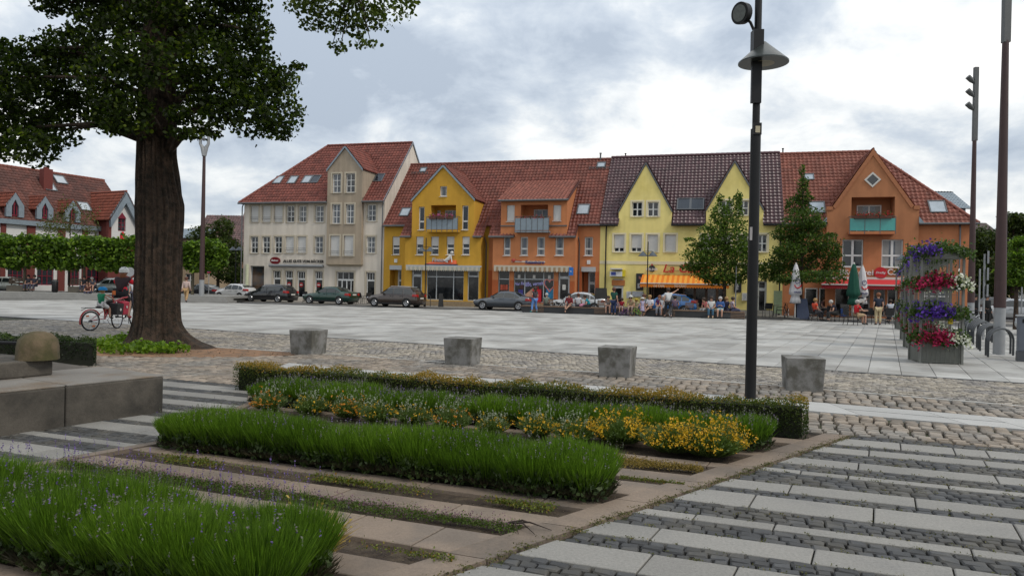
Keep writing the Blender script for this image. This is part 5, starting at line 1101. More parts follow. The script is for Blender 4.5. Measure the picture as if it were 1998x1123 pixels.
# ------------------------------------------------------------------ lamps, poles, signs
brown_pole = mat('brown_steel', (.055, .028, .027), .5, .1); grey_steel = mat('grey_steel', (.30, .31, .32), .5, .12, 3.)
def tall_lamp(x, y, label, s_=1., top=13.5, spots=3, face=-1, fork=False):
    e = empty('mast_light', (x, y, 0), 0, label, 'mast light', 'tall brown mast lights on the square'); zt = 8.85 * s_
    MB().tube([(0, 0, 0), (0, 0, 1.32 * s_)], [.150 * s_, .142 * s_], 20).build('base', grey_steel, e, smooth=True)
    MB().tube([(0, 0, 1.32 * s_), (0, 0, zt)], [.152 * s_, .085 * s_], 20).build('shaft', brown_pole, e, smooth=True)
    if fork:
        b = MB(); 
        for q in (-1, 1): b.tube([(0, 0, zt - .1), (q * .12 * s_, 0, zt + .55), (q * .24 * s_, 0, zt + .8), (q * .24 * s_, 0, zt + 3.4)], [.13 * s_, .12 * s_, .09 * s_, .07 * s_], 10)
        b.build('head', grey_steel, e, smooth=True)
        for i in range(spots): MB().lathe([(.02, 0), (.12, .04), (.13, .2), (.06, .26)], (0, -.12, zt + 1.0 + i * .8), 12).build('spotlight', gutterm, e, smooth=True)
    else:
        MB().box(-.085 * s_, .10 * s_, -.08 * s_, .08 * s_, zt - .05, zt + (top - 8.85) * s_).build('head', mat('mast_head_grey', (.10, .105, .105), .5), e)
        for i in range(spots): b = MB(); z = zt + (1.55 + i * .62) * s_; b.tube([(face * .08 * s_, 0, z - .16), (face * .20 * s_, 0, z - .05), (face * .38 * s_, 0, z + .12)], [.06 * s_, .11 * s_, .12 * s_], 12); b.build('spotlight', MATS['mast_head_grey'], e, smooth=True)
    return e
tall_lamp(*G(1949, 691), 'tall brown mast light with grey base at the bicycle racks, nearest of the masts', top=12.8)
gx_ = A(1894, 620, 33.6); tall_lamp(gx_[0], 33.6, 'tall brown mast light between the terracotta house and the racks, second from the right', top=12.2)
gx_ = A(393, 587, 55); tall_lamp(gx_[0], 55, 'tall brown mast light with forked grey head left of the beige house', 1.26, spots=3, fork=True)
def street_lamp(x, y, h_, label, s_=1.):
    e = empty('street_lamp', (x, y, 0), TH, label, 'street lamp', 'small two-headed lamps before the houses')
    MB().tube([(0, 0, 0), (0, 0, 1.), (0, 0, 1.05), (0, 0, h_)], [.07, .065, .045, .035], 10).build('pole', black, e, smooth=True)
    for q in (-1, 1):
        MB().lathe([(.34 * s_, 0), (.33 * s_, .015), (.04, .33 * s_), (.0, .34 * s_)], (q * .33, 0, h_ - 1.0), 18).build('lamp_shade', mat('slate_shade', (.07, .085, .10), .4), e, smooth=True); MB().box(min(0, q * .3), max(0, q * .3), -.015, .015, h_ - .68, h_ - .65).build('arm', black, e)
    return e
g_ = G(829, 598); street_lamp(g_[0], g_[1], 5.1, 'two headed street lamp standing before the ochre shop front')
g_ = A(1262, 600, 50); street_lamp(g_[0], 50, 4.9, 'two headed street lamp before the yellow restaurant house'); g_ = A(459, 560, 66); street_lamp(g_[0], 66, 5.4, 'two headed street lamp left of the beige corner house'); g_ = A(1769, 600, 42); street_lamp(g_[0], 42, 4.6, 'two headed street lamp half hidden behind the flower towers')
# near black lamp post
lp = G(1464, 778); e = empty('lamp_post', (lp[0], lp[1], 0), 0, 'tall black lamp post with conical shade and round spotlight behind the hedge, nearest lamp', 'lamp post')
MB().tube([(0, 0, -.02), (0, 0, 2.5), (0, 0, 4.12)], [.082, .078, .076], 20).build('lower_pole', black, e, smooth=True); MB().tube([(0.0, 0, 4.12), (0.0, 0, 8.2)], [.056, .05], 16).build('upper_pole', black, e, smooth=True)
MB().box(-.105, .045, -.09, -.03, 4.5, 5.15).box(-.085, .07, -.08, .08, 5.2, 5.62).build('ballast_box', black, e)
MB().lathe([(.372, 0), (.372, .02), (.03, .33), (.0, .335)], (.10, .02, 5.13), 36).build('lamp_shade', mat('dark_green_grey_shade', (.05, .058, .055), .35, .1, metal=.3), e, smooth=True)
MB().lathe([(.0, -.02), (.26, -.012), (.30, .03)], (.10, .02, 5.145), 30).build('diffuser', mat('cream_diffuser', (.42, .38, .28), .5), e, smooth=True)
d = Vector((-.86, -.5, -.12)).normalized(); c_ = Vector((-.26, -.05, 5.86)); b = MB(); b.tube([c_ - d * .10, c_ - d * .05, c_ + d * .05, c_ + d * .06], [.10, .155, .165, .165], 24); so_ = b.build('spotlight', black, e, smooth=True); MB().disc(c_ + d * .062, .125, d, 24, .006).build('lens', mat('spot_lens', (.09, .10, .09), .2, .3, 20.), so_)
MB().tube([(-.05, 0, 5.6), (-.12, -.01, 5.74), (-.2, -.03, 5.8)], .022, 8).build('bracket', black, e); MB().box(-.07, .06, -.088, -.066, 4.02, 4.2).build('clip', black, e); MB().box(-.035, .035, -.092, -.089, 4.05, 4.15).build('sticker', mat('pale_sticker', (.45, .4, .28), .6), e); MB().box(-.083, -.045, -.075, -.072, 2.42, 2.62).build('sticker', mat('grey_sticker', (.35, .33, .33), .6), e)
def sign_pole(x, y, z0, h_, label, disc=None, cat='sign post', plates=0):
    e = empty('sign_post', (x, y, z0), -math.atan2(x, y) if plates else 0, label, cat); MB().tube([(0, 0, 0), (0, 0, h_)], .035, 8).build('pole', grey_steel, e, smooth=True)
    if disc: MB().disc((0, -.05, h_ - .3), .32, (0, 1, 0), 24, .03).build('sign_plate', disc, e); 
    if disc is not None and disc.name == 'blue_plate':
        MB().torus((0, -.055, h_ - .3), .29, .035, 'y', 24, 6).build('red_ring', sred, e); MB().prism([(-.24, -.062, h_ - .08), (-.2, -.062, h_ - .04), (.24, -.062, h_ - .5), (.2, -.062, h_ - .54)], (0, .008, 0)).build('red_bar', sred, e)
    for i in range(plates): MB().box(.08, .14, -.3, .3, h_ - .35 - i * .62, h_ + .1 - i * .62).build('sign_plate', grey_steel, e)
    return e
a = A(407, 570, 64); sign_pole(a[0], 64, .0, 2.9, 'round blue no stopping sign with red ring beside the parked white hatchback', mat('blue_plate', (.03, .07, .35), .5), 'traffic sign')
a = A(253, 570, 50); sign_pole(a[0], 50, .0, 2.4, 'round sign seen from its grey back left of the linden trunk', grey_steel, 'traffic sign')
a = A(1919, 620, 27); sign_pole(a[0], 27, 0, 3.2, 'thin grey pole with edge-on sign plates between the two right masts', None, plates=3)
a = A(1910, 620, 34); sign_pole(a[0], 34, 0, 2.9, 'short thin grey pole just left of the edge-on sign pole'); a = A(1993, 600, 40); e = sign_pole(a[0], 40, 0, 2.7, 'green street name sign on a pole at the right edge', None, 'street sign'); MB().box(-.6, .5, -.06, -.03, 2.2, 2.45).build('name_plate', mat('green_plate', (.02, .12, .06), .5), e)
# ------------------------------------------------------------------ concrete seat blocks
conc = mat('weathered_concrete', (.23, .225, .215), .85, .15, 4., bump=.35, bscale=60, col2=(.10, .095, .08), cscale=3.5, cpos=(.42, .6), fine=.1)
blab = ['concrete seat block on the brown setts, leftmost of the four, dark stains along its top', 'concrete seat block on the brown setts, second from the left', 'concrete seat block left of the black lamp post, third from the left', 'concrete seat block right of the black lamp post, rightmost of the four']
for i, ((x0, y0), (x1, y1), ang) in enumerate((((567, 690), (614, 692), -26), ((868, 711), (925, 714.5), -26), ((1169, 734.5), (1232, 738), -25), ((1536, 762), (1610, 767.5), -20))):
    a, c = G(x0, y0), G(x1, y1); an_ = math.radians((-20, -19, -20, -13)[i]); wd = .56
    q = MB(); t = .032; b0 = .0
    e = q.hexa([(0, 0, -.02), (wd, 0, -.02), (wd, wd, -.02), (0, wd, -.02)], [(-t, -t, .555), (wd + t, -t, .555), (wd + t, wd + t, .555), (-t, wd + t, .555)]).build('concrete_block', conc, None, (a[0], a[1], 0), an_)
    bv = e.modifiers.new('bevel', 'BEVEL'); bv.width = .012; bv.segments = 2; tag(e, blab[i], 'seat block', 'concrete seat blocks')
# ------------------------------------------------------------------ stone plinth with bollard at the left
plm = mat('old_granite', (.095, .083, .068), .9, .25, 3., bump=.6, bscale=30, col2=(.04, .036, .03), cscale=1.6, cpos=(.42, .62), fine=.16); plm_t = mat('granite_top', (.20, .185, .165), .85, .15, 3., bump=.4, bscale=60, col2=(.16, .11, .065), cscale=1.2, cpos=(.5, .7), fine=.12)
c1 = Vector((*G(318, 803), 0)); c0 = Vector((*G(0, 850), 0)); dd = (c1 - c0).normalized(); pz = ht(318, 731, 318, 803); nn_ = Vector((-dd.y, dd.x, 0)); 
e = empty('stone_plinth', (0, 0, 0), 0, 'long low weathered granite plinth left of the lavender beds', 'plinth')
def blk(s0, s1, d0, d1, z0, z1, m, name):
    q = [c1 - dd * s0 + nn_ * d0, c1 - dd * s1 + nn_ * d0, c1 - dd * s1 + nn_ * d1, c1 - dd * s0 + nn_ * d1]; o = MB().hexa([p + Vector((0, 0, z0)) for p in q], [p + Vector((0, 0, z1)) for p in q]).build(name, m, e); bv = o.modifiers.new('bevel', 'BEVEL'); bv.width = .022; bv.segments = 3; return o
jx = (c1 - Vector((*G(136, 833), 0))).length
blk(.0, jx - .004, 0, 3.6, -.05, pz - .02, plm, 'front_block'); blk(jx + .004, 3.6, 0, 3.6, -.05, pz - .02, plm, 'front_block')
for s0 in (0., jx, 3.6): blk(s0 + .004, s0 + (jx if s0 < .1 else 2.0) - .012, .004, 1.4, pz - .025, pz + .0, plm_t, 'top_slab')
pc = Vector(A(103, 731, G(318, 803)[1] * 1.02)); t0 = G(103, 731, pz); t1 = G(0, 741, pz); hs_ = A(103, 700, t0[1])[2] - pz
0 and print('plinth', pz, t0, t1, hs_, c0, c1)
d2 = Vector((t0[0] - t1[0], t0[1] - t1[1], 0)).normalized(); n2 = Vector((-d2.y, d2.x, 0)); tt = Vector((*t0, pz))
q = [tt, tt - d2 * 3, tt - d2 * 3 + n2 * 1.1, tt + n2 * 1.1]; o = MB().hexa(q, [p + Vector((0, 0, hs_)) for p in q]).build('upper_step', plm, e); bv = o.modifiers.new('bevel', 'BEVEL'); bv.width = .02; bv.segments = 2
bp = G(57, 703, pz + hs_); bh_ = A(57, 648, bp[1])[2] - pz - hs_; br_ = 38 * bp[1] / FPX
e = empty('stone_bollard', (bp[0], bp[1] + .15, pz + hs_), 0, 'round topped mossy stone bollard standing on the granite plinth', 'bollard')
MB().lathe([(br_ * 1.0, 0), (br_ * .97, bh_ * .45), (br_ * .9, bh_ * .72), (br_ * .62, bh_ * .93), (br_ * .3, bh_ * 1.0), (0, bh_ * 1.02)], (0, 0, 0), 10).build('stone', mat('mossy_stone', (.13, .095, .055), .9, .3, 5., bump=.6, bscale=40, col2=(.06, .055, .02), cscale=4., cpos=(.4, .6), fine=.12), e, smooth=True)
MB().tube([(-.05, -.05, bh_ * .58), (-1.6, -.25, bh_ * .66)], .022, 6).build('rail', black, e)
# ------------------------------------------------------------------ flower towers
fl_purple = leafmat('purple_petals', (.04, .015, .20), (.12, .05, .36), .2); fl_mag = leafmat('crimson_petals', (.16, .006, .035), (.42, .02, .09), .2); fl_white = leafmat('white_petals', (.55, .55, .5), (.75, .75, .7), .2); lf = leafmat('petunia_leaf', (.018, .04, .008), (.07, .12, .02), .25)
tower_m = mat('tower_grey_steel', (.17, .175, .16), .6, .15, 3.); box_m = mat('planter_grey', (.15, .155, .135), .7, .15, 3., bump=.1)
def tower(x, y, label, dens=1., seed=0):
    e = empty('flower_tower', (x, y, 0), math.radians(-14), label, 'flower tower', 'flower towers on the square'); Wt, Dt = .9, .9
    for sx in (0, Wt):
        for sy in (0, Dt): MB().box(sx - .025, sx + .025, sy - .025, sy + .025, 0, 2.72).build('post', tower_m, e)
    MB().box(.012, Wt - .012, .012, Dt - .012, .02, .58).build('base_planter', box_m, e)
    g_ = MB()
    for yy_ in (-.012, Dt + .012):
        for i in range(9): g_.box(.05 + i * .1 - .004, .05 + i * .1 + .004, yy_ - .004, yy_ + .004, .0, 2.58)
        for z in (.12, .33, .55, .8, 1.05, 1.4, 1.65, 2.1, 2.35): g_.box(.02, Wt - .02, yy_ - .005, yy_ + .005, z - .004, z + .004)
    g_.build('wire_grid', tower_m, e)['kind'] = 'stuff'
    cols = [(2.70, fl_purple, lf, lf), (1.95, fl_mag, fl_mag, fl_white), (1.22, fl_purple, fl_purple, lf), (.60, fl_mag, fl_mag, fl_white)]
    for k, (z, ca, cb_, cc) in enumerate(cols):
        if k < 3: MB().box(0.02, Wt - .02, -.03, Dt * .5, z - .19, z - .02).build('planter_box', box_m, e)
        wv = .16 if k else .22
        n = int(1700 * dens); px_ = RNG.uniform(-wv, Wt + wv * .9, n); py_ = RNG.uniform(-.20, Dt * .55 + .1, n); pz_ = z + np.abs(RNG.normal(size=n)) * .10 - .02 - .14 * RNG.random(n) * (py_ < 0)
        edge = np.maximum(0, np.maximum(-px_, px_ - Wt)) / wv; pz_ -= edge * .16 * RNG.random(n) ; pz_ += .05 * np.sin(px_ * 7 + k + seed) 
        P_ = np.stack([px_, py_, pz_], 1); leafcloud('foliage', P_, .062, lf, e, .3)
        m_ = int(400 * dens)
        for part, mm_, lo_, hi_ in (('blossoms', ca, -wv, Wt * .42), ('blossoms', cb_, Wt * .25, Wt * .75), ('blossoms', cc, Wt * .62, Wt + wv)):
            if mm_ is lf: continue
            nn2 = int(m_ * (.45 if cc is mm_ else .6)); qx = RNG.uniform(lo_, hi_, nn2); qy = RNG.choice([-.22, -.18, -.1, .1, .3], nn2) + RNG.normal(size=nn2) * .03; qz = z + RNG.normal(size=nn2) * .09 + .03
            ed = np.maximum(0, np.maximum(-qx, qx - Wt)) / wv; qz -= ed * .15
            leafcloud(part, np.stack([qx, qy, qz], 1), .066, mm_, e, .2)
    return e
for (px_, py_), lb, dn in zip(((1795, 708), (1780, 681), (1771, 665), (1757, 643)), ('flower tower with purple, crimson and white petunias in four tiers, nearest of the towers', 'flower tower second in the row, directly behind the nearest tower', 'flower tower third in the row behind the nearest tower', 'farthest flower tower of the row, white petunias beside the cafe tables'), (1., .8, .6, .6)):
    g_ = G(px_, py_); tower(g_[0], g_[1], lb, dn, px_)
a = A(1852, 625, 17.3); tag(MB().box(-.05, .05, -.02, .02, -.08, .08).build('yellow_tag', mat('yellow_plastic', (.55, .4, .01), .5), None, (a[0], 17.25, a[2])), 'small yellow plastic box hanging on the nearest flower tower', 'tag box')
# ------------------------------------------------------------------ bicycle racks and cabinet
hoop_m = mat('dark_grey_hoop', (.055, .06, .065), .42, .15, metal=.4)
hoops = [(635, 995), (595, 965), (490, 885), (460, 858), (430, 830), (365, 770), (340, 747), (315, 722), (290, 700), (265, 680), (225, 640), (205, 617), (185, 594), (165, 572), (145, 550)]
for i, (x, y) in enumerate(hoops):
    g_ = G(1860 + x / 9.355, 590 + y / 9.355); w_ = 1.3; t_ = [(0, 0, -.02), (0, 0, .42)] + [(w_ / 2 - w_ / 2 * math.cos(a), 0, .42 + .34 * math.sin(a)) for a in np.linspace(.15, PI - .15, 11)] + [(w_, 0, .42), (w_, 0, -.02)]
    o = MB().tube(t_, .03, 8).build('rack_hoop', hoop_m, None, (g_[0], g_[1], 0), math.radians(30), smooth=True)
    tag(o, 'grey steel bicycle rack hoop, %s from the control cabinet' % ('nearest second third fourth fifth sixth seventh eighth ninth tenth eleventh twelfth thirteenth fourteenth fifteenth'.split()[i]), 'bike rack', 'hoops of the bicycle rack')
g_ = G(1984, 705); e = empty('control_cabinet', (g_[0], g_[1], 0), math.radians(-30), 'grey electrical control cabinet beside the bicycle racks at the right edge', 'cabinet'); cab = mat('cabinet_grey', (.13, .145, .175), .55, .08)
MB().box(0, .8, 0, .34, .0, .26).build('plinth', mat('cabinet_dark', (.085, .09, .10), .6), e); MB().box(.012, .788, .01, .33, .27, 1.14).build('body', cab, e); MB().box(-.02, .82, -.02, .36, 1.14, 1.18).build('lid', mat('cabinet_lid', (.36, .37, .38), .5), e); MB().box(.41, .775, .002, .01, .3, 1.12).build('door', cab, e); MB().box(.04, .4, .002, .01, .3, 1.12).build('door', cab, e); MB().box(.37, .40, -.02, .002, .62, .74).build('handle', black, e); MB().box(.1, .34, -.003, .002, .98, 1.08).build('plate', black, e)
# ------------------------------------------------------------------ long bench before the houses
b0, b1_ = G(1020, 609), G(1452, 623); blen = math.dist(b0, b1_); ban = math.atan2(b1_[1] - b0[1], b1_[0] - b0[0]); bench_h = .44
e = empty('long_bench', (b0[0], b0[1], 0), ban, 'very long dark plinth bench with wooden seat along the street side of the square', 'bench')
dark_c = mat('anthracite_cladding', (.035, .036, .038), .6, .15, 3.); MB().hexa([(0, 0, -.03), (blen, 0, -.03), (blen, 1.3, -.03), (.5, 1.3, -.03)], [(-.18, 0, bench_h - .06), (blen, 0, bench_h - .06), (blen, 1.3, bench_h - .06), (.4, 1.3, bench_h - .06)]).build('plinth', dark_c, e)
n = 13
for i in range(n):
    for j in range(4): MB().box(i * blen / n + .01 - (.18 if i == 0 else 0), (i + 1) * blen / n - .01, -.03 + j * .335, .29 + j * .335, bench_h - .058, bench_h).build('seat_plank', wood, e)
for x in (.085, .385, .69, .985): 
    for j in range(4): MB().box(x * blen - .35 - .2, x * blen + .45 - .2, -.012, -.002, .06 + j * .09, .11 + j * .09).build('vent_slat', wood, e)
text_mesh('bench_lettering', 'LUCKAUER STRASSE', blen - 2.3, blen - .8, .2, .3, greyframe, e, -.004, .003) if 0 else [MB().box(blen - 2.3 + q_ * .35, blen - .9 + q_ * .35, -.006, -.002, .24 - q_ * .1, .275 - q_ * .1).build('faint_inscription', mat('faint_line', (.09, .09, .09), .6), e) for q_ in (0, 1)]
def seat_back(t, label):
    c = Vector((b0[0], b0[1], 0)) + Vector((math.cos(ban), math.sin(ban), 0)) * (t * blen) + Vector((-math.sin(ban), math.cos(ban), 0)) * .75
    r_ = empty('bench_backrest', (c.x, c.y, bench_h), ban, label, 'backrest', 'slatted backrests on the long bench')
    for j in range(4): MB().box(-.25, .25, -.02, .015, .12 + j * .085, .18 + j * .085).build('slat', wood, r_)
    for x in (-.2, .2): MB().box(x - .015, x + .015, .015, .04, 0, .46).build('upright', black, r_)
seat_back(.115, 'slatted wooden backrest on the long bench, leftmost, behind the roller skating girl'); seat_back(.365, 'slatted wooden backrest on the long bench before the white parked car'); seat_back(.765, 'slatted wooden backrest on the long bench right of the blue car')
# ------------------------------------------------------------------ chairs, tables, parasols, boards
weave = mat('black_wicker', (.022, .022, .024), .7, .3, 40., bump=.5, bscale=200)
def chair_proto():
    e = empty('cafe_chair', (0, 0, 0)); b = MB(); b.box(-.24, .24, -.24, .22, .42, .46); b.build('seat', weave, e)
    MB().hexa([(-.24, .2, .5), (.24, .2, .5), (.24, .24, .5), (-.24, .24, .5)], [(-.24, .30, .9), (.24, .30, .9), (.24, .34, .9), (-.24, .34, .9)]).build('backrest', weave, e)
    for x in (-.22, .22):
        MB().tube([(x, -.22, .43), (x * 1.1, -.25, 0)], .015, 6).build('leg', black, e); MB().tube([(x, .2, .43), (x * 1.1, .30, 0)], .015, 6).build('leg', black, e)
        MB().tube([(x, -.2, .43), (x, -.2, .65), (x, .24, .67)], .014, 6).build('armrest', black, e)
    return e
chair0 = chair_proto(); first = [True]
def chair(x, y, rz, label, grp='black cafe chairs'):
    o = chair0 if first[0] else copy_tree(chair0); first[0] = False
    o.location = (x, y, 0); o.rotation_euler = (0, 0, rz); tag(o, label, 'chair', grp); return o
def table(x, y, label, m=None, h_=.74, r_=.38, top=None):
    e = empty('cafe_table', (x, y, 0), 0, label, 'table', 'small cafe tables'); MB().lathe([(r_, h_ - .03), (r_, h_)], (0, 0, 0), 18).build('table_top', top or mat('table_top', (.09, .075, .06), .5), e); MB().tube([(0, 0, .02), (0, 0, h_ - .03)], .03, 8).build('pedestal', black, e); MB().lathe([(.24, 0), (.22, .03)], (0, 0, 0), 14).build('foot', black, e); return e
CH = [(1590, 626, .9, 'under the man in orange left of the parasols', PI * .5), (1617, 627, 0, 'seen from behind, left of the man with blue jacket', PI), (1641, 628, 0, 'with a blue jacket over its back', PI * 1.2), (1660, 634, 0, 'under the man in the red shirt', PI * .5), (1696, 633, 0, 'seen from behind, left of the standing woman in beige trousers', PI), (1731, 633, 0, 'seen from behind, right of the standing woman in beige trousers', PI), (1748, 631, 0, 'holding a grey handbag, rightmost of the cafe', PI * 1.1), (1600, 620, 0, 'in the back row near the cafe door', PI * .1), (1650, 620, 0, 'in the back row between the closed parasols', 0), (1725, 622, 0, 'in the back row under the man in pale shirt', PI * .9)]
for x, y, _, lb, rz in CH: g_ = G(x, y); chair(g_[0], g_[1], rz, 'black wicker cafe chair ' + lb)
for x, y, lb in ((1605, 624, 'left cafe table with white cups before the red awning'), (1684, 628, 'middle cafe table at the man in red'), (1718, 624, 'right cafe table behind the standing woman')): g_ = G(x, y); table(g_[0], g_[1], lb)
for x, y, rz, lb in ((1497, 618, PI, 'before the dark door of the yellow house'), (1522, 618, PI * 1.4, 'beside the glass windbreak, facing left')): g_ = G(x, y); chair(g_[0], g_[1], rz, 'black wicker cafe chair ' + lb)
g_ = G(1509, 616); table(g_[0], g_[1], 'small dark table between chairs at the yellow house')
alu = mat('brushed_aluminium', (.42, .42, .40), .4, .1, metal=.5)
for x, y, lb in ((600, 589, 'left of the green car'), (700, 592, 'first right of the green car'), (708, 592, 'between the green and the brown car, dark seated'), (716, 593, 'beside the brown car')):
    g_ = A(x, y, 57.8); o = copy_tree(chair0); o.location = (g_[0], 57.8, .0); tag(o, 'cafe chair on the pavement ' + lb, 'chair', 'pavement chairs at the bakery'); o.rotation_euler = (0, 0, random.uniform(0, 6))
g_ = A(606, 587, 58); table(g_[0], 58, 'small pale cafe table beside the dark wagon and green car', top=offwhite)
def parasol(x, y, h_, label, m, logo=False):
    e = empty('closed_parasol', (x, y, 0), 0, label, 'parasol', 'closed parasols at the cafe'); MB().tube([(0, 0, 0), (0, 0, h_ - .1)], .035, 10).build('pole', offwhite, e, smooth=True)
    prof = [(.10, .95), (.36, 1.0), (.30, 1.25), (.24, 1.45), (.40, 1.55), (.40, 1.75), (.30, 2.4), (.20, 3.0), (.10, 3.35), (.06, 3.4), (.0, 3.42)]; k = h_ / 3.45; b = MB(); n = 24; base = []
    for r_, z in prof:
        for j in range(n): t = 2 * PI * j / n; rr = r_ * .82 * (1 + .16 * math.cos(j * PI / 1.5 + z * 1.5)) ; base.append((rr * math.cos(t), rr * math.sin(t), z * k))
    F_ = [(i * n + j, i * n + (j + 1) % n, (i + 1) * n + (j + 1) % n, (i + 1) * n + j) for i in range(len(prof) - 1) for j in range(n)]
    b.add(base, F_); b.build('folded_canopy', m, e, smooth='all'); MB().lathe([(.06, h_ - .1), (.05, h_ + .02), (0, h_ + .05)], (0, 0, 0), 8).build('finial', offwhite, e)
    MB().lathe([(.28, 0), (.28, .06), (.05, .1)], (0, 0, 0), 14).build('foot', gutterm, e)
    if logo:
        MB().torus((0, -.33 * .9, 2.35 * k), .14, .02, 'y', 16, 5).build('logo_ring', mat('navy_lettering', (.02, .025, .16), .5), e); MB().torus((0, -.36, 2.12 * k), .19, .035, 'y', 12, 5, PI, 2 * PI).build('logo_arc', sred, e); text_mesh('logo_lettering', 'BERLINER', -.22, .2, 1.62 * k, 1.72 * k, mat('navy_lettering', (.02, .025, .16), .5), e, -.36, .01)
    return e
canvas_w = mat('white_canvas', (.62, .61, .62), .9, .06, 4.); canvas_g = mat('green_canvas', (.008, .07, .045), .9, .1, 4.)
g_ = G(1551, 622); parasol(g_[0], g_[1], 3.38, 'closed white parasol with round beer emblem before the left cafe tables', canvas_w, True); g_ = G(1664, 627); parasol(g_[0], g_[1], 3.38, 'closed dark green parasol in front of the cafe awning', canvas_g); g_ = G(1681, 622); parasol(g_[0], g_[1], 3.4, 'closed white parasol directly behind the green one', canvas_w, True)
def aboard(x, y, w_, h_, label, m=None, rz=0.):
    e = empty('chalkboard_stand', (x, y, 0), rz, label, 'board'); m = m or mat('chalkboard', (.018, .018, .017), .7, .3, 4.)
    for s_ in (-1, 1): MB().hexa([(-w_ / 2, s_ * .28, 0), (w_ / 2, s_ * .28, 0), (w_ / 2, s_ * .25, 0), (-w_ / 2, s_ * .25, 0)], [(-w_ * .38, s_ * .03, h_), (w_ * .38, s_ * .03, h_), (w_ * .38, 0, h_), (-w_ * .38, 0, h_)]).build('panel', m, e)
    return e
g_ = A(1172, 600, 49); aboard(g_[0], 49, 1.0, 1.65, 'tall black chalkboard stand between white car and yellow house'); g_ = G(1564, 622); aboard(g_[0], g_[1], .8, 1.25, 'dark blue menu board stand behind the left parasol', mat('blue_board', (.03, .045, .09), .6))
g_ = A(860, 598, 54); aboard(g_[0], 54, .35, 1.0, 'small black board stand on the pavement before the ochre shop')
g_ = A(833, 597, 54.5); e = MB().tube([(-.25, 0, 0), (-.25, 0, .75), (-.12, 0, .9), (.12, 0, .9), (.25, 0, .75), (.25, 0, 0)], .025, 8).build('bike_stand', hoop_m, None, (g_[0], 54.5, 0), smooth=True); tag(e, 'single grey bicycle stand beside the ochre shop street lamp', 'bike stand')
g_ = A(1351, 602, 47); e = empty('crate_stack', (g_[0], 47, 0), ban, 'stack of dark wooden crates behind the long bench', 'crates')
for j in range(5): MB().box(-.4, .4, -.2, .2, j * .17, j * .17 + .13).build('crate', wood, e)
g_ = A(1435, 600, 46); sign_pole(g_[0], 46, 0, 3.2, 'thin grey street pole beside the menu board of the restaurant')
g_ = A(1183, 612, 45.5); o = MB().lathe([(.04, 0), (.04, .2), (.015, .26), (.015, .3)], (0, 0, 0), 8).build('bottle', mat('teal_bottle', (.01, .12, .08), .2), None, (g_[0], G(1183, 613)[1], 0), smooth=True); tag(o, 'small teal bottle standing at the foot of the long bench', 'bottle')
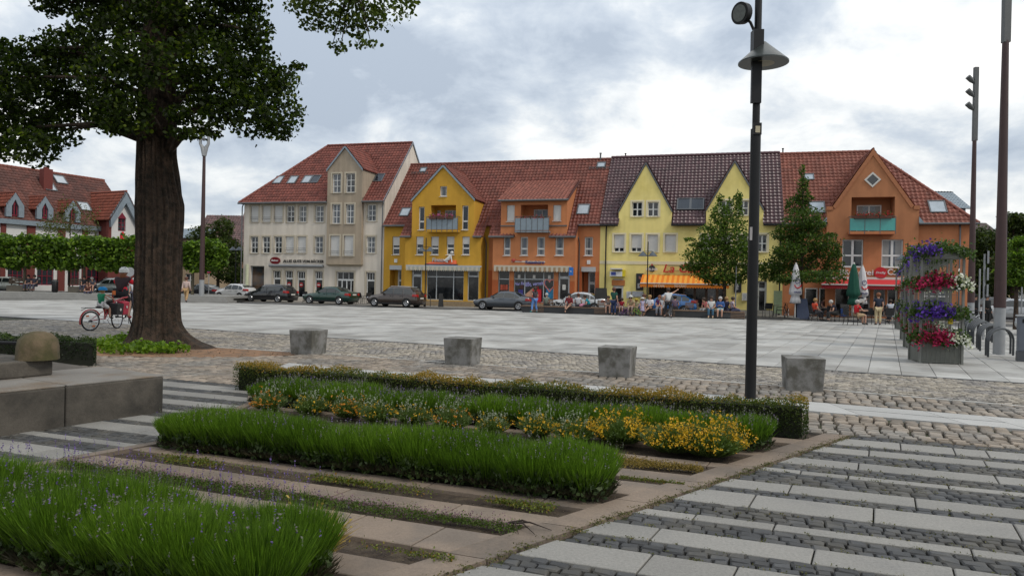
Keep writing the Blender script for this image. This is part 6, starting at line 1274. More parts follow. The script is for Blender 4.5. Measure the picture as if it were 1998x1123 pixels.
# ------------------------------------------------------------------ cars
def car(px_, py_, D, rz, L_, kind, paint, label, s_=1., W_=1.78, Hh=1.48, plate=True, z0=0.):
    """px,py: ground point under the middle of the car; the car's nose points to -x (left)"""
    g_ = A(px_, py_, D); e = empty('parked_car', (g_[0], D, z0), rz, label, 'car', 'cars parked along the street'); e.scale = (s_,) * 3
    hl = L_ / 2
    if kind == 'wagon': prof = [(0, .42, .62), (.03, .25, .72), (.12, .2, .86), (.27, .18, .98), (.37, .18, 1.28), (.45, .18, Hh), (.62, .18, Hh + .01), (.84, .18, Hh - .05), (.93, .18, 1.2), (.985, .22, .95), (1., .38, .6)]; gh = (.30, .36, .97, .84)
    elif kind == 'hatch': prof = [(0, .42, .62), (.03, .25, .74), (.12, .2, .88), (.25, .18, .99), (.36, .18, 1.3), (.46, .18, Hh), (.62, .18, Hh), (.80, .18, Hh - .08), (.93, .18, 1.15), (.985, .22, .95), (1., .38, .6)]; gh = (.28, .36, .95, .8)
    else: prof = [(0, .42, .6), (.03, .25, .7), (.12, .2, .82), (.28, .18, .93), (.39, .18, 1.24), (.47, .18, Hh - .06), (.60, .18, Hh - .04), (.72, .18, Hh - .12), (.84, .18, 1.08), (.97, .2, 1.0), (1., .38, .62)]; gh = (.31, .38, .85, .74)
    b = MB(); rings = []
    belt = .93 if kind == 'sedan' else .97
    for t, zl_, zt_ in prof:
        x = -hl + L_ * t; taper = 1 - .16 * max(0, .12 - t) / .12 - .10 * max(0, t - .9) / .1; w2 = W_ / 2 * taper; zb_ = min(belt, zt_ - .02); top_w = w2 * (.93 if zt_ < belt + .1 else .74 + .0)
        rings.append([(x, 0, zl_), (x, -w2 * .86, zl_), (x, -w2 * .985, zl_ + .14), (x, -w2, .6 if zt_ > .62 else zl_ + .15), (x, -w2 * .955, zb_), (x, -top_w, zt_ - .03), (x, -top_w * .82, zt_), (x, 0, zt_ + .015), (x, top_w * .82, zt_), (x, top_w, zt_ - .03), (x, w2 * .955, zb_), (x, w2, .6 if zt_ > .62 else zl_ + .15), (x, w2 * .985, zl_ + .14), (x, w2 * .86, zl_)])
    n = 14
    for r_ in rings: b.v += r_
    for i in range(len(rings) - 1):
        for j in range(n): k = (j + 1) % n; b.f.append((i * n + j, i * n + k, (i + 1) * n + k, (i + 1) * n + j)[::-1])
    b.f.append(tuple(range(n))); b.f.append(tuple((len(rings) - 1) * n + j for j in range(n))[::-1])
    o = b.build('body', paint, e, smooth='all')
    def side(t0, t1, z0_, z1_, ins):   # glass strip on the side between stations
        return None
    cg = mat('car_glass', (.015, .02, .022), .05, .3, spec=.8)
    def topz(t):
        return float(np.interp(t, [p_[0] for p_ in prof], [p_[2] for p_ in prof]))
    def wtop(t): return W_ / 2 * .74
    bounds = {'wagon': [(.335, .53), (.545, .72), (.735, .90)], 'hatch': [(.32, .53), (.545, .74), (.755, .87)], 'sedan': [(.345, .53), (.545, .72), (.735, .80)]}[kind]
    for s1 in (-1, 1):
        for i, (ta, tb__) in enumerate(bounds):
            pts_ = []
            ts = np.linspace(ta, tb__, 5); up = []
            for t in ts: zt_ = topz(t) - .11; f_ = max(0, (zt_ - belt) / (Hh - .03 - belt)); up.append((-hl + L_ * t, s1 * (W_ / 2 * (.955 + (.745 - .955) * min(1, f_ * 1.05)) + .014), max(zt_, belt + .03)))
            lo_ = [(-hl + L_ * ts[-1], s1 * (W_ / 2 * .955 + .012), belt + .02), (-hl + L_ * ts[0], s1 * (W_ / 2 * .955 + .012), belt + .02)]
            q = MB(); q.poly(*(up + lo_)); q.build('side_window', cg, e)
    q = MB(); i0, i1 = 3, 5
    def slab(ta, tb__, name):
        q = MB(); R_ = []
        for t in (ta, tb__): zt_ = topz(t); f_ = max(0, min(1, (zt_ - belt) / (Hh - belt))); wq = W_ / 2 * (.88 + (.66 - .88) * f_); x = -hl + L_ * t; R_.append([(x, -wq, zt_ + .012), (x, 0, zt_ + .03), (x, wq, zt_ + .012)])
        q.poly(R_[0][0], R_[0][1], R_[1][1], R_[1][0]); q.poly(R_[0][1], R_[0][2], R_[1][2], R_[1][1]); return q.build(name, cg, e)
    a_ = {'wagon': (.285, .37), 'hatch': (.265, .36), 'sedan': (.295, .39)}[kind]; slab(a_[0], a_[1], 'windscreen'); slab(a_[1], a_[1] + .065, 'windscreen')
    r2_ = {'wagon': (.855, .925), 'hatch': (.82, .925), 'sedan': (.735, .83)}[kind]; slab(*r2_, 'rear_window')
    for t in (.175, .80):
        for s1 in (-1, 1):
            x = -hl + L_ * t; q = MB(); q.disc((x, s1 * (W_ / 2 - .1), .33), .375, (0, s1, 0), 22, .085 + .02); q.build('wheel_arch', rubber, e)
            wq = MB(); wq.tube([(x, s1 * (W_ / 2 - .2), .31), (x, s1 * (W_ / 2 - .19), .31), (x, s1 * (W_ / 2 + .0), .31), (x, s1 * (W_ / 2 + .016), .31)], [.27, .315, .315, .285], 22); wo = wq.build('tyre', rubber, e, smooth=True)
            rq = MB(); yy_ = s1 * (W_ / 2 + .018); rq.torus((x, yy_, .31), .185, .025, 'y', 18, 5); rq.disc((x, yy_ - s1 * .01, .31), .05, (0, s1, 0), 10, .02)
            for k in range(5): a2 = k * 2 * PI / 5 + .3; rq.prism([(x + math.cos(a2 + .35) * .05, yy_, .31 + math.sin(a2 + .35) * .05), (x + math.cos(a2 + .17) * .18, yy_, .31 + math.sin(a2 + .17) * .18), (x + math.cos(a2 - .17) * .18, yy_, .31 + math.sin(a2 - .17) * .18), (x + math.cos(a2 - .35) * .05, yy_, .31 + math.sin(a2 - .35) * .05)], (0, s1 * .012, 0))
            rq.build('rim', chrome, wo)
    tl = mat('tail_light', (.38, .008, .008), .25, spec=.8); hd = mat('head_light', (.5, .52, .55), .15, spec=.9)
    for s1 in (-1, 1):
        MB().box(-hl + .02, -hl + .32, s1 * W_ * .33 - .13, s1 * W_ * .33 + .13, .60, .73).build('headlight', hd, e)
        zt0 = {'wagon': .8, 'hatch': .85, 'sedan': .72}[kind]; MB().hexa([(hl - .28, s1 * (W_ / 2 - .34), zt0), (hl + .008, s1 * (W_ / 2 - .34), zt0), (hl - .02, s1 * (W_ / 2 - .055), zt0), (hl - .42, s1 * (W_ / 2 + .004), zt0 + .02)], [(hl - .28, s1 * (W_ / 2 - .34), zt0 + .19), (hl - .02, s1 * (W_ / 2 - .34), zt0 + .17), (hl - .06, s1 * (W_ / 2 - .06), zt0 + .19), (hl - .36, s1 * (W_ / 2 - .0), zt0 + .2)]).build('tail_light', tl, e)
        MB().box(-hl + L_ * .33, -hl + L_ * .33 + .12, s1 * (W_ / 2 + .02), s1 * (W_ / 2 + .17), .98, 1.09).build('mirror', paint, e)
    MB().box(hl - .005, hl + .014, -.26, .26, .62 if kind != 'sedan' else .74, .74 if kind != 'sedan' else .86).build('number_plate', offwhite, e)
    MB().box(-hl + .1, hl - .1, -W_ / 2 + .07, W_ / 2 - .07, .17, .22).build('underbody', rubber, e)
    for s1 in (-1, 1): MB().box(-hl + L_ * .24, -hl + L_ * .74, s1 * W_ * .49 - .02, s1 * W_ * .49 + .02, .23, .3).build('side_skirt', blackp, e)
    for s1 in (-1, 1):
        for t in (.54, .73): MB().box(-hl + L_ * t - .012, -hl + L_ * t - .002, s1 * (W_ / 2 - .012) - .006, s1 * (W_ / 2 - .012) + .006, .32, .93).build('door_gap', blackp, e)
        for t in (.47, .67): MB().box(-hl + L_ * t, -hl + L_ * t + .16, s1 * (W_ / 2 - .01) - .02, s1 * (W_ / 2 - .01) + .02, .83, .86).build('door_handle', paint, e)
    if kind == 'wagon':
        for s1 in (-1, 1): MB().tube([(-hl + L_ * .46, s1 * .58, Hh + .05), (-hl + L_ * .84, s1 * .58, Hh)], .02, 6).build('roof_rail', chrome, e)
    return e
def paint(n, c, mt=.3): return mat(n, c, .25, .04, 2., metal=mt, spec=.6, coat=.8)
car(529, 586, 58.5, math.radians(-20), 4.55, 'wagon', paint('black_paint', (.008, .008, .010), .1), 'black estate car parked before the beige bakery house', .93)
car(645, 590, 56.5, math.radians(-20), 4.6, 'sedan', paint('dark_green_paint', (.006, .045, .032)), 'dark green saloon car parked before the bakery entrance', .93)
car(773, 597, 53.2, math.radians(-20), 4.5, 'wagon', paint('brown_paint', (.055, .038, .030)), 'brown estate car parked before the ochre house', .93, Hh=1.55)
car(984, 602, 51.0, math.radians(-17), 4.65, 'sedan', paint('grey_blue_paint', (.075, .085, .10)), 'grey saloon car parked before the orange travel agency', .9)
car(1128, 599, 50.0, math.radians(-17), 4.5, 'sedan', paint('silver_white_paint', (.50, .51, .52), .1), 'silver white car parked behind the long bench and bicycles', .93)
car(1303, 602, 48.0, math.radians(-18), 4.1, 'hatch', paint('bright_blue_paint', (.02, .13, .36)), 'bright blue hatchback parked behind the people on the bench', .93)
car(462, 579, 63.0, math.radians(-25), 4.0, 'hatch', paint('white_paint_car', (.60, .60, .60), 0), 'white hatchback at the left end of the parked row', .93)
car(395, 578, 66.0, math.radians(-15), 4.3, 'sedan', paint('dark_blue_paint', (.012, .014, .02)), 'dark car partly hidden by the left mast light', .9)
car(222, 575, 61.5, math.radians(-10), 4.1, 'hatch', paint('silver_paint', (.36, .40, .39)), 'pale silver green car behind the steps, left of the cyclists', .9, z0=.3)
car(216, 571, 66.0, math.radians(-10), 4.3, 'wagon', paint('charcoal_paint', (.03, .032, .035)), 'charcoal car behind the pale silver one before the bank', .9, z0=.3)
car(8, 575, 61.5, math.radians(10), 4.2, 'sedan', paint('cream_silver_paint', (.42, .45, .42)), 'silver car at the left picture edge before the bank', .9, z0=.3)
car(1972, 612, 47., math.radians(-30), 4.3, 'hatch', paint('silver_paint_b', (.40, .41, .42)), 'silver hatchback behind the right mast light', 1.)
car(1925, 610, 55., math.radians(-35), 4.4, 'wagon', paint('dark_grey_paint', (.045, .05, .055)), 'dark estate car between the two right masts', 1.)
car(2105, 640, 30., math.radians(-38), 4.3, 'sedan', paint('silver_paint_c', (.42, .43, .44)), 'silver car just past the right edge behind the control cabinet', 1.)
# ------------------------------------------------------------------ the big linden
bark = mat('linden_bark', (.062, .040, .027), .95, .3, 5., bump=1., bscale=26, col2=(.024, .018, .012), cscale=7., cpos=(.42, .6), bdist=.05)
TB = G(316, 676); TD = TB[1]
tree = empty('linden_tree', (TB[0], TB[1], 0), 0, 'huge dark linden tree with ridged trunk at the left', 'tree')
def tz(y): return ht(316, y, 316, 676)
def tx_(x, y): return A(x, y, TD)[0] - TB[0]
stn = [(-.15, 1.0, -.05), (.0, .86, -.06), (.12, .70, -.10), (.3, .60, -.12), (.6, .545, -.13), (1.0, .52, -.12), (tz(520), .525, tx_(310, 520)), (tz(440), .525, tx_(312, 440)), (tz(400), .545, tx_(312, 400)), (tz(350), .48, tx_(308, 350)), (tz(300), .43, tx_(306, 300)), (tz(200), .40, tx_(307, 200)), (tz(80), .37, tx_(310, 80)), (8.5, .38, .0), (10.5, .28, .05), (12.5, .14, .1)]
nz_, na_ = 130, 120; zs = np.linspace(stn[0][0], stn[-1][0], nz_); rr = np.interp(zs, [s[0] for s in stn], [s[1] for s in stn]); xo = np.interp(zs, [s[0] for s in stn], [s[2] for s in stn])
th_ = np.linspace(0, 2 * PI, na_, endpoint=False); Zg, Tg = np.meshgrid(zs, th_, indexing='ij')
ph = RNG.uniform(0, 6, 12); ridg = sum(np.cos(Tg * k + ph[i] + .5 * np.sin(Zg * (.7 + .2 * i) + ph[i]) + .35 * np.sin(Zg * (3.1 + i) + Tg * 3)) * a for i, (k, a) in enumerate(((13, .020), (23, .028), (37, .026), (5, .012), (3, .015))))
flare = np.clip(1 - Zg / .75, 0, 1.2) ** 2; lob = np.cos(Tg * 5 + .6) * .12 + np.cos(Tg * 3 - .4) * .10 + np.clip(np.cos(Tg - .0), 0, 1) ** 6 * .42
Rg = rr[:, None] * 1. + ridg + flare * lob + .05 * np.exp(-((Zg - 3.2) / .5) ** 2) * np.clip(np.cos(Tg + .5), 0, 1) ** 4
Rg = Rg * .93
V = np.stack([xo[:, None] + Rg * np.cos(Tg), Rg * np.sin(Tg), Zg], -1).reshape(-1, 3)
F_ = [(i * na_ + j, i * na_ + (j + 1) % na_, (i + 1) * na_ + (j + 1) % na_, (i + 1) * na_ + j) for i in range(nz_ - 1) for j in range(na_)]
npmesh('trunk', V, F_, bark, tree, smooth=True)
lind = leafmat('linden_leaf', (.005, .010, .0015), (.036, .06, .006), .5, c3=(.12, .155, .015))
CL = [(20, 250, 60, 55, 0), (75, 200, 70, 65, .8), (30, 150, 60, 45, -.6), (85, 120, 60, 50, 0), (150, 160, 70, 60, 1), (60, 285, 55, 38, -.8), (105, 255, 45, 45, .3), (140, 95, 60, 45, .6), (200, 70, 65, 50, -.3), (250, 30, 70, 45, .4), (200, 20, 60, 40, 1),
      (215, 150, 70, 60, -1.2), (255, 215, 55, 45, -1.4), (215, 225, 48, 34, -.4), (280, 120, 60, 60, -1.6), (165, 215, 55, 30, .8), (235, 245, 40, 20, -1), (-50, 200, 80, 90, 0), (-60, 120, 80, 60, .5), (-40, 280, 60, 40, 0),
      (330, 60, 60, 60, 1.4), (380, 50, 70, 55, 0), (440, 40, 60, 50, .6), (400, 120, 75, 60, -.5), (470, 100, 65, 50, .4), (360, 175, 60, 55, 1), (430, 180, 70, 55, -.4), (500, 160, 65, 50, .2), (545, 150, 40, 25, .5), (480, 220, 65, 45, -.5), (545, 215, 48, 52, .2), (400, 235, 40, 28, -.8), (365, 262, 42, 12, -1), (540, 255, 35, 18, 0), (500, 60, 40, 35, 0), (580, 130, 16, 10, 0), (350, 225, 30, 20, -1.), (300, 10, 60, 40, -1),
      (120, -40, 90, 50, 0), (260, -70, 110, 60, .5), (420, -60, 110, 60, 0), (560, -30, 50, 26, .2), (20, 100, 25, 12, 0), (8, 82, 12, 8, -.3), (420, 262, 14, 9, -.5), (470, 8, 60, 22, .4), (100, 10, 40, 22, .3)]
cs = []
for x, y, rx, ry, dd_ in CL:
    D = TD + dd_ * 1.3; a = A(x, y, D); k = D / FPX; cs.append((a[0] - TB[0], a[1] - TB[1], a[2], rx * k, max(rx, ry) * k * .9, ry * k))
lv = clumps(cs, 2300)
leafcloud('crown', lv, .096, lind, tree, .5)
up_ = [(random.gauss(0, 2.6), random.gauss(0, 2.4), random.uniform(11.2, 14), 1.6, 1.6, 1.) for _ in range(26)]
leafcloud('crown', clumps(up_, 420), .26, lind, tree, .5)
b = MB()
for c_ in cs[::2] + up_[::3]:
    z0_ = min(max(4.7, c_[2] - .4), 9); b.tube([(0, 0, z0_), (c_[0] * .45, c_[1] * .45, (z0_ + c_[2]) / 2 + .35), (c_[0], c_[1], c_[2])], [.12, .06, .015], 6)
b.build('limbs', bark, tree, smooth=True)['kind'] = 'stuff'
# hanging spray of the neighbouring branch
spr = [(600, 20, 38, 22), (650, 10, 50, 30), (700, 25, 50, 30), (660, 45, 45, 22), (720, 45, 40, 16), (760, 20, 45, 18), (800, 15, 25, 10), (610, 50, 28, 12), (665, 95, 16, 18), (650, 90, 10, 8), (700, 82, 18, 16), (728, 92, 18, 8), (590, -10, 40, 20), (690, -30, 90, 30)]
D = TD - 2.2; cs2 = []
for x, y, rx, ry in spr: a = A(x, y, D); k = D / FPX; cs2.append((a[0] - TB[0], a[1] - TB[1] + random.uniform(-.3, .3), a[2], rx * k, rx * k, ry * k))
leafcloud('crown', clumps(cs2, 1500), .085, leafmat('linden_leaf_light', (.02, .035, .004), (.065, .095, .012), .4, c3=(.13, .15, .025)), tree, .4)
b = MB()
pA = Vector((cs[33][0], 0, 9.2)); q0 = Vector(cs2[-1][:3])
b.tube([(0, 0, 8.6), (q0.x * .5, q0.y * .5, 10.3), q0], [.14, .09, .05], 7)
for c_ in cs2[:-1]: b.tube([q0, ((q0.x + c_[0]) / 2, (q0.y + c_[1]) / 2, (q0.z + c_[2]) / 2 + .1), c_[:3]], [.04, .02, .006], 5)
b.build('branch', bark, tree, smooth=True)
# shoots at the foot and on the trunk
shoot = leafmat('young_shoot_leaf', (.05, .10, .008), (.17, .27, .02), .4)
p_ = []
for x, y, r_, n in ((215, 668, .5, 200), (245, 662, .45, 260), (200, 674, .3, 100), (275, 678, .5, 300), (310, 682, .4, 220), (345, 680, .3, 150), (235, 682, .45, 160)):
    g_ = G(x, y + 6); th2 = RNG.uniform(0, 2 * PI, n); q_ = np.sqrt(RNG.random(n)) * r_; p_.append(np.stack([g_[0] + q_ * np.cos(th2), g_[1] + q_ * np.sin(th2) * .8, RNG.uniform(.02, .30, n) * (1 - q_ / r_ * .6)], 1))
sh_o = leafcloud('tree_shoots', np.concatenate(p_), .085, shoot, None, .8); tag(sh_o, kind='stuff')
def tree_at(name, label, px, base_y, D, cl, leaf, n, m, trunk_r=.1, z0=0., group=None, barkm=None, kite=True, limb_n=12, top_y=None, dsp=.8):
    g_ = A(px, base_y, D); e = empty(name, (g_[0], D, z0), 0, label, 'tree', group); cs = []; k = D / FPX
    for x, y, rx, ry in cl:
        a = A(x, y, D); cs.append((a[0] - g_[0], random.uniform(-1, 1) * rx * k * dsp, a[2] - z0, rx * k, rx * k, ry * k))
    tot = sum((c[3] * c[4] * c[5]) ** (2 / 3) for c in cs); leafcloud('crown', clumps(cs, n / tot), leaf, m, e, .5, kite=kite)
    zt = max(c[2] for c in cs); b = MB(); b.tube([(0, 0, -.05), (0, 0, zt * .3), (0, 0, zt * .92)], [trunk_r, trunk_r * .75, .02], 8); b.build('trunk', barkm or bark, e, smooth=True); b = MB()
    for i in range(limb_n): c_ = cs[i % len(cs)]; z_ = max(zt * .25, c_[2] * .72); b.tube([(0, 0, z_), (c_[0] * .5, c_[1] * .5, (z_ + c_[2]) / 2), c_[:3]], [trunk_r * .4, trunk_r * .2, .01], 5)
    b.build('limbs', barkm or bark, e, smooth=True)['kind'] = 'stuff'; return e
oakm = leafmat('oak_leaf', (.02, .04, .006), (.09, .15, .022), .4, c3=(.16, .22, .04)); hornm = leafmat('hornbeam_leaf', (.014, .03, .005), (.06, .105, .016), .4, c3=(.11, .16, .025))
tree_at('oak_tree', 'young round oak tree with pale leaf tips before the yellow house', 1413, 606, 46.5, [(1400, 530, 50, 25), (1370, 500, 34, 24), (1405, 490, 42, 30), (1440, 500, 36, 30), (1385, 460, 28, 24), (1425, 450, 30, 28), (1402, 420, 22, 24), (1435, 410, 20, 26), (1440, 385, 9, 16), (1403, 390, 8, 14), (1360, 478, 18, 6), (1352, 520, 22, 10), (1345, 467, 12, 4), (1460, 480, 22, 30), (1465, 530, 25, 18), (1420, 545, 45, 12)], .17, 11500, oakm, .13)
tree_at('hornbeam_tree', 'dark conical tree between the yellow and the terracotta house', 1562, 612, 45.5, [(1566, 335, 6, 16), (1566, 360, 12, 16), (1570, 385, 20, 16), (1560, 400, 24, 18), (1565, 430, 38, 22), (1590, 440, 24, 14), (1540, 455, 30, 18), (1575, 470, 48, 24), (1530, 490, 32, 18), (1610, 490, 30, 20), (1565, 510, 55, 24), (1620, 520, 22, 14), (1515, 525, 28, 14), (1580, 540, 52, 14), (1625, 458, 14, 5), (1530, 545, 34, 10), (1632, 500, 12, 8), (1500, 540, 18, 8)], .15, 18000, hornm, .13)
planem = leafmat('plane_leaf', (.02, .045, .006), (.11, .19, .018), .38, c3=(.22, .32, .04))
barkp = mat('pale_bark', (.14, .12, .08), .9, .2, 4.)
for i, px in enumerate((47, 163, 265, -70, 375)):
    D = 57.6 if px != 375 else 58; e = empty('pleached_plane_tree', (A(px, 567, D)[0], D, .44), 0, ('flat clipped plane tree on the terrace, second from the left picture edge', 'flat clipped plane tree right of the litter bin', 'flat clipped plane tree half hidden by the linden trunk and the cyclist', 'flat clipped plane tree at the left picture edge', 'round clipped plane tree right of the linden trunk')[i], 'tree', 'pleached plane trees on the terrace')
    n = 5200; hw = 2.42 if px != 375 else 1.55; xo_ = .0 if px != 375 else .9; pts = np.stack([RNG.uniform(-hw, hw, n) + xo_, RNG.uniform(-1.3, 1.3, n), RNG.uniform(2.0, 4.35, n)], 1)
    ax = np.abs(np.stack([pts[:, 0] - xo_, pts[:, 1], pts[:, 2] - 3.15], 1)) / np.array([hw, 1.3, 1.25]); k_ = np.max(ax, 1) > .55; pts = pts[k_]; pts[:, 2] += .18 * np.sin(pts[:, 0] * 2.1 + i) + .1 * RNG.normal(size=len(pts))
    if px == 375: pts = pts[((pts[:, 0] - xo_) / hw) ** 2 + ((pts[:, 2] - 3.15) / 1.4) ** 2 < 1.1]
    leafcloud('crown', pts, .27, planem, e, 1.2)
    MB().tube([(0, 0, -.05), (.03, 0, 1.2), (0, 0, 3.2)], [.13, .11, .07], 8).build('trunk', barkp, e, smooth=True); b = MB()
    for j in range(6): b.tube([(0, 0, 2.2), (random.uniform(-hw, hw), random.uniform(-1, 1), random.uniform(2.8, 3.8))], [.06, .02], 5)
    b.build('limbs', barkp, e)['kind'] = 'stuff'
darkt = leafmat('dark_tree_leaf', (.012, .022, .004), (.045, .07, .010), .3, c3=(.08, .10, .015)); sparse = leafmat('sparse_leaf', (.04, .045, .01), (.10, .11, .03), .3)
tree_at('sparse_tree', 'thin sparse tree before the bank roof, above the clipped planes', 135, 560, 60, [(130, 415, 26, 28), (165, 430, 20, 30), (125, 445, 30, 20), (100, 440, 26, 24), (175, 455, 16, 16)], .16, 1500, sparse, .09, limb_n=26, z0=.3)
tree_at('leafy_tree', 'dark green tree behind the left mast light and tan houses', 425, 565, 74, [(430, 445, 22, 24), (400, 460, 26, 20), (425, 480, 34, 22), (455, 500, 24, 22), (440, 530, 34, 22), (395, 500, 22, 20), (460, 540, 20, 20)], .26, 9000, darkt, .2)
tree_at('roadside_tree', 'dark round tree just right of the terracotta house', 1925, 600, 66, [(1905, 470, 26, 26), (1930, 480, 28, 24), (1920, 520, 36, 26), (1900, 540, 24, 30), (1945, 550, 26, 24), (1925, 570, 30, 16)], .26, 9000, darkt, .2)
tree_at('tall_tree', 'tall dark tree behind the right mast lights', 1975, 600, 60, [(1975, 430, 20, 18), (1990, 440, 24, 24), (1975, 470, 34, 26), (2000, 490, 40, 34), (1960, 510, 30, 30), (2020, 460, 34, 40), (1980, 550, 40, 26)], .26, 12000, darkt, .22)
tree_at('bright_tree', 'bright green tree with dark trunk at the right picture edge', 1982, 625, 36, [(1995, 500, 26, 14), (1985, 525, 26, 16), (2005, 540, 30, 18), (1978, 550, 16, 8), (2030, 500, 40, 40), (2000, 470, 18, 8)], .16, 8000, planem, .13)
for i, (px, D, s_) in enumerate(((-150, 80, 1.2), (230, 110, 1.), (330, 112, 1.1), (-420, 70, 1.3), (2150, 60, 1.3), (2300, 52, 1.4), (1895, 100, 1.))):
    tree_at('far_tree', ('distant tree beyond the bank roof, outside left', 'distant tree behind the bank gable', 'distant tree between bank and flat roofed house', 'far tree well left of the bank', 'distant tree right of the picture edge', 'second distant tree right of the picture edge', 'distant tree behind the terracotta house corner')[i], px, 600, D, [(px + random.uniform(-60, 60), random.uniform(470, 560), 36 * s_, 26 * s_) for _ in range(7)], .5, 2500, darkt, .25, group='distant trees')
# ------------------------------------------------------------------ hedges
boxm = leafmat('boxwood_leaf', (.012, .026, .004), (.07, .095, .010), .3, c3=(.24, .15, .02))
def hedge(name, label, fr, u0, u1, v0, v1, h_, n, sz, m, z0=0., seed=0, bronze=.5):
    u = RNG.uniform(u0, u1, n); v = RNG.uniform(v0, v1, n); z = RNG.random(n) ** .8 * h_
    uc = np.minimum(u - u0, u1 - u); vc = np.minimum(v - v0, v1 - v); surf = np.minimum(np.minimum(uc, vc), h_ - z)
    k = surf < .06 + .05 * RNG.random(n); u, v, z = u[k], v[k], z[k]
    wob = .03 * np.sin(u * 4 + seed) + .025 * np.sin(u * 9.3 + v * 5) + .02 * np.sin(u * 17); z = z * (1 + wob * 2) + .012 * RNG.normal(size=len(z))
    rnd_c = np.minimum(u - u0, u1 - u); v = (v - (v0 + v1) / 2) * (1 + wob * 2) * np.where(z < h_ * .25, .82, 1) + (v0 + v1) / 2
    P_ = np.array([tuple(fr(a, b, c + z0)) for a, b, c in zip(u, v, z)])
    r_ = np.clip((z / h_) ** 2.5 * bronze * 1.9 * (.6 + .8 * RNG.random(len(z))) * (.85 + .3 * np.sin(u * 2.3 + 1)) + .5 * RNG.random(len(z)) * (z / h_) ** .5, 0, 1)
    o = leafcloud('foliage', P_, sz, m, None, .6, rnd=r_, kite=True); o.name = name; o['kind'] = 'thing'
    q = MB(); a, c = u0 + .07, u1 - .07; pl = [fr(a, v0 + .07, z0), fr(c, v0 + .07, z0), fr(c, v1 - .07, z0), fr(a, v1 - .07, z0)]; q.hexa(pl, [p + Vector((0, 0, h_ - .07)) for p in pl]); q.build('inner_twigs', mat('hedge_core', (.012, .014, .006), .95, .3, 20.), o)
    return tag(o, label, 'hedge')
hedge('boxwood_hedge', 'long low boxwood hedge with bronze tips behind the lavender rows', K, -6.0, 2.05, 4.08, 4.46, .40, 90000, .024, boxm)
hb = G(187, 716)
hbl = math.hypot(*hb)
def Fh(u, v, z): return Vector((hb[0] + u * .97 + v * hb[0] / hbl, hb[1] - u * .24 + v * hb[1] / hbl, z))
hedge('clipped_hedge', 'dark clipped hedge block between granite plinth and linden foot', Fh, -5.2, 0., 0., 1.0, .5, 45000, .035, leafmat('dark_hedge_leaf', (.006, .014, .003), (.022, .042, .007), .2, c3=(.05, .08, .01)), bronze=.35)
# ------------------------------------------------------------------ lavender and companions
lavm = leafmat('lavender_leaf', (.024, .056, .005), (.115, .20, .018), .45, rough=.6, c3=(.25, .34, .05)); lavd = leafmat('lavender_wood', (.018, .016, .010), (.05, .045, .025), .1)
budm = leafmat('lavender_bud', (.07, .085, .05), (.14, .13, .12), .2, c3=(.12, .07, .22)); budp = leafmat('lavender_bloom', (.08, .05, .16), (.16, .10, .32), .2)
BL = np.array([(0, 0, 0), (.5, .4, 0), (0, 1, 0), (-.5, .4, 0)])
def blades(name, B, Dv, Ln, Wd, m, parent, rnd):
    n = len(B); d = Dv / np.linalg.norm(Dv, axis=1, keepdims=True); t = RNG.normal(size=(n, 3)); t[:, 1] *= .3; t[:, 2] = 0; x = np.cross(d, np.cross(t, d)); x /= np.linalg.norm(x, axis=1, keepdims=True)
    V, F2, r_ = instance(BL, [(0, 1, 2, 3)], B, x * Wd[:, None], d * Ln[:, None], np.cross(x, d), rnd); return npmesh(name, V, F2, m, parent, r_)
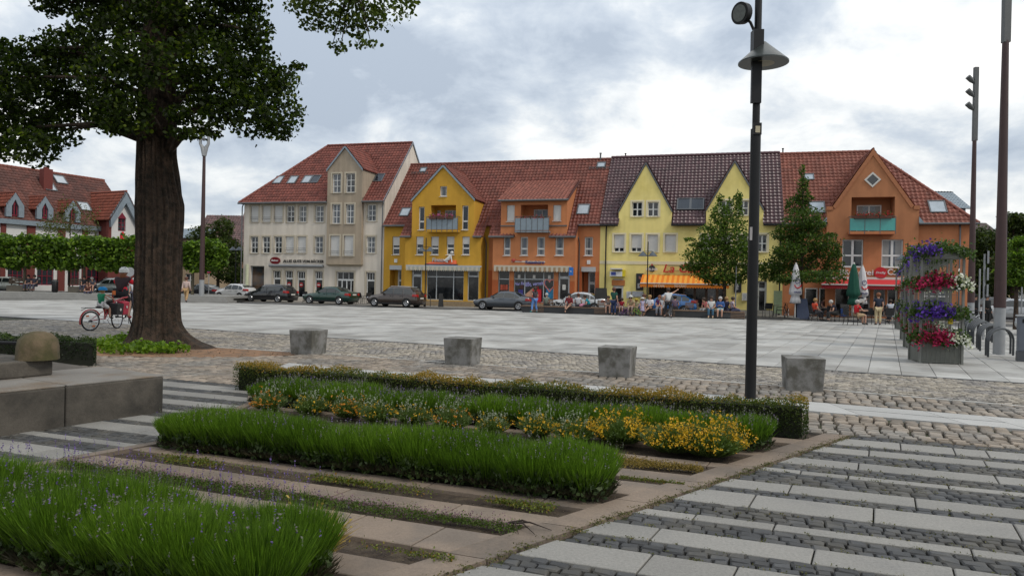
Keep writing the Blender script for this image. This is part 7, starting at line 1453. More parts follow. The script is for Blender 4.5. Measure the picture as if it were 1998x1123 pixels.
def lavender(label, u0, u1, v, hw, h_, n, wd, spikes=.03, purple=0., grp='lavender rows'):
    o = empty('lavender_row', tuple(K((u0 + u1) / 2, v)), 0, label, 'lavender', grp); off = np.array(K((u0 + u1) / 2, v))
    nc = max(3, int((u1 - u0) / .2)) ; cu = np.repeat(np.linspace(u0 + .12, u1 - .12, nc), 2) + RNG.normal(size=nc * 2) * .035; cv = np.tile([-.10, .10], nc) * hw / .25 + RNG.normal(size=nc * 2) * .02 + v; ch = h_ * RNG.uniform(.80, 1.10, nc * 2)
    i = RNG.integers(0, nc * 2, n); a = RNG.uniform(0, 2 * PI, n); rr_ = np.sqrt(RNG.random(n)); el = rr_ * .78
    endu = np.clip((np.abs(cu[i] - (u0 + u1) / 2) - (u1 - u0) / 2 + .25) / .25, 0, 1)
    bu = cu[i] + np.cos(a) * rr_ * .11; bv = cv[i] + np.sin(a) * rr_ * .11; st = np.where(RNG.random(n) < .68, RNG.uniform(.35, .86, n), RNG.uniform(.0, .42, n)) * ch[i]
    du = np.cos(a) * np.sin(el) * .62 ; dv = np.sin(a) * np.sin(el) * .62; dz = np.cos(el); B = np.stack([bu + du * st * .9, bv + dv * st * .9, st * dz + .01], 1); top = ch[i] * (1 - .22 * rr_ ** 2) * RNG.uniform(.82, 1.06, n)
    Ln = np.clip((top - B[:, 2]) / dz * RNG.uniform(.8, 1.12, n), .05, .24); Dv = np.stack([du + RNG.normal(size=n) * .10, dv + RNG.normal(size=n) * .10, dz], 1)
    def toW(q): return np.stack([q[:, 0] * KC - q[:, 1] * KS, 5 + q[:, 0] * KS + q[:, 1] * KC, q[:, 2]], 1) - off
    def rot(q): return np.stack([q[:, 0] * KC - q[:, 1] * KS, q[:, 0] * KS + q[:, 1] * KC, q[:, 2]], 1)
    base_c = RNG.random(n) * .75 + .2 * np.sin(cu[i] * 3.1) * .5 + .1
    blades('foliage', toW(B), rot(Dv), Ln, np.full(n, wd) * RNG.uniform(.7, 1.3, n), lavm, o, np.clip(base_c, 0, 1))
    k = RNG.random(n) < .30; B2 = B[k].copy(); B2[:, 2] *= .25; blades('woody_stems', toW(B2), rot(Dv[k] * np.array([1.5, 1.5, .8])), Ln[k] * .5, np.full(k.sum(), wd * 1.5), lavd, o, RNG.random(k.sum()))
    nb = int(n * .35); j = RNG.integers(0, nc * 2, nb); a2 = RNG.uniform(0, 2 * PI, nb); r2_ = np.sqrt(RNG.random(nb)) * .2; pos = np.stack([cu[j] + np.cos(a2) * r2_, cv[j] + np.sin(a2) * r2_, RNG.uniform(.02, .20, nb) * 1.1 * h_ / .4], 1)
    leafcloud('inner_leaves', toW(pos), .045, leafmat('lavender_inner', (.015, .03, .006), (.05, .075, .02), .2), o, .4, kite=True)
    if spikes:
        ns = int(n * spikes); s_i = RNG.integers(0, n, ns); S0 = B[s_i] + 0; Ds = Dv[s_i]; Ls = Ln[s_i] * RNG.uniform(1.05, 1.38, ns); blades('flower_stalks', toW(S0), rot(Ds), Ls, np.full(ns, wd * .6), lavm, o, RNG.random(ns))
        tips = S0 + Ds / np.linalg.norm(Ds, axis=1, keepdims=True) * Ls[:, None]; T_, TF = [], []
        for nm, frac0, frac1, mm in (('buds', purple, 1., budm), ('blooms', 0., purple, budp)):
            kk = slice(int(ns * frac0), int(ns * frac1)); t_ = tips[kk]
            if not len(t_): continue
            rep = np.repeat(t_, 5, 0); rep[:, 2] += np.tile(np.linspace(-.018, .022, 5), len(t_)); rep += RNG.normal(size=rep.shape) * .003; leafcloud(nm, toW(rep), .015 if wd < .007 else .019, mm, o, .8, kite=True)
    return o
lavender('long lavender row in front of the boxwood hedge, green with grey buds', -4.85, .52, 3.45, .24, .34, 42000, .0072, .03, .05)
lavender('short lavender clump in front of the hedge at its right end', .70, 1.60, 3.42, .24, .34, 7000, .0075, .03, .0)
lavender('long bushy lavender row across the middle of the bed', -3.92, .42, .98, .23, .40, 90000, .0052, .010, .04)
lavender('large lavender row in the lower left foreground with a few purple blooms', -4.6, -.62, -1.52, .40, .41, 105000, .0044, .009, .15)
# a few tall purple stalks beyond the front row
sp_ = []
for i in range(150): sp_.append(K(random.uniform(-3.9, -1.1), random.uniform(-.9, -.3), 0))
B = np.array([tuple(p) for p in sp_]); n = len(B); off = np.array(K(-2.5, -.6)); e = empty('lavender_stalks', tuple(K(-2.5, -.6)), 0, 'loose purple flowering lavender stalks above the creeping thyme at left', 'lavender')
Ln = RNG.uniform(.18, .36, n); Dv = np.stack([RNG.normal(size=n) * .12, RNG.normal(size=n) * .12, np.ones(n)], 1); blades('stalks', B - off, Dv, Ln, np.full(n, .003), lavm, e, RNG.random(n))
tp_ = B + Dv * Ln[:, None] - off; rep = np.repeat(tp_, 8, 0); rep[:, 2] += np.tile(np.linspace(-.03, .03, 8), n); leafcloud('blooms', rep + RNG.normal(size=rep.shape) * .003, .014, budp, e, .5, kite=True)
# yellow santolina mounds
sanm = leafmat('santolina_leaf', (.04, .065, .015), (.12, .17, .05), .3); yel = leafmat('yellow_blossom', (.36, .20, .008), (.58, .36, .02), .25, c3=(.62, .28, .03)); sil = leafmat('silver_bud', (.16, .19, .12), (.30, .32, .26), .2)
def mound(u, v, r_, h_, n, nf, label, cat='flower clump', fm=yel, silver=0, grp='yellow flowering mounds'):
    e = empty('santolina', tuple(K(u, v)), 0, label, cat, grp); a = RNG.uniform(0, 2 * PI, n); q = np.sqrt(RNG.random(n)); el = q * 1.15; B = np.stack([np.cos(a) * q * r_ * .4, np.sin(a) * q * r_ * .4, RNG.uniform(0, .05, n)], 1)
    Dv = np.stack([np.cos(a) * np.sin(el), np.sin(a) * np.sin(el), np.cos(el)], 1); Ln = h_ * RNG.uniform(.6, 1., n) * (1 + .15 * np.sin(a * 3)); blades('foliage', B, Dv, Ln, np.full(n, .010), sanm, e, RNG.random(n))
    k = int(n * .8); pos = B[:k] + Dv[:k] * (Ln[:k, None] * RNG.uniform(.4, .98, (k, 1))); leafcloud('leaves', pos, .026, sanm, e, .5, kite=True)
    j = RNG.integers(0, n, nf); tip = B[j] + Dv[j] * (Ln[j, None] * RNG.uniform(.88, 1.2, (nf, 1))); w_ = np.cos(a[j] * 2 + u * 5) > -.7; leafcloud('blossoms', np.repeat(tip[w_], 3, 0) + RNG.normal(size=(w_.sum() * 3, 3)) * .008, .024, fm, e, .6, kite=True)
    if silver: j = RNG.integers(0, n, silver); L2 = Ln[j] * 1.45; D2 = Dv[j] * np.array([.5, .5, 1.]) + np.array([0, 0, .4]); blades('stalks', B[j], D2, L2, np.full(silver, .004), sanm, e, RNG.random(silver)); tip = B[j] + D2 / np.linalg.norm(D2, axis=1, keepdims=True) * L2[:, None]; leafcloud('silver_buds', np.repeat(tip, 4, 0) + RNG.normal(size=(silver * 4, 3)) * np.array([.003, .003, .012]), .018, sil, e, .5, kite=True)
    return e
mound(1.10, 2.80, .36, .33, 2600, 900, 'big golden yellow flowering mound at the right end of the bed'); mound(.72, 2.78, .28, .28, 1600, 480, 'golden yellow flowering mound left of the biggest one'); mound(.16, 2.98, .30, .30, 2000, 650, 'golden yellow mound behind the right end of the middle lavender row')
xs_ = [(-4.35, 'orange', 2), (-3.75, '', 1), (-3.2, 'orange', 2), (-2.75, '', 1), (-2.3, '', 1), (-1.75, 'orange', 1), (-1.25, '', 1), (-.75, '', 2), (-.3, '', 2)]
orm = leafmat('orange_blossom', (.40, .14, .008), (.55, .24, .02), .25, c3=(.6, .2, .1))
for i, (u, c_, dn) in enumerate(xs_): mound(u, 2.86 + random.uniform(-.08, .08), random.uniform(.15, .22), random.uniform(.17, .26), 1000, 75 * dn, ('orange' if c_ else 'yellow') + ' and silver flowering tuft, ' + ('first', 'second', 'third', 'fourth', 'fifth', 'sixth', 'seventh', 'eighth', 'ninth')[i] + ' from the left between two lavender rows', fm=orm if c_ else yel, silver=70)
e = mound(-.86, -1.16, .12, .34, 800, 0, 'dry straw yellow grass tuft at the right end of the front lavender', 'grass tuft'); 
for ch in [x for x in COL.objects if x.parent == e]: ch.data.materials.clear(); ch.data.materials.append(leafmat('straw', (.18, .12, .03), (.42, .30, .08), .3))
e['category'] = 'grass tuft'; e.name = 'straw_tuft'; del e['group']
mound(-3.55, -2.05, .22, .20, 500, 260, 'bright yellow leaved clump at the lower left picture edge', fm=leafmat('gold_leaf', (.45, .26, .01), (.65, .45, .03), .3)); mound(-3.15, -2.1, .2, .16, 400, 160, 'small yellow leaved clump right beside the brighter one, bottom left', fm=leafmat('gold_leaf', (.45, .26, .01), (.65, .45, .03), .3)); 
# creeping thyme, sedum and weeds
def carpet(name, u0, u1, vf, hw, n, sz, m, zt=.04, dens=None):
    u = RNG.uniform(u0, u1, n); v = np.array([vf(x) for x in u]) + RNG.normal(size=n) * hw * (.75 + .4 * np.sin(u * 5.2)); k = np.ones(n, bool) if dens is None else (np.sin(u * 3.7 + dens) + .6 * np.sin(u * 8.1 + v * 6) + RNG.normal(size=n) * .5) > .1
    u, v = u[k], v[k]; z = np.abs(RNG.normal(size=len(u))) * zt * .6 + .0; P_ = np.stack([u * KC - v * KS, 5 + u * KS + v * KC, z], 1); return tag(leafcloud(name, P_, sz, m, None, .8, kite=True), kind='stuff')
thy = leafmat('thyme_leaf', (.03, .055, .008), (.09, .13, .02), .3); thf = leafmat('thyme_bloom', (.10, .055, .08), (.22, .12, .17), .2, c3=(.14, .12, .05)); sed = leafmat('sedum_leaf', (.05, .07, .01), (.13, .15, .02), .25, c3=(.22, .11, .02))
carpet('creeping_thyme', -4.2, .12, lambda u: -.07, .055, 9000, .016, thy, .035); carpet('thyme_blossoms', -4.2, .05, lambda u: -.03, .05, 5200, .013, thf, .055)
carpet('sedum_patches', -3.9, .2, lambda u: .46, .06, 7000, .020, sed, .035, 1.); carpet('sedum_patches', -.7, -.05, lambda u: -.74, .05, 700, .018, sed, .03, 2.); carpet('dry_weeds', .2, 1.1, lambda u: 2.14, .09, 3600, .018, leafmat('dry_weed', (.10, .08, .02), (.26, .17, .04), .3), .035); carpet('sedum_patches', .45, 1.0, lambda u: 1.58, .03, 700, .016, sed, .02)
lit = leafmat('soil_litter', (.05, .035, .02), (.16, .12, .08), .05)
u = RNG.uniform(-5, 2.2, 14000); v = RNG.uniform(-1.8, 4.6, 14000); k = u < .14 + .46 * v; P_ = np.stack([u * KC - v * KS, 5 + u * KS + v * KC, np.full(14000, -.026)], 1)[k]; tag(leafcloud('soil_litter', P_, .014, lit, None, 3., kite=True), kind='stuff')
u = RNG.uniform(-1, 1, 900); P_ = np.stack([tree_c[0] + .3 + u * 3.3, tree_c[1] - .2 + RNG.uniform(-1.4, 1.4, 900), np.full(900, -.004)], 1); tag(leafcloud('fallen_leaves', P_, .04, lit, None, 3., kite=True), kind='stuff')
# a dry root lying over the edging at the end of the thyme
r0 = K(.02, -.02, .03); b = MB()
for dx_, dy_ in ((.22, -.1), (.3, .02), (.18, .08), (.12, -.14)): b.tube([r0, K(.02 + dx_ * .5, -.02 + dy_ * .3, .05), K(.02 + dx_, -.02 + dy_, .012)], [.008, .006, .002], 5)
tag(b.build('dry_root', mat('root_brown', (.03, .02, .015), .9)), 'thin dry forked root lying on the granite edging', 'root')
# ------------------------------------------------------------------ people
skinm = mat('skin', (.48, .27, .19), .6, .05); hair_c = {'brown': (.035, .018, .01), 'dark': (.012, .009, .007), 'blond': (.32, .19, .07), 'grey': (.42, .40, .38), 'red': (.18, .06, .02), 'auburn': (.09, .03, .015)}
def cloth(c): return mat('cloth_%02x%02x%02x' % tuple(int(min(.99, x) * 255) for x in c), c, .85, .08, 12.)
def skinobj(name, J, edges, m, parent, root=0, sub=1):
    me = bpy.data.meshes.new(name); me.from_pydata([j[0] for j in J], edges, []); me.materials.append(m); o = link(name, me, m, parent)
    o.modifiers.new('skin', 'SKIN'); 
    if not me.skin_vertices: pass
    for i, sv in enumerate(me.skin_vertices[0].data): sv.radius = (J[i][1], J[i][2] if len(J[i]) > 2 else J[i][1]); sv.use_root = i == root
    s_ = o.modifiers.new('sub', 'SUBSURF'); s_.levels = sub; s_.render_levels = sub; o.modifiers['skin'].use_smooth_shade = True; return o
def person(x, y, z0, rz, h_, pose, label, shirt=(.5, .5, .5), legs=(.05, .05, .08), hair='brown', shorts=False, sleeve=.5, skirt=None, hat=None, over=None, child=False, longhair=False, dress=False, group=None, shoes=(.03, .03, .03), helmet=None, seat=None):
    e = empty('person', (x, y, z0), rz, label, 'person', group); H = h_; st = (seat if seat is not None else .45) / H
    P_ = {'pel': (0, 0, .53), 'waist': (0, 0, .62), 'chest': (0, 0, .735), 'neck': (0, .0, .825), 'jaw': (0, -.012, .868), 'head': (0, -.006, .925), 'nose': (0, -.066, .91)}
    for s_, k in ((-1, 'R'), (1, 'L')):
        P_['sh' + k] = (s_ * .098, 0, .80); P_['el' + k] = (s_ * .13, .025, .64); P_['wr' + k] = (s_ * .135, -.03, .50)
        P_['hip' + k] = (s_ * .052, 0, .50); P_['kn' + k] = (s_ * .056, -.012, .28); P_['an' + k] = (s_ * .058, .012, .05); P_['toe' + k] = (s_ * .066, -.08, .022)
    if pose == 'walk': P_['knL'] = (.055, -.075, .29); P_['anL'] = (.055, -.10, .055); P_['toeL'] = (.06, -.19, .04); P_['knR'] = (-.055, .03, .28); P_['anR'] = (-.055, .13, .08); P_['toeR'] = (-.06, .06, .02); P_['wrL'] = (.13, .07, .50); P_['wrR'] = (-.13, -.09, .51)
    if pose.startswith('sit'):
        dz = st + .045 - .53
        for k in ('pel', 'waist', 'chest', 'neck', 'jaw', 'head', 'nose', 'shR', 'shL', 'hipL', 'hipR', 'elL', 'elR'): p = P_[k]; P_[k] = (p[0], p[1] + (-.03 if k in ('neck', 'jaw', 'head', 'nose') else 0), p[2] + dz)
        for s_, k in ((-1, 'R'), (1, 'L')):
            P_['hip' + k] = (s_ * .055, -.02, st + .045); P_['kn' + k] = (s_ * .07, -.25, st + .05); P_['an' + k] = (s_ * .07, -.25 if pose != 'sit_x' else -.30, max(.03, st - .20)); P_['toe' + k] = (s_ * .075, -.33, max(.0, st - .235)); P_['el' + k] = (s_ * .135, -.04, st + .15); P_['wr' + k] = (s_ * .06, -.17, st + .10)
        if pose == 'sit_x': P_['anL'] = (-.05, -.33, st - .10); P_['toeL'] = (-.06, -.42, st - .10)
        if pose == 'sit_lean':
            for k, dy in (('waist', -.03), ('chest', -.08), ('neck', -.13), ('jaw', -.15), ('head', -.15), ('nose', -.15), ('shR', -.11), ('shL', -.11), ('elL', -.1), ('elR', -.1)): p = P_[k]; P_[k] = (p[0], p[1] + dy, p[2] - abs(dy) * .3)
    if over: P_.update(over)
    q = {k: tuple(c * H for c in v) for k, v in P_.items()}
    def mid(a, b, t): return tuple(q[a][i] + (q[b][i] - q[a][i]) * t for i in range(3))
    hs = 1.25 if child else 1.
    names = ['pel', 'waist', 'chest', 'neck', 'jaw', 'head', 'nose', 'shR', 'elR', 'wrR', 'shL', 'elL', 'wrL', 'hipR', 'knR', 'anR', 'toeR', 'hipL', 'knL', 'anL', 'toeL']
    R_ = {'pel': .062, 'waist': .05, 'chest': .058, 'neck': .030, 'jaw': .044 * hs, 'head': .060 * hs, 'nose': .012, 'sh': .032, 'el': .024, 'wr': .017, 'hip': .05, 'kn': .036, 'an': .024, 'toe': .02}
    J = [(q[n], R_[n.rstrip('RL') if n[-1] in 'RL' and n not in R_ else n] * H) for n in names]; ix = {n: i for i, n in enumerate(names)}
    E_ = [('pel', 'waist'), ('waist', 'chest'), ('chest', 'neck'), ('neck', 'jaw'), ('jaw', 'head'), ('head', 'nose')]
    for k in 'RL': E_ += [('chest', 'sh' + k), ('sh' + k, 'el' + k), ('el' + k, 'wr' + k), ('pel', 'hip' + k), ('hip' + k, 'kn' + k), ('kn' + k, 'an' + k), ('an' + k, 'toe' + k)]
    ed = [(ix[a], ix[b]) for a, b in E_]
    for k in 'RL':   # palm and five fingers
        w_ = Vector(q['wr' + k]); d = (w_ - Vector(q['el' + k])).normalized(); s_ = d.orthogonal().normalized() if abs(d.x) > .9 else Vector((1, 0, 0)); s_ = (s_ - d * s_.dot(d)).normalized()
        J.append((tuple(w_ + d * .035 * H), .02 * H, .013 * H)); pi_ = len(J) - 1; ed.append((ix['wr' + k], pi_))
        for t, l_ in ((-.016, .038), (-.006, .046), (.005, .045), (.015, .036)): J.append((tuple(w_ + d * (.035 + l_) * H + s_ * t * H), .005 * H)); ed.append((pi_, len(J) - 1))
        J.append((tuple(w_ + d * .045 * H - s_ * .03 * H), .006 * H)); ed.append((pi_, len(J) - 1))
    skinobj('body', J, ed, skinm, e)
    g_ = 1.16; sn = ['pel', 'waist', 'chest', 'neck', 'shR', 'eR', 'shL', 'eL']; SJ = [(mid('pel', 'waist', .15), .083 * H), (q['waist'], .074 * H), (q['chest'], .083 * H), (mid('chest', 'neck', .72), .042 * H), (q['shR'], .046 * H), (mid('shR', 'elR', sleeve) if sleeve <= 1 else mid('elR', 'wrR', sleeve - 1), .036 * H), (q['shL'], .046 * H), (mid('shL', 'elL', sleeve) if sleeve <= 1 else mid('elL', 'wrL', sleeve - 1), .036 * H)]
    SE = [(0, 1), (1, 2), (2, 3), (2, 4), (4, 5), (2, 6), (6, 7)]
    if sleeve > 1: SJ += [(q['elR'], .033 * H), (q['elL'], .033 * H)]; SE = [(0, 1), (1, 2), (2, 3), (2, 4), (4, 8), (8, 5), (2, 6), (6, 9), (9, 7)]
    skinobj('shirt', SJ, SE, cloth(shirt), e)
    if skirt or dress:
        b = MB(); c_ = skirt or shirt
        if pose.startswith('sit'): b.hexa([(-.11 * H, -.26 * H, st * H - .01), (.11 * H, -.26 * H, st * H - .01), (.10 * H, .07 * H, st * H), (-.10 * H, .07 * H, st * H)], [(-.09 * H, -.24 * H, st * H + .09 * H), (.09 * H, -.24 * H, st * H + .09 * H), (.07 * H, .05 * H, st * H + .13 * H), (-.07 * H, .05 * H, st * H + .13 * H)])
        else: b.lathe([(.13 * H, .30 * H), (.11 * H, .42 * H), (.085 * H, .56 * H), (.07 * H, .62 * H)], (0, 0, 0), 16, 1, .8)
        b.build('skirt', cloth(c_), e, smooth=True)
    else:
        en = .55 if shorts else 1.; LJ = [(q['pel'], .085 * H), (q['hipR'], .066 * H), (mid('hipR', 'knR', .9) if shorts else q['knR'], (.056 if shorts else .046) * H), (q['hipL'], .066 * H), (mid('hipL', 'knL', .9) if shorts else q['knL'], (.056 if shorts else .046) * H)]; LE = [(0, 1), (1, 2), (0, 3), (3, 4)]
        if not shorts: LJ += [(mid('knR', 'anR', .88), .037 * H), (mid('knL', 'anL', .88), .037 * H)]; LE += [(2, 5), (4, 6)]
        skinobj('shorts' if shorts else 'trousers', LJ, LE, cloth(legs), e)
    for k in 'RL': skinobj('shoe', [(mid('an' + k, 'toe' + k, -.15), .028 * H), (mid('an' + k, 'toe' + k, .5), .028 * H), (mid('an' + k, 'toe' + k, 1.1), .022 * H)], [(0, 1), (1, 2)], cloth(shoes), e)
    hd = Vector(q['head']); r_ = .066 * H * hs
    if helmet:
        b = MB(); b.lathe([(r_ * 1.25, -.01 * H), (r_ * 1.28, .02 * H), (r_ * 1.15, .055 * H), (r_ * .7, .085 * H), (0, .095 * H)], tuple(hd + Vector((0, -.003, .005 * H))), 18, .92, 1.15); ho = b.build('helmet', cloth(helmet), e, smooth=True)
        for i in range(3): MB().box(hd.x + (i - 1) * r_ * .55 - .008, hd.x + (i - 1) * r_ * .55 + .008, hd.y - r_ * .7, hd.y + r_ * .8, hd.z + .078 * H - abs(i - 1) * .012, hd.z + .098 * H - abs(i - 1) * .014).build('vent', black, ho)
    hm = mat('hair_' + hair, hair_c[hair], .6, .2, 30.)
    b = MB(); b.ball(tuple(hd + Vector((0, .014 * H, .012 * H))), r_ * 1.08, r_ * 1.1, r_ * 1.05, 12, 8)
    if longhair: b.ball(tuple(hd + Vector((0, .045 * H, -.05 * H))), r_ * .85, r_ * .55, r_ * 1.5, 10, 7)
    b.build('hair', hm, e, smooth=True)
    b = MB()
    for s_ in (-1, 1): b.ball(tuple(hd + Vector((s_ * .022 * H, -.056 * H * hs, .002 * H))), .006 * H, n=6, m=4)
    b.build('eyes', black, e); MB().ball(tuple(hd + Vector((0, -.054 * H * hs, -.034 * H))), .014 * H, .006 * H, .004 * H, 6, 4).build('mouth', mat('lips', (.3, .08, .06), .6), e)
    if hat: MB().lathe([(r_ * 1.6, 0), (r_ * 1.6, .01), (r_ * 1.05, .02), (r_ * .98, .055 * H), (0, .075 * H)], tuple(hd + Vector((0, 0, .03 * H))), 16).build('hat', cloth(hat), e, smooth=True)
    return e
# --- walkers
g_ = A(363, 588, 50.6); person(g_[0], 50.6, .05, PI, 1.80, 'walk', 'person in pale pink cardigan and beige trousers walking away right of the linden', (.48, .36, .33), (.42, .27, .13), 'auburn', sleeve=1.9)
def bench_pt(px, vv=.14): # point on the bench front edge under image column px
    best = None
    for t in np.linspace(0, 1, 400):
        x = b0[0] + (b1_[0] - b0[0]) * t - math.sin(ban) * vv; y = b0[1] + (b1_[1] - b0[1]) * t + math.cos(ban) * vv
        u = 999 + FPX * x / y + (FPX * EYE / y) * SR * -1 * -1 * 0
        uu = 999 + (x / y * FPX) * CR + ((-EYE + .8) / y * FPX) * SR
        if best is None or abs(uu - px) < best[0]: best = (abs(uu - px), x, y)
    return best[1], best[2]
def sitter(px, label, facing=0., h_=1.66, vv=.14, **k):
    x, y = bench_pt(px, vv); return person(x, y, 0, ban + facing, h_, k.pop('pose', 'sit'), label, seat=bench_h, **k)
g_ = bench_pt(1044, -.6); person(g_[0], g_[1], .05, PI + .6, 1.58, 'walk', 'person on teal roller skates in blue jeans and dark top before the bench', (.05, .04, .05), (.10, .22, .50), 'brown', sleeve=.6, longhair=True, shoes=(.03, .28, .30), over={'elL': (.15, 0, .68), 'wrL': (.06, -.10, .74), 'knL': (.10, -.04, .28), 'anL': (.15, .02, .05), 'toeL': (.17, -.06, .025), 'knR': (-.09, -.06, .28), 'anR': (-.13, -.02, .05), 'toeR': (-.15, -.1, .025)})
sitter(1111, 'person in dark red top and black skirt sitting cross-legged on the long bench', pose='sit_x', shirt=(.17, .015, .02), skirt=(.015, .015, .018), hair='dark', longhair=True, sleeve=1.2)
sitter(1128, 'person in striped pale shirt sitting with back to the square behind a slatted backrest', facing=PI, vv=.95, shirt=(.50, .50, .53), legs=(.05, .05, .07), hair='auburn')
sitter(1150, 'person in teal shirt sitting sideways beside pink bag on the long bench', facing=-1.2, vv=.35, shirt=(.01, .25, .32), legs=(.02, .02, .025), hair='brown', pose='sit_lean')
x, y = bench_pt(1066, .8); person(x, y, 0, ban + PI, 1.6, 'sit', 'person in grey green shirt behind the leftmost bench backrest', (.16, .19, .16), (.05, .05, .05), 'grey', seat=bench_h)
g_ = bench_pt(1198, -.45); person(g_[0], g_[1], 0, PI - .6, 1.70, 'stand', 'person in dark green top and navy trousers with grey strap, standing before the bench', (.01, .07, .05), (.015, .03, .09), 'auburn', sleeve=.6, over={'elL': (.12, -.06, .66), 'wrL': (.04, -.16, .76)})
g_ = bench_pt(1187, .14); person(g_[0], g_[1], 0, .1 + ban, 1.6, 'sit_lean', 'person in grey brown clothes half hidden behind the standing one in green', (.25, .21, .19), (.07, .07, .08), 'brown', shorts=True, seat=bench_h)
sitter(1213, 'child in red shirt sitting on the bench behind the purple scooter', h_=1.2, child=True, shirt=(.35, .015, .03), legs=(.45, .43, .45), shorts=True, hair='brown', vv=.2)
sitter(1206, 'small child in pale pink sitting left of the child in red', h_=1.05, child=True, shirt=(.5, .38, .45), legs=(.4, .3, .35), shorts=True, hair='dark', vv=.3)
sitter(1232, 'person in beige top and white cap leaning forward on the bench', shirt=(.42, .33, .2), legs=(.3, .22, .18), hair='brown', hat=(.6, .6, .56), pose='sit_lean', vv=.25)
sitter(1242, 'child in yellow hat sitting behind the green balance bicycle', h_=1.15, child=True, shirt=(.35, .33, .2), legs=(.2, .2, .1), hair='blond', hat=(.5, .38, .05), vv=.3)
g_ = bench_pt(1253, -.4); person(g_[0], g_[1], 0, .2, 1.12, 'stand', 'small child in lilac dress and white hat standing before the bench', (.38, .34, .48), hair='blond', child=True, dress=True, hat=(.65, .65, .63), shoes=(.3, .3, .3))
sitter(1257, 'person in grey shirt behind the child in the lilac dress', shirt=(.16, .19, .21), legs=(.1, .1, .12), hair='auburn', vv=.5, h_=1.75)
sitter(1268, 'person in white blouse and black skirt sitting on the bench beside the lilac dress', shirt=(.68, .66, .70), skirt=(.01, .01, .01), hair='blond', facing=-.3, sleeve=.8, pose='sit_x')
sitter(1287, 'person in dark purple top with folded arms and grey trousers on the bench', shirt=(.10, .015, .07), legs=(.22, .22, .25), hair='red', over={'wrL': (-.04, -.13, .38), 'wrR': (.04, -.13, .39)})
g_ = bench_pt(1304, -.75); person(g_[0], g_[1], 0, PI, 1.74, 'stand', 'person in white t-shirt and black trousers pointing right, astride a bicycle', (.62, .62, .62), (.02, .02, .025), 'brown', sleeve=.5, over={'elL': (-.17, .0, .84), 'wrL': (-.28, .0, .90)} if 0 else {'elR': (-.19, -.02, .85), 'wrR': (-.29, -.03, .92), 'knR': (-.09, 0, .28), 'anR': (-.11, 0, .05), 'toeR': (-.12, -.08, .02), 'knL': (.09, 0, .28), 'anL': (.11, 0, .05), 'toeL': (.12, -.08, .02)})
sitter(1294, 'person in pale top sitting half hidden left of the pointing one', shirt=(.45, .47, .5), legs=(.3, .32, .36), shorts=True, hair='grey', facing=.2)
sitter(1317, 'person in purple grey shirt sitting before the blue car', shirt=(.13, .09, .13), legs=(.05, .05, .05), hair='dark', facing=PI, vv=.9)
sitter(1380, 'person in salmon pink top leaning behind the one in white t-shirt', shirt=(.60, .18, .17), legs=(.3, .3, .3), hair='brown', vv=.45, facing=-.8, pose='sit_lean')
sitter(1388, 'person in white t-shirt and blue jeans sitting on the right part of the bench', shirt=(.62, .62, .60), legs=(.05, .12, .19), hair='brown', shoes=(.4, .3, .2))
sitter(1405, 'grey haired person in blue jacket and pale blue shorts drinking on the bench', shirt=(.04, .10, .28), legs=(.30, .42, .46), shorts=True, hair='grey', sleeve=1.7, over={'wrL': (.03, -.12, .46), 'wrR': (-.03, -.12, .46)})
sitter(1417, 'person in white and navy clothes sitting behind the blue jacket', shirt=(.02, .02, .05), legs=(.05, .05, .09), hair='blond', vv=.7, facing=PI * .8)
sitter(1429, 'person in pale lilac top sitting at the right end of the bench', shirt=(.45, .38, .45), legs=(.05, .06, .12), hair='brown', vv=.8, facing=PI * .6)
# --- cafe guests
def seated(px, py, rz, label, **k): g_ = G(px, py); return person(g_[0], g_[1], 0, rz, k.pop('h_', 1.68), k.pop('pose', 'sit'), label, seat=.45, **k)
seated(1589, 626, PI * .5 + .2, 'blond person in orange red top at the left cafe table', shirt=(.60, .07, .03), legs=(.05, .05, .06), hair='blond')
seated(1631, 628, -PI * .5 - .1, 'white haired person in dark shirt with red stripe at the left cafe table', shirt=(.015, .015, .03), legs=(.03, .03, .03), hair='grey', pose='sit_lean')
o_ = seated(1671, 634, PI * .5 + .15, 'white haired person in bright red shirt and beige shorts at the middle cafe table', shirt=(.58, .012, .02), legs=(.42, .30, .18), shorts=True, hair='grey', over={'wrL': (.10, -.26, .45), 'wrR': (-.10, -.26, .45), 'elL': (.14, -.12, .44), 'elR': (-.14, -.12, .44)})
g_ = G(1682, 626); person(g_[0], g_[1] + .3, 0, .1, 1.70, 'stand', 'waiter in black shirt holding menus between the parasols', (.015, .015, .018), (.02, .02, .02), 'dark', over={'elL': (.13, -.02, .66), 'wrL': (.16, -.12, .74), 'elR': (-.12, -.02, .66), 'wrR': (-.03, -.15, .66)})
a = A(1681, 600, g_[1]); MB().box(-.15, .15, -.01, .01, -.12, .12).build('menu_card', offwhite, None, (g_[0] - .02, g_[1] + .02, 1.2)); tag(COL.objects['menu_card'], 'open white menu cards held by the waiter in black', 'menu card')
g_ = G(1713, 634); person(g_[0], g_[1], 0, PI - .2, 1.70, 'stand', 'reddish haired person in navy top and beige trousers standing at the cafe chairs', (.02, .025, .045), (.52, .42, .25), 'red', sleeve=.6)
seated(1737, 625, PI * .9, 'person in pale shirt sitting with back to the square at the cafe', shirt=(.50, .52, .58), legs=(.05, .05, .06), hair='brown')
seated(1749, 630, -PI * .5, 'person in dark clothes at the right end of the cafe, arm bent', shirt=(.03, .03, .035), legs=(.04, .04, .05), hair='auburn')
seated(1605, 617, PI * .2, 'guest in dark top in the back row before the cafe door', shirt=(.10, .05, .05), legs=(.04, .04, .05), hair='brown'); seated(1645, 618, 0, 'guest in brown top in the back row left of the green parasol', shirt=(.14, .08, .05), legs=(.04, .04, .05), hair='dark')
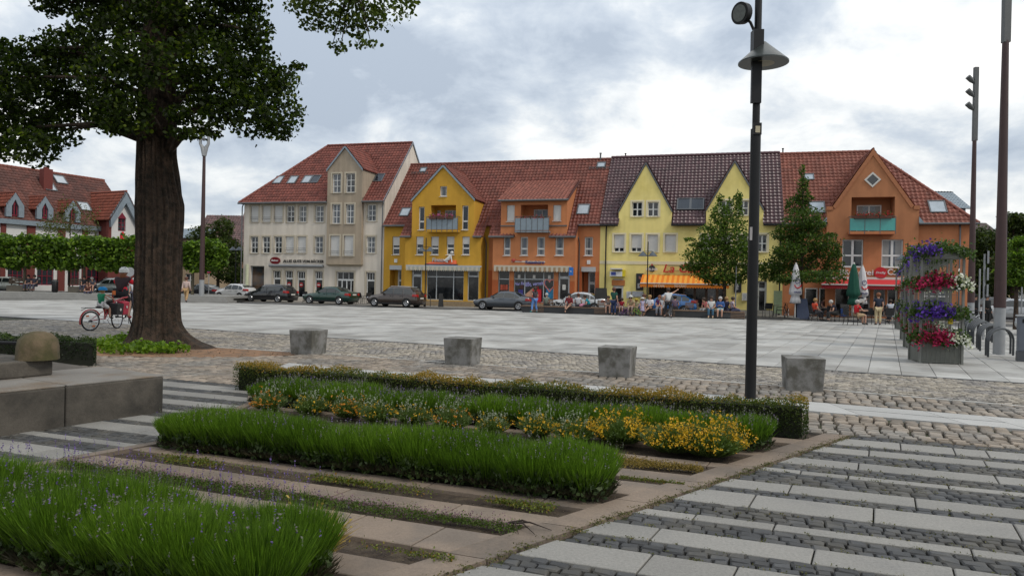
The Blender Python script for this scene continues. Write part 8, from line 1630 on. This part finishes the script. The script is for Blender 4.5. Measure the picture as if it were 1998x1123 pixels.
# --- far left and far right
for px, D, lb, kw in ((185, 57.3, 'person in grey t-shirt leaning forward on the wall bench behind the child', dict(shirt=(.10, .11, .14), hair='grey', pose='sit_lean', shorts=True)), (167, 57.3, 'person in black top sitting beside the one in grey t-shirt', dict(shirt=(.02, .02, .025), hair='dark')), (58, 57.3, 'person in dark clothes sitting in the shade left of the litter bin', dict(shirt=(.03, .03, .04), hair='dark')), (70, 57.3, 'second shadowed person beside the dark seated one near the litter bin', dict(shirt=(.05, .05, .07), hair='brown')), (176, 54.8, 'person with bushy brown hair bending forward on the top step', dict(shirt=(.12, .04, .03), hair='auburn', longhair=True, pose='sit_lean'))):
    a = A(px, 560, D); person(a[0], D - .15, .44 if D > 55 else .0, 0.1, 1.68, kw.pop('pose', 'sit'), lb, seat=.48, **kw)
for px, D, lb in ((1903, 38, 'dark clothed person standing between the two right masts, left one'), (1926, 38, 'dark clothed person standing between the two right masts, right one')):
    a = A(px, 600, D); person(a[0], D, 0, .3, 1.72, 'stand', lb, (.02, .02, .022), (.02, .02, .022), 'dark', sleeve=1.8)
a = A(262, 560, 40); person(a[0], 40., 0, .2, 1.7, 'stand', 'person in white shirt half hidden between cyclist and linden trunk', (.6, .6, .62), (.05, .05, .08), 'grey')
# ------------------------------------------------------------------ bicycles
redp = paint('red_bike_paint', (.38, .015, .02), .1)
def wheel(parent, c, R_, rimc=None, spokes=16):
    o = MB().torus(c, R_ - .02, .019, 'y', 36, 8).build('tyre', rubber, parent, smooth=True); MB().torus(c, R_ - .045, .009, 'y', 36, 6).build('rim', rimc or chrome, o, smooth=True); b = MB()
    for k in range(spokes): a2 = 2 * PI * k / spokes; b.tube([(c[0], c[1] + .02 * (-1) ** k, c[2]), (c[0] + math.cos(a2) * (R_ - .05), c[1], c[2] + math.sin(a2) * (R_ - .05))], .0022, 4)
    b.build('spokes', chrome, o); MB().tube([(c[0], c[1] - .05, c[2]), (c[0], c[1] + .05, c[2])], .025, 10).build('hub', black, o); return o
def bike(x, y, rz, s_, label, col, kid=False, grp=None, rr_=.34, wb=1.05, dutch=False, wc=None):
    e = empty('bicycle', (x, y, 0), rz, label, 'bicycle', grp); e.scale = (s_,) * 3; h2 = wb / 2; wheel(e, (-h2, 0, rr_), rr_, wc); wheel(e, (h2, 0, rr_), rr_, wc); b = MB(); bbk = (-.05, 0, rr_ * .85); st_ = (-.2, 0, .82); hd = (h2 - .2, 0, .86)
    for p, q_ in ((bbk, st_), (bbk, (h2 - .17, 0, .72)), ((-.18, 0, .74), hd), (bbk, (-h2, 0, rr_)), ((-.17, 0, .7), (-h2, 0, rr_)), (hd, (h2 - .15, 0, .66)), ((h2 - .15, 0, .66), (h2, 0, rr_))): b.tube([p, q_], .016, 8)
    b.build('frame', col, e, smooth=True); MB().hexa([(-.33, -.07, .86), (-.1, -.02, .86), (-.1, .02, .86), (-.33, .07, .86)], [(-.34, -.08, .91), (-.08, -.02, .9), (-.08, .02, .9), (-.34, .08, .91)]).build('saddle', black, e)
    MB().tube([(-.2, 0, .8), (-.21, 0, .88)], .013, 6).build('seat_post', chrome, e); MB().tube([(h2 - .3, -.27, 1.0), (h2 - .2, -.18, 1.02), (h2 - .22, 0, .98), (h2 - .2, .18, 1.02), (h2 - .3, .27, 1.0)], .013, 8).build('handlebar', black, e); MB().tube([hd, (h2 - .22, 0, .99)], .014, 8).build('stem', black, e)
    MB().torus(bbk, .09, .008, 'y', 20, 5).build('chainring', chrome, e); MB().tube([(bbk[0], -.09, bbk[2]), (bbk[0] + .02, -.09, bbk[2] - .16), (bbk[0] + .02, -.18, bbk[2] - .16)], .009, 6).build('crank', black, e); return e
# the cyclists: adult bicycle towing a child's trailer bike, riding to the right
ca = G(228, 641); cb = G(176, 645.5); angA, ang = math.radians(93), math.radians(66)
sc_ = 1.16
e = bike(ca[0] + .525 * sc_ * math.cos(angA), ca[1] + .525 * sc_ * math.sin(angA), angA, sc_, 'black touring bicycle with panniers towing the red trailer bike', black); tour = e
for s_, cl, lb in ((-1, mat('red_pannier', (.42, .02, .05), .55), 'pannier'), (1, mat('black_pannier', (.015, .014, .016), .55), 'pannier')):
    o = MB().hexa([(-.72, s_ * .12, .40), (-.42, s_ * .12, .40), (-.42, s_ * .26, .40), (-.72, s_ * .26, .40)], [(-.80, s_ * .10, .80), (-.36, s_ * .10, .80), (-.38, s_ * .28, .76), (-.78, s_ * .28, .76)]).build('pannier', cl, e); bv = o.modifiers.new('bevel', 'BEVEL'); bv.width = .03; bv.segments = 3
    MB().disc((-.57, s_ * .285 - (0 if s_ > 0 else .008), .62), .035, (0, 1, 0), 14, .01).build('emblem', offwhite, o)
o = MB().hexa([(-1.16, -.14, .42), (-.84, -.14, .42), (-.84, -.30, .42), (-1.16, -.30, .42)], [(-1.2, -.12, .74), (-.80, -.12, .74), (-.82, -.32, .72), (-1.18, -.32, .72)]).build('pannier', MATS['black_pannier'], e); MB().disc((-1.0, -.325, .56), .04, (0, 1, 0), 14, .01).build('emblem', offwhite, o)
b = MB(); b.tube([(-.9, .12, .8), (-.4, .12, .82)], .01, 6); b.tube([(-.9, -.12, .8), (-.4, -.12, .82)], .01, 6); b.tube([(-.52, .12, .34), (-.6, .12, .8)], .008, 6); b.build('rear_rack', black, e); MB().torus((-.525, 0, .34), .38, .012, 'y', 24, 5, .3, 2.6).build('mudguard', black, e)
# trailer bike
e = empty('trailer_bike', (cb[0], cb[1], 0), ang, "child's red trailer bike hitched behind the touring bicycle", 'trailer bike'); e.scale = (sc_,) * 3
wheel(e, (0, 0, .27), .27); b = MB()
for p_, r_ in (([(0, .05, .27), (.28, .03, .30), (.42, 0, .32)], .014), ([(.42, 0, .30), (.40, 0, .52), (.36, 0, .60)], .018), ([(.42, 0, .32), (.56, 0, .62), (.74, 0, .80), (.95, 0, .88), (1.1, 0, .90)], .022), ([(.38, 0, .54), (.5, 0, .56), (.66, 0, .74)], .014), ([(0, .05, .27), (.38, .02, .52)], .010)): b.tube(p_, r_, 8)
b.build('frame', redp, e, smooth=True); MB().torus((0, 0, .27), .30, .022, 'y', 20, 5, .5, PI + .3).build('mudguard', redp, e); MB().tube([(-.2, .1, .62), (.25, .1, .62), (.25, -.1, .62), (-.2, -.1, .62), (-.2, .1, .55)], .008, 6).build('rack', black, e)
MB().hexa([(.20, -.07, .60), (.42, -.02, .60), (.42, .02, .60), (.20, .07, .60)], [(.19, -.08, .65), (.44, -.02, .64), (.44, .02, .64), (.19, .08, .65)]).build('saddle', black, e); MB().torus((.42, -.03, .30), .085, .007, 'y', 18, 5).build('chainring', chrome, e)
MB().tube([(.68, 0, .74), (.62, 0, .95)], .016, 8).build('stem', redp, e); MB().tube([(.48, -.22, .93), (.6, -.12, .96), (.62, 0, .96), (.6, .12, .96), (.48, .22, .93)], .012, 8).build('handlebar', black, e); MB().box(.6, .68, -.06, -.02, .96, 1.08).build('orange_bell', mat('orange_plastic', (.6, .14, .02), .5), e)
MB().tube([(.42, -.09, .30), (.5, -.09, .16), (.5, -.16, .16)], .008, 6).build('crank', black, e); [MB().box(-.02 + dx, .05 + dx, -.012, .012, .27 + dz - .02, .27 + dz + .02).build('reflector', MATS['orange_plastic'], e) for dx, dz in ((-.1, .13), (.08, -.14))]
def on_bike(ex, lx, lz): a_ = ex.rotation_euler.z; c, s_ = math.cos(a_), math.sin(a_); return ex.location.x + lx * sc_ * c, ex.location.y + lx * sc_ * s_, lz * sc_
x, y, z = on_bike(e, .30, .66)
ch = person(x, y, z - .10, ang + PI / 2, 1.14, 'sit', 'child in blue helmet, green t-shirt and white shorts riding the trailer bike', (.01, .20, .10), (.62, .60, .60), 'blond', shorts=True, child=True, helmet=(.01, .22, .52), seat=.10, over={'elL': (.11, -.12, .38), 'wrL': (.12, -.25, .30), 'elR': (-.11, -.12, .38), 'wrR': (-.12, -.25, .30), 'knR': (-.07, -.21, .02), 'anR': (-.09, -.20, -.22), 'toeR': (-.09, -.30, -.25), 'knL': (.07, -.22, .10), 'anL': (.09, -.22, -.06), 'toeL': (.09, -.31, -.08)})
x, y, z = on_bike(tour, -.34, .92)
ad = person(x, y, z - .10, angA + PI / 2, 1.9, 'sit', 'adult cyclist in white helmet, black and red jersey and black shorts', (.025, .012, .015), (.012, .012, .018), 'red', shorts=True, helmet=(.62, .64, .62), seat=.10, longhair=True, sleeve=.8, shoes=(.25, .03, .04),
       over={'waist': (0, -.015, .18), 'chest': (0, -.05, .29), 'neck': (0, -.08, .375), 'jaw': (0, -.10, .41), 'head': (0, -.105, .465), 'nose': (0, -.17, .455), 'shR': (-.105, -.07, .35), 'shL': (.105, -.07, .35), 'elR': (-.165, -.17, .24), 'elL': (.165, -.17, .24), 'wrR': (-.13, -.31, .16), 'wrL': (.13, -.31, .16), 'knR': (-.06, -.20, -.06), 'anR': (-.07, -.13, -.30), 'toeR': (-.08, -.21, -.325), 'knL': (.06, -.22, .06), 'anL': (.07, -.20, -.12), 'toeL': (.08, -.28, -.13)})
for s_ in (-1, 1): skinobj('red_sleeve', [((s_ * .098 * 1.9, -.065 * 1.9, .345 * 1.9), .056 * 1.9), ((s_ * .15 * 1.9, -.14 * 1.9, .27 * 1.9), .043 * 1.9)], [(0, 1)], cloth((.62, .012, .03)), ad)
skinobj('red_side_panel', [((-.052 * 1.9, -.0, .10 * 1.9), .052 * 1.9), ((-.055 * 1.9, -.02 * 1.9, .22 * 1.9), .056 * 1.9)], [(0, 1)], cloth((.62, .012, .03)), ad)
# bicycles at the bench and cafe
g_ = A(1088, 600, 47.6); bike(g_[0], 47.8, ban, .95, 'white and black bicycle leaning at the back of the bench, left one', offwhite, grp='bicycles at the bench'); g_ = A(1105, 600, 47.8); bike(g_[0], 48.1, ban + .2, .95, 'black bicycle leaning at the back of the bench, right one', black, grp='bicycles at the bench')
g_ = bench_pt(1303, -.75); bike(g_[0], g_[1] - .05, PI / 2 + .1, 1., 'dark bicycle between the legs of the pointing person in white', black)
g_ = bench_pt(1218, -.35); bike(g_[0], g_[1] - .25, .1, .50, 'small purple wheeled children bicycle on the ground before the bench', mat('purple_paint', (.16, .03, .2), .4), wc=mat('purple_paint', (.16, .03, .2), .4)); g_ = bench_pt(1242, -.35); bike(g_[0], g_[1] - .25, PI - .1, .52, 'small lime green children bicycle with orange wheel before the bench', mat('lime_paint', (.22, .5, .02), .4), wc=mat('orange_paint', (.6, .28, .02), .4))
g_ = G(1575, 622); bike(g_[0], g_[1], .2, .9, 'dark bicycle parked left of the cafe tables', black); g_ = G(1546, 620); bike(g_[0], g_[1] + 1, 1.0, .9, 'dark bicycle behind the left white parasol', black)
g_ = A(1876, 640, 27); bike(g_[0], 27, .9, 1., 'bicycle parked in the racks behind the flower towers', black); g_ = A(1905, 640, 30); bike(g_[0], 30, .7, 1., 'bicycle parked in the racks beside the far mast', chrome)
x, y = bench_pt(1140, .3); tag(MB().ball((0, 0, .12), .3, .16, .13, 12, 7).build('bag', cloth((.6, .25, .35)), None, (x, y, bench_h - .02), smooth=True), 'pink bag lying on the bench between two sitters', 'bag')
g_ = G(1643, 627); tag(MB().hexa([(-.16, -.06, .30), (.16, -.06, .30), (.16, .06, .3), (-.16, .06, .3)], [(-.2, -.05, .75), (.2, -.05, .75), (.2, .05, .75), (-.2, .05, .75)]).build('jacket', cloth((.01, .04, .16)), None, (g_[0], g_[1] - .22, 0), 0), 'blue jacket hanging over a cafe chair back', 'jacket')
g_ = G(1744, 632); tag(MB().hexa([(-.15, -.05, .35), (.15, -.05, .35), (.15, .05, .35), (-.15, .05, .35)], [(-.1, -.03, .68), (.1, -.03, .68), (.1, .03, .68), (-.1, .03, .68)]).build('handbag', cloth((.3, .32, .33)), None, (g_[0], g_[1] - .1, 0)), 'grey handbag hanging at the rightmost cafe chair', 'handbag')
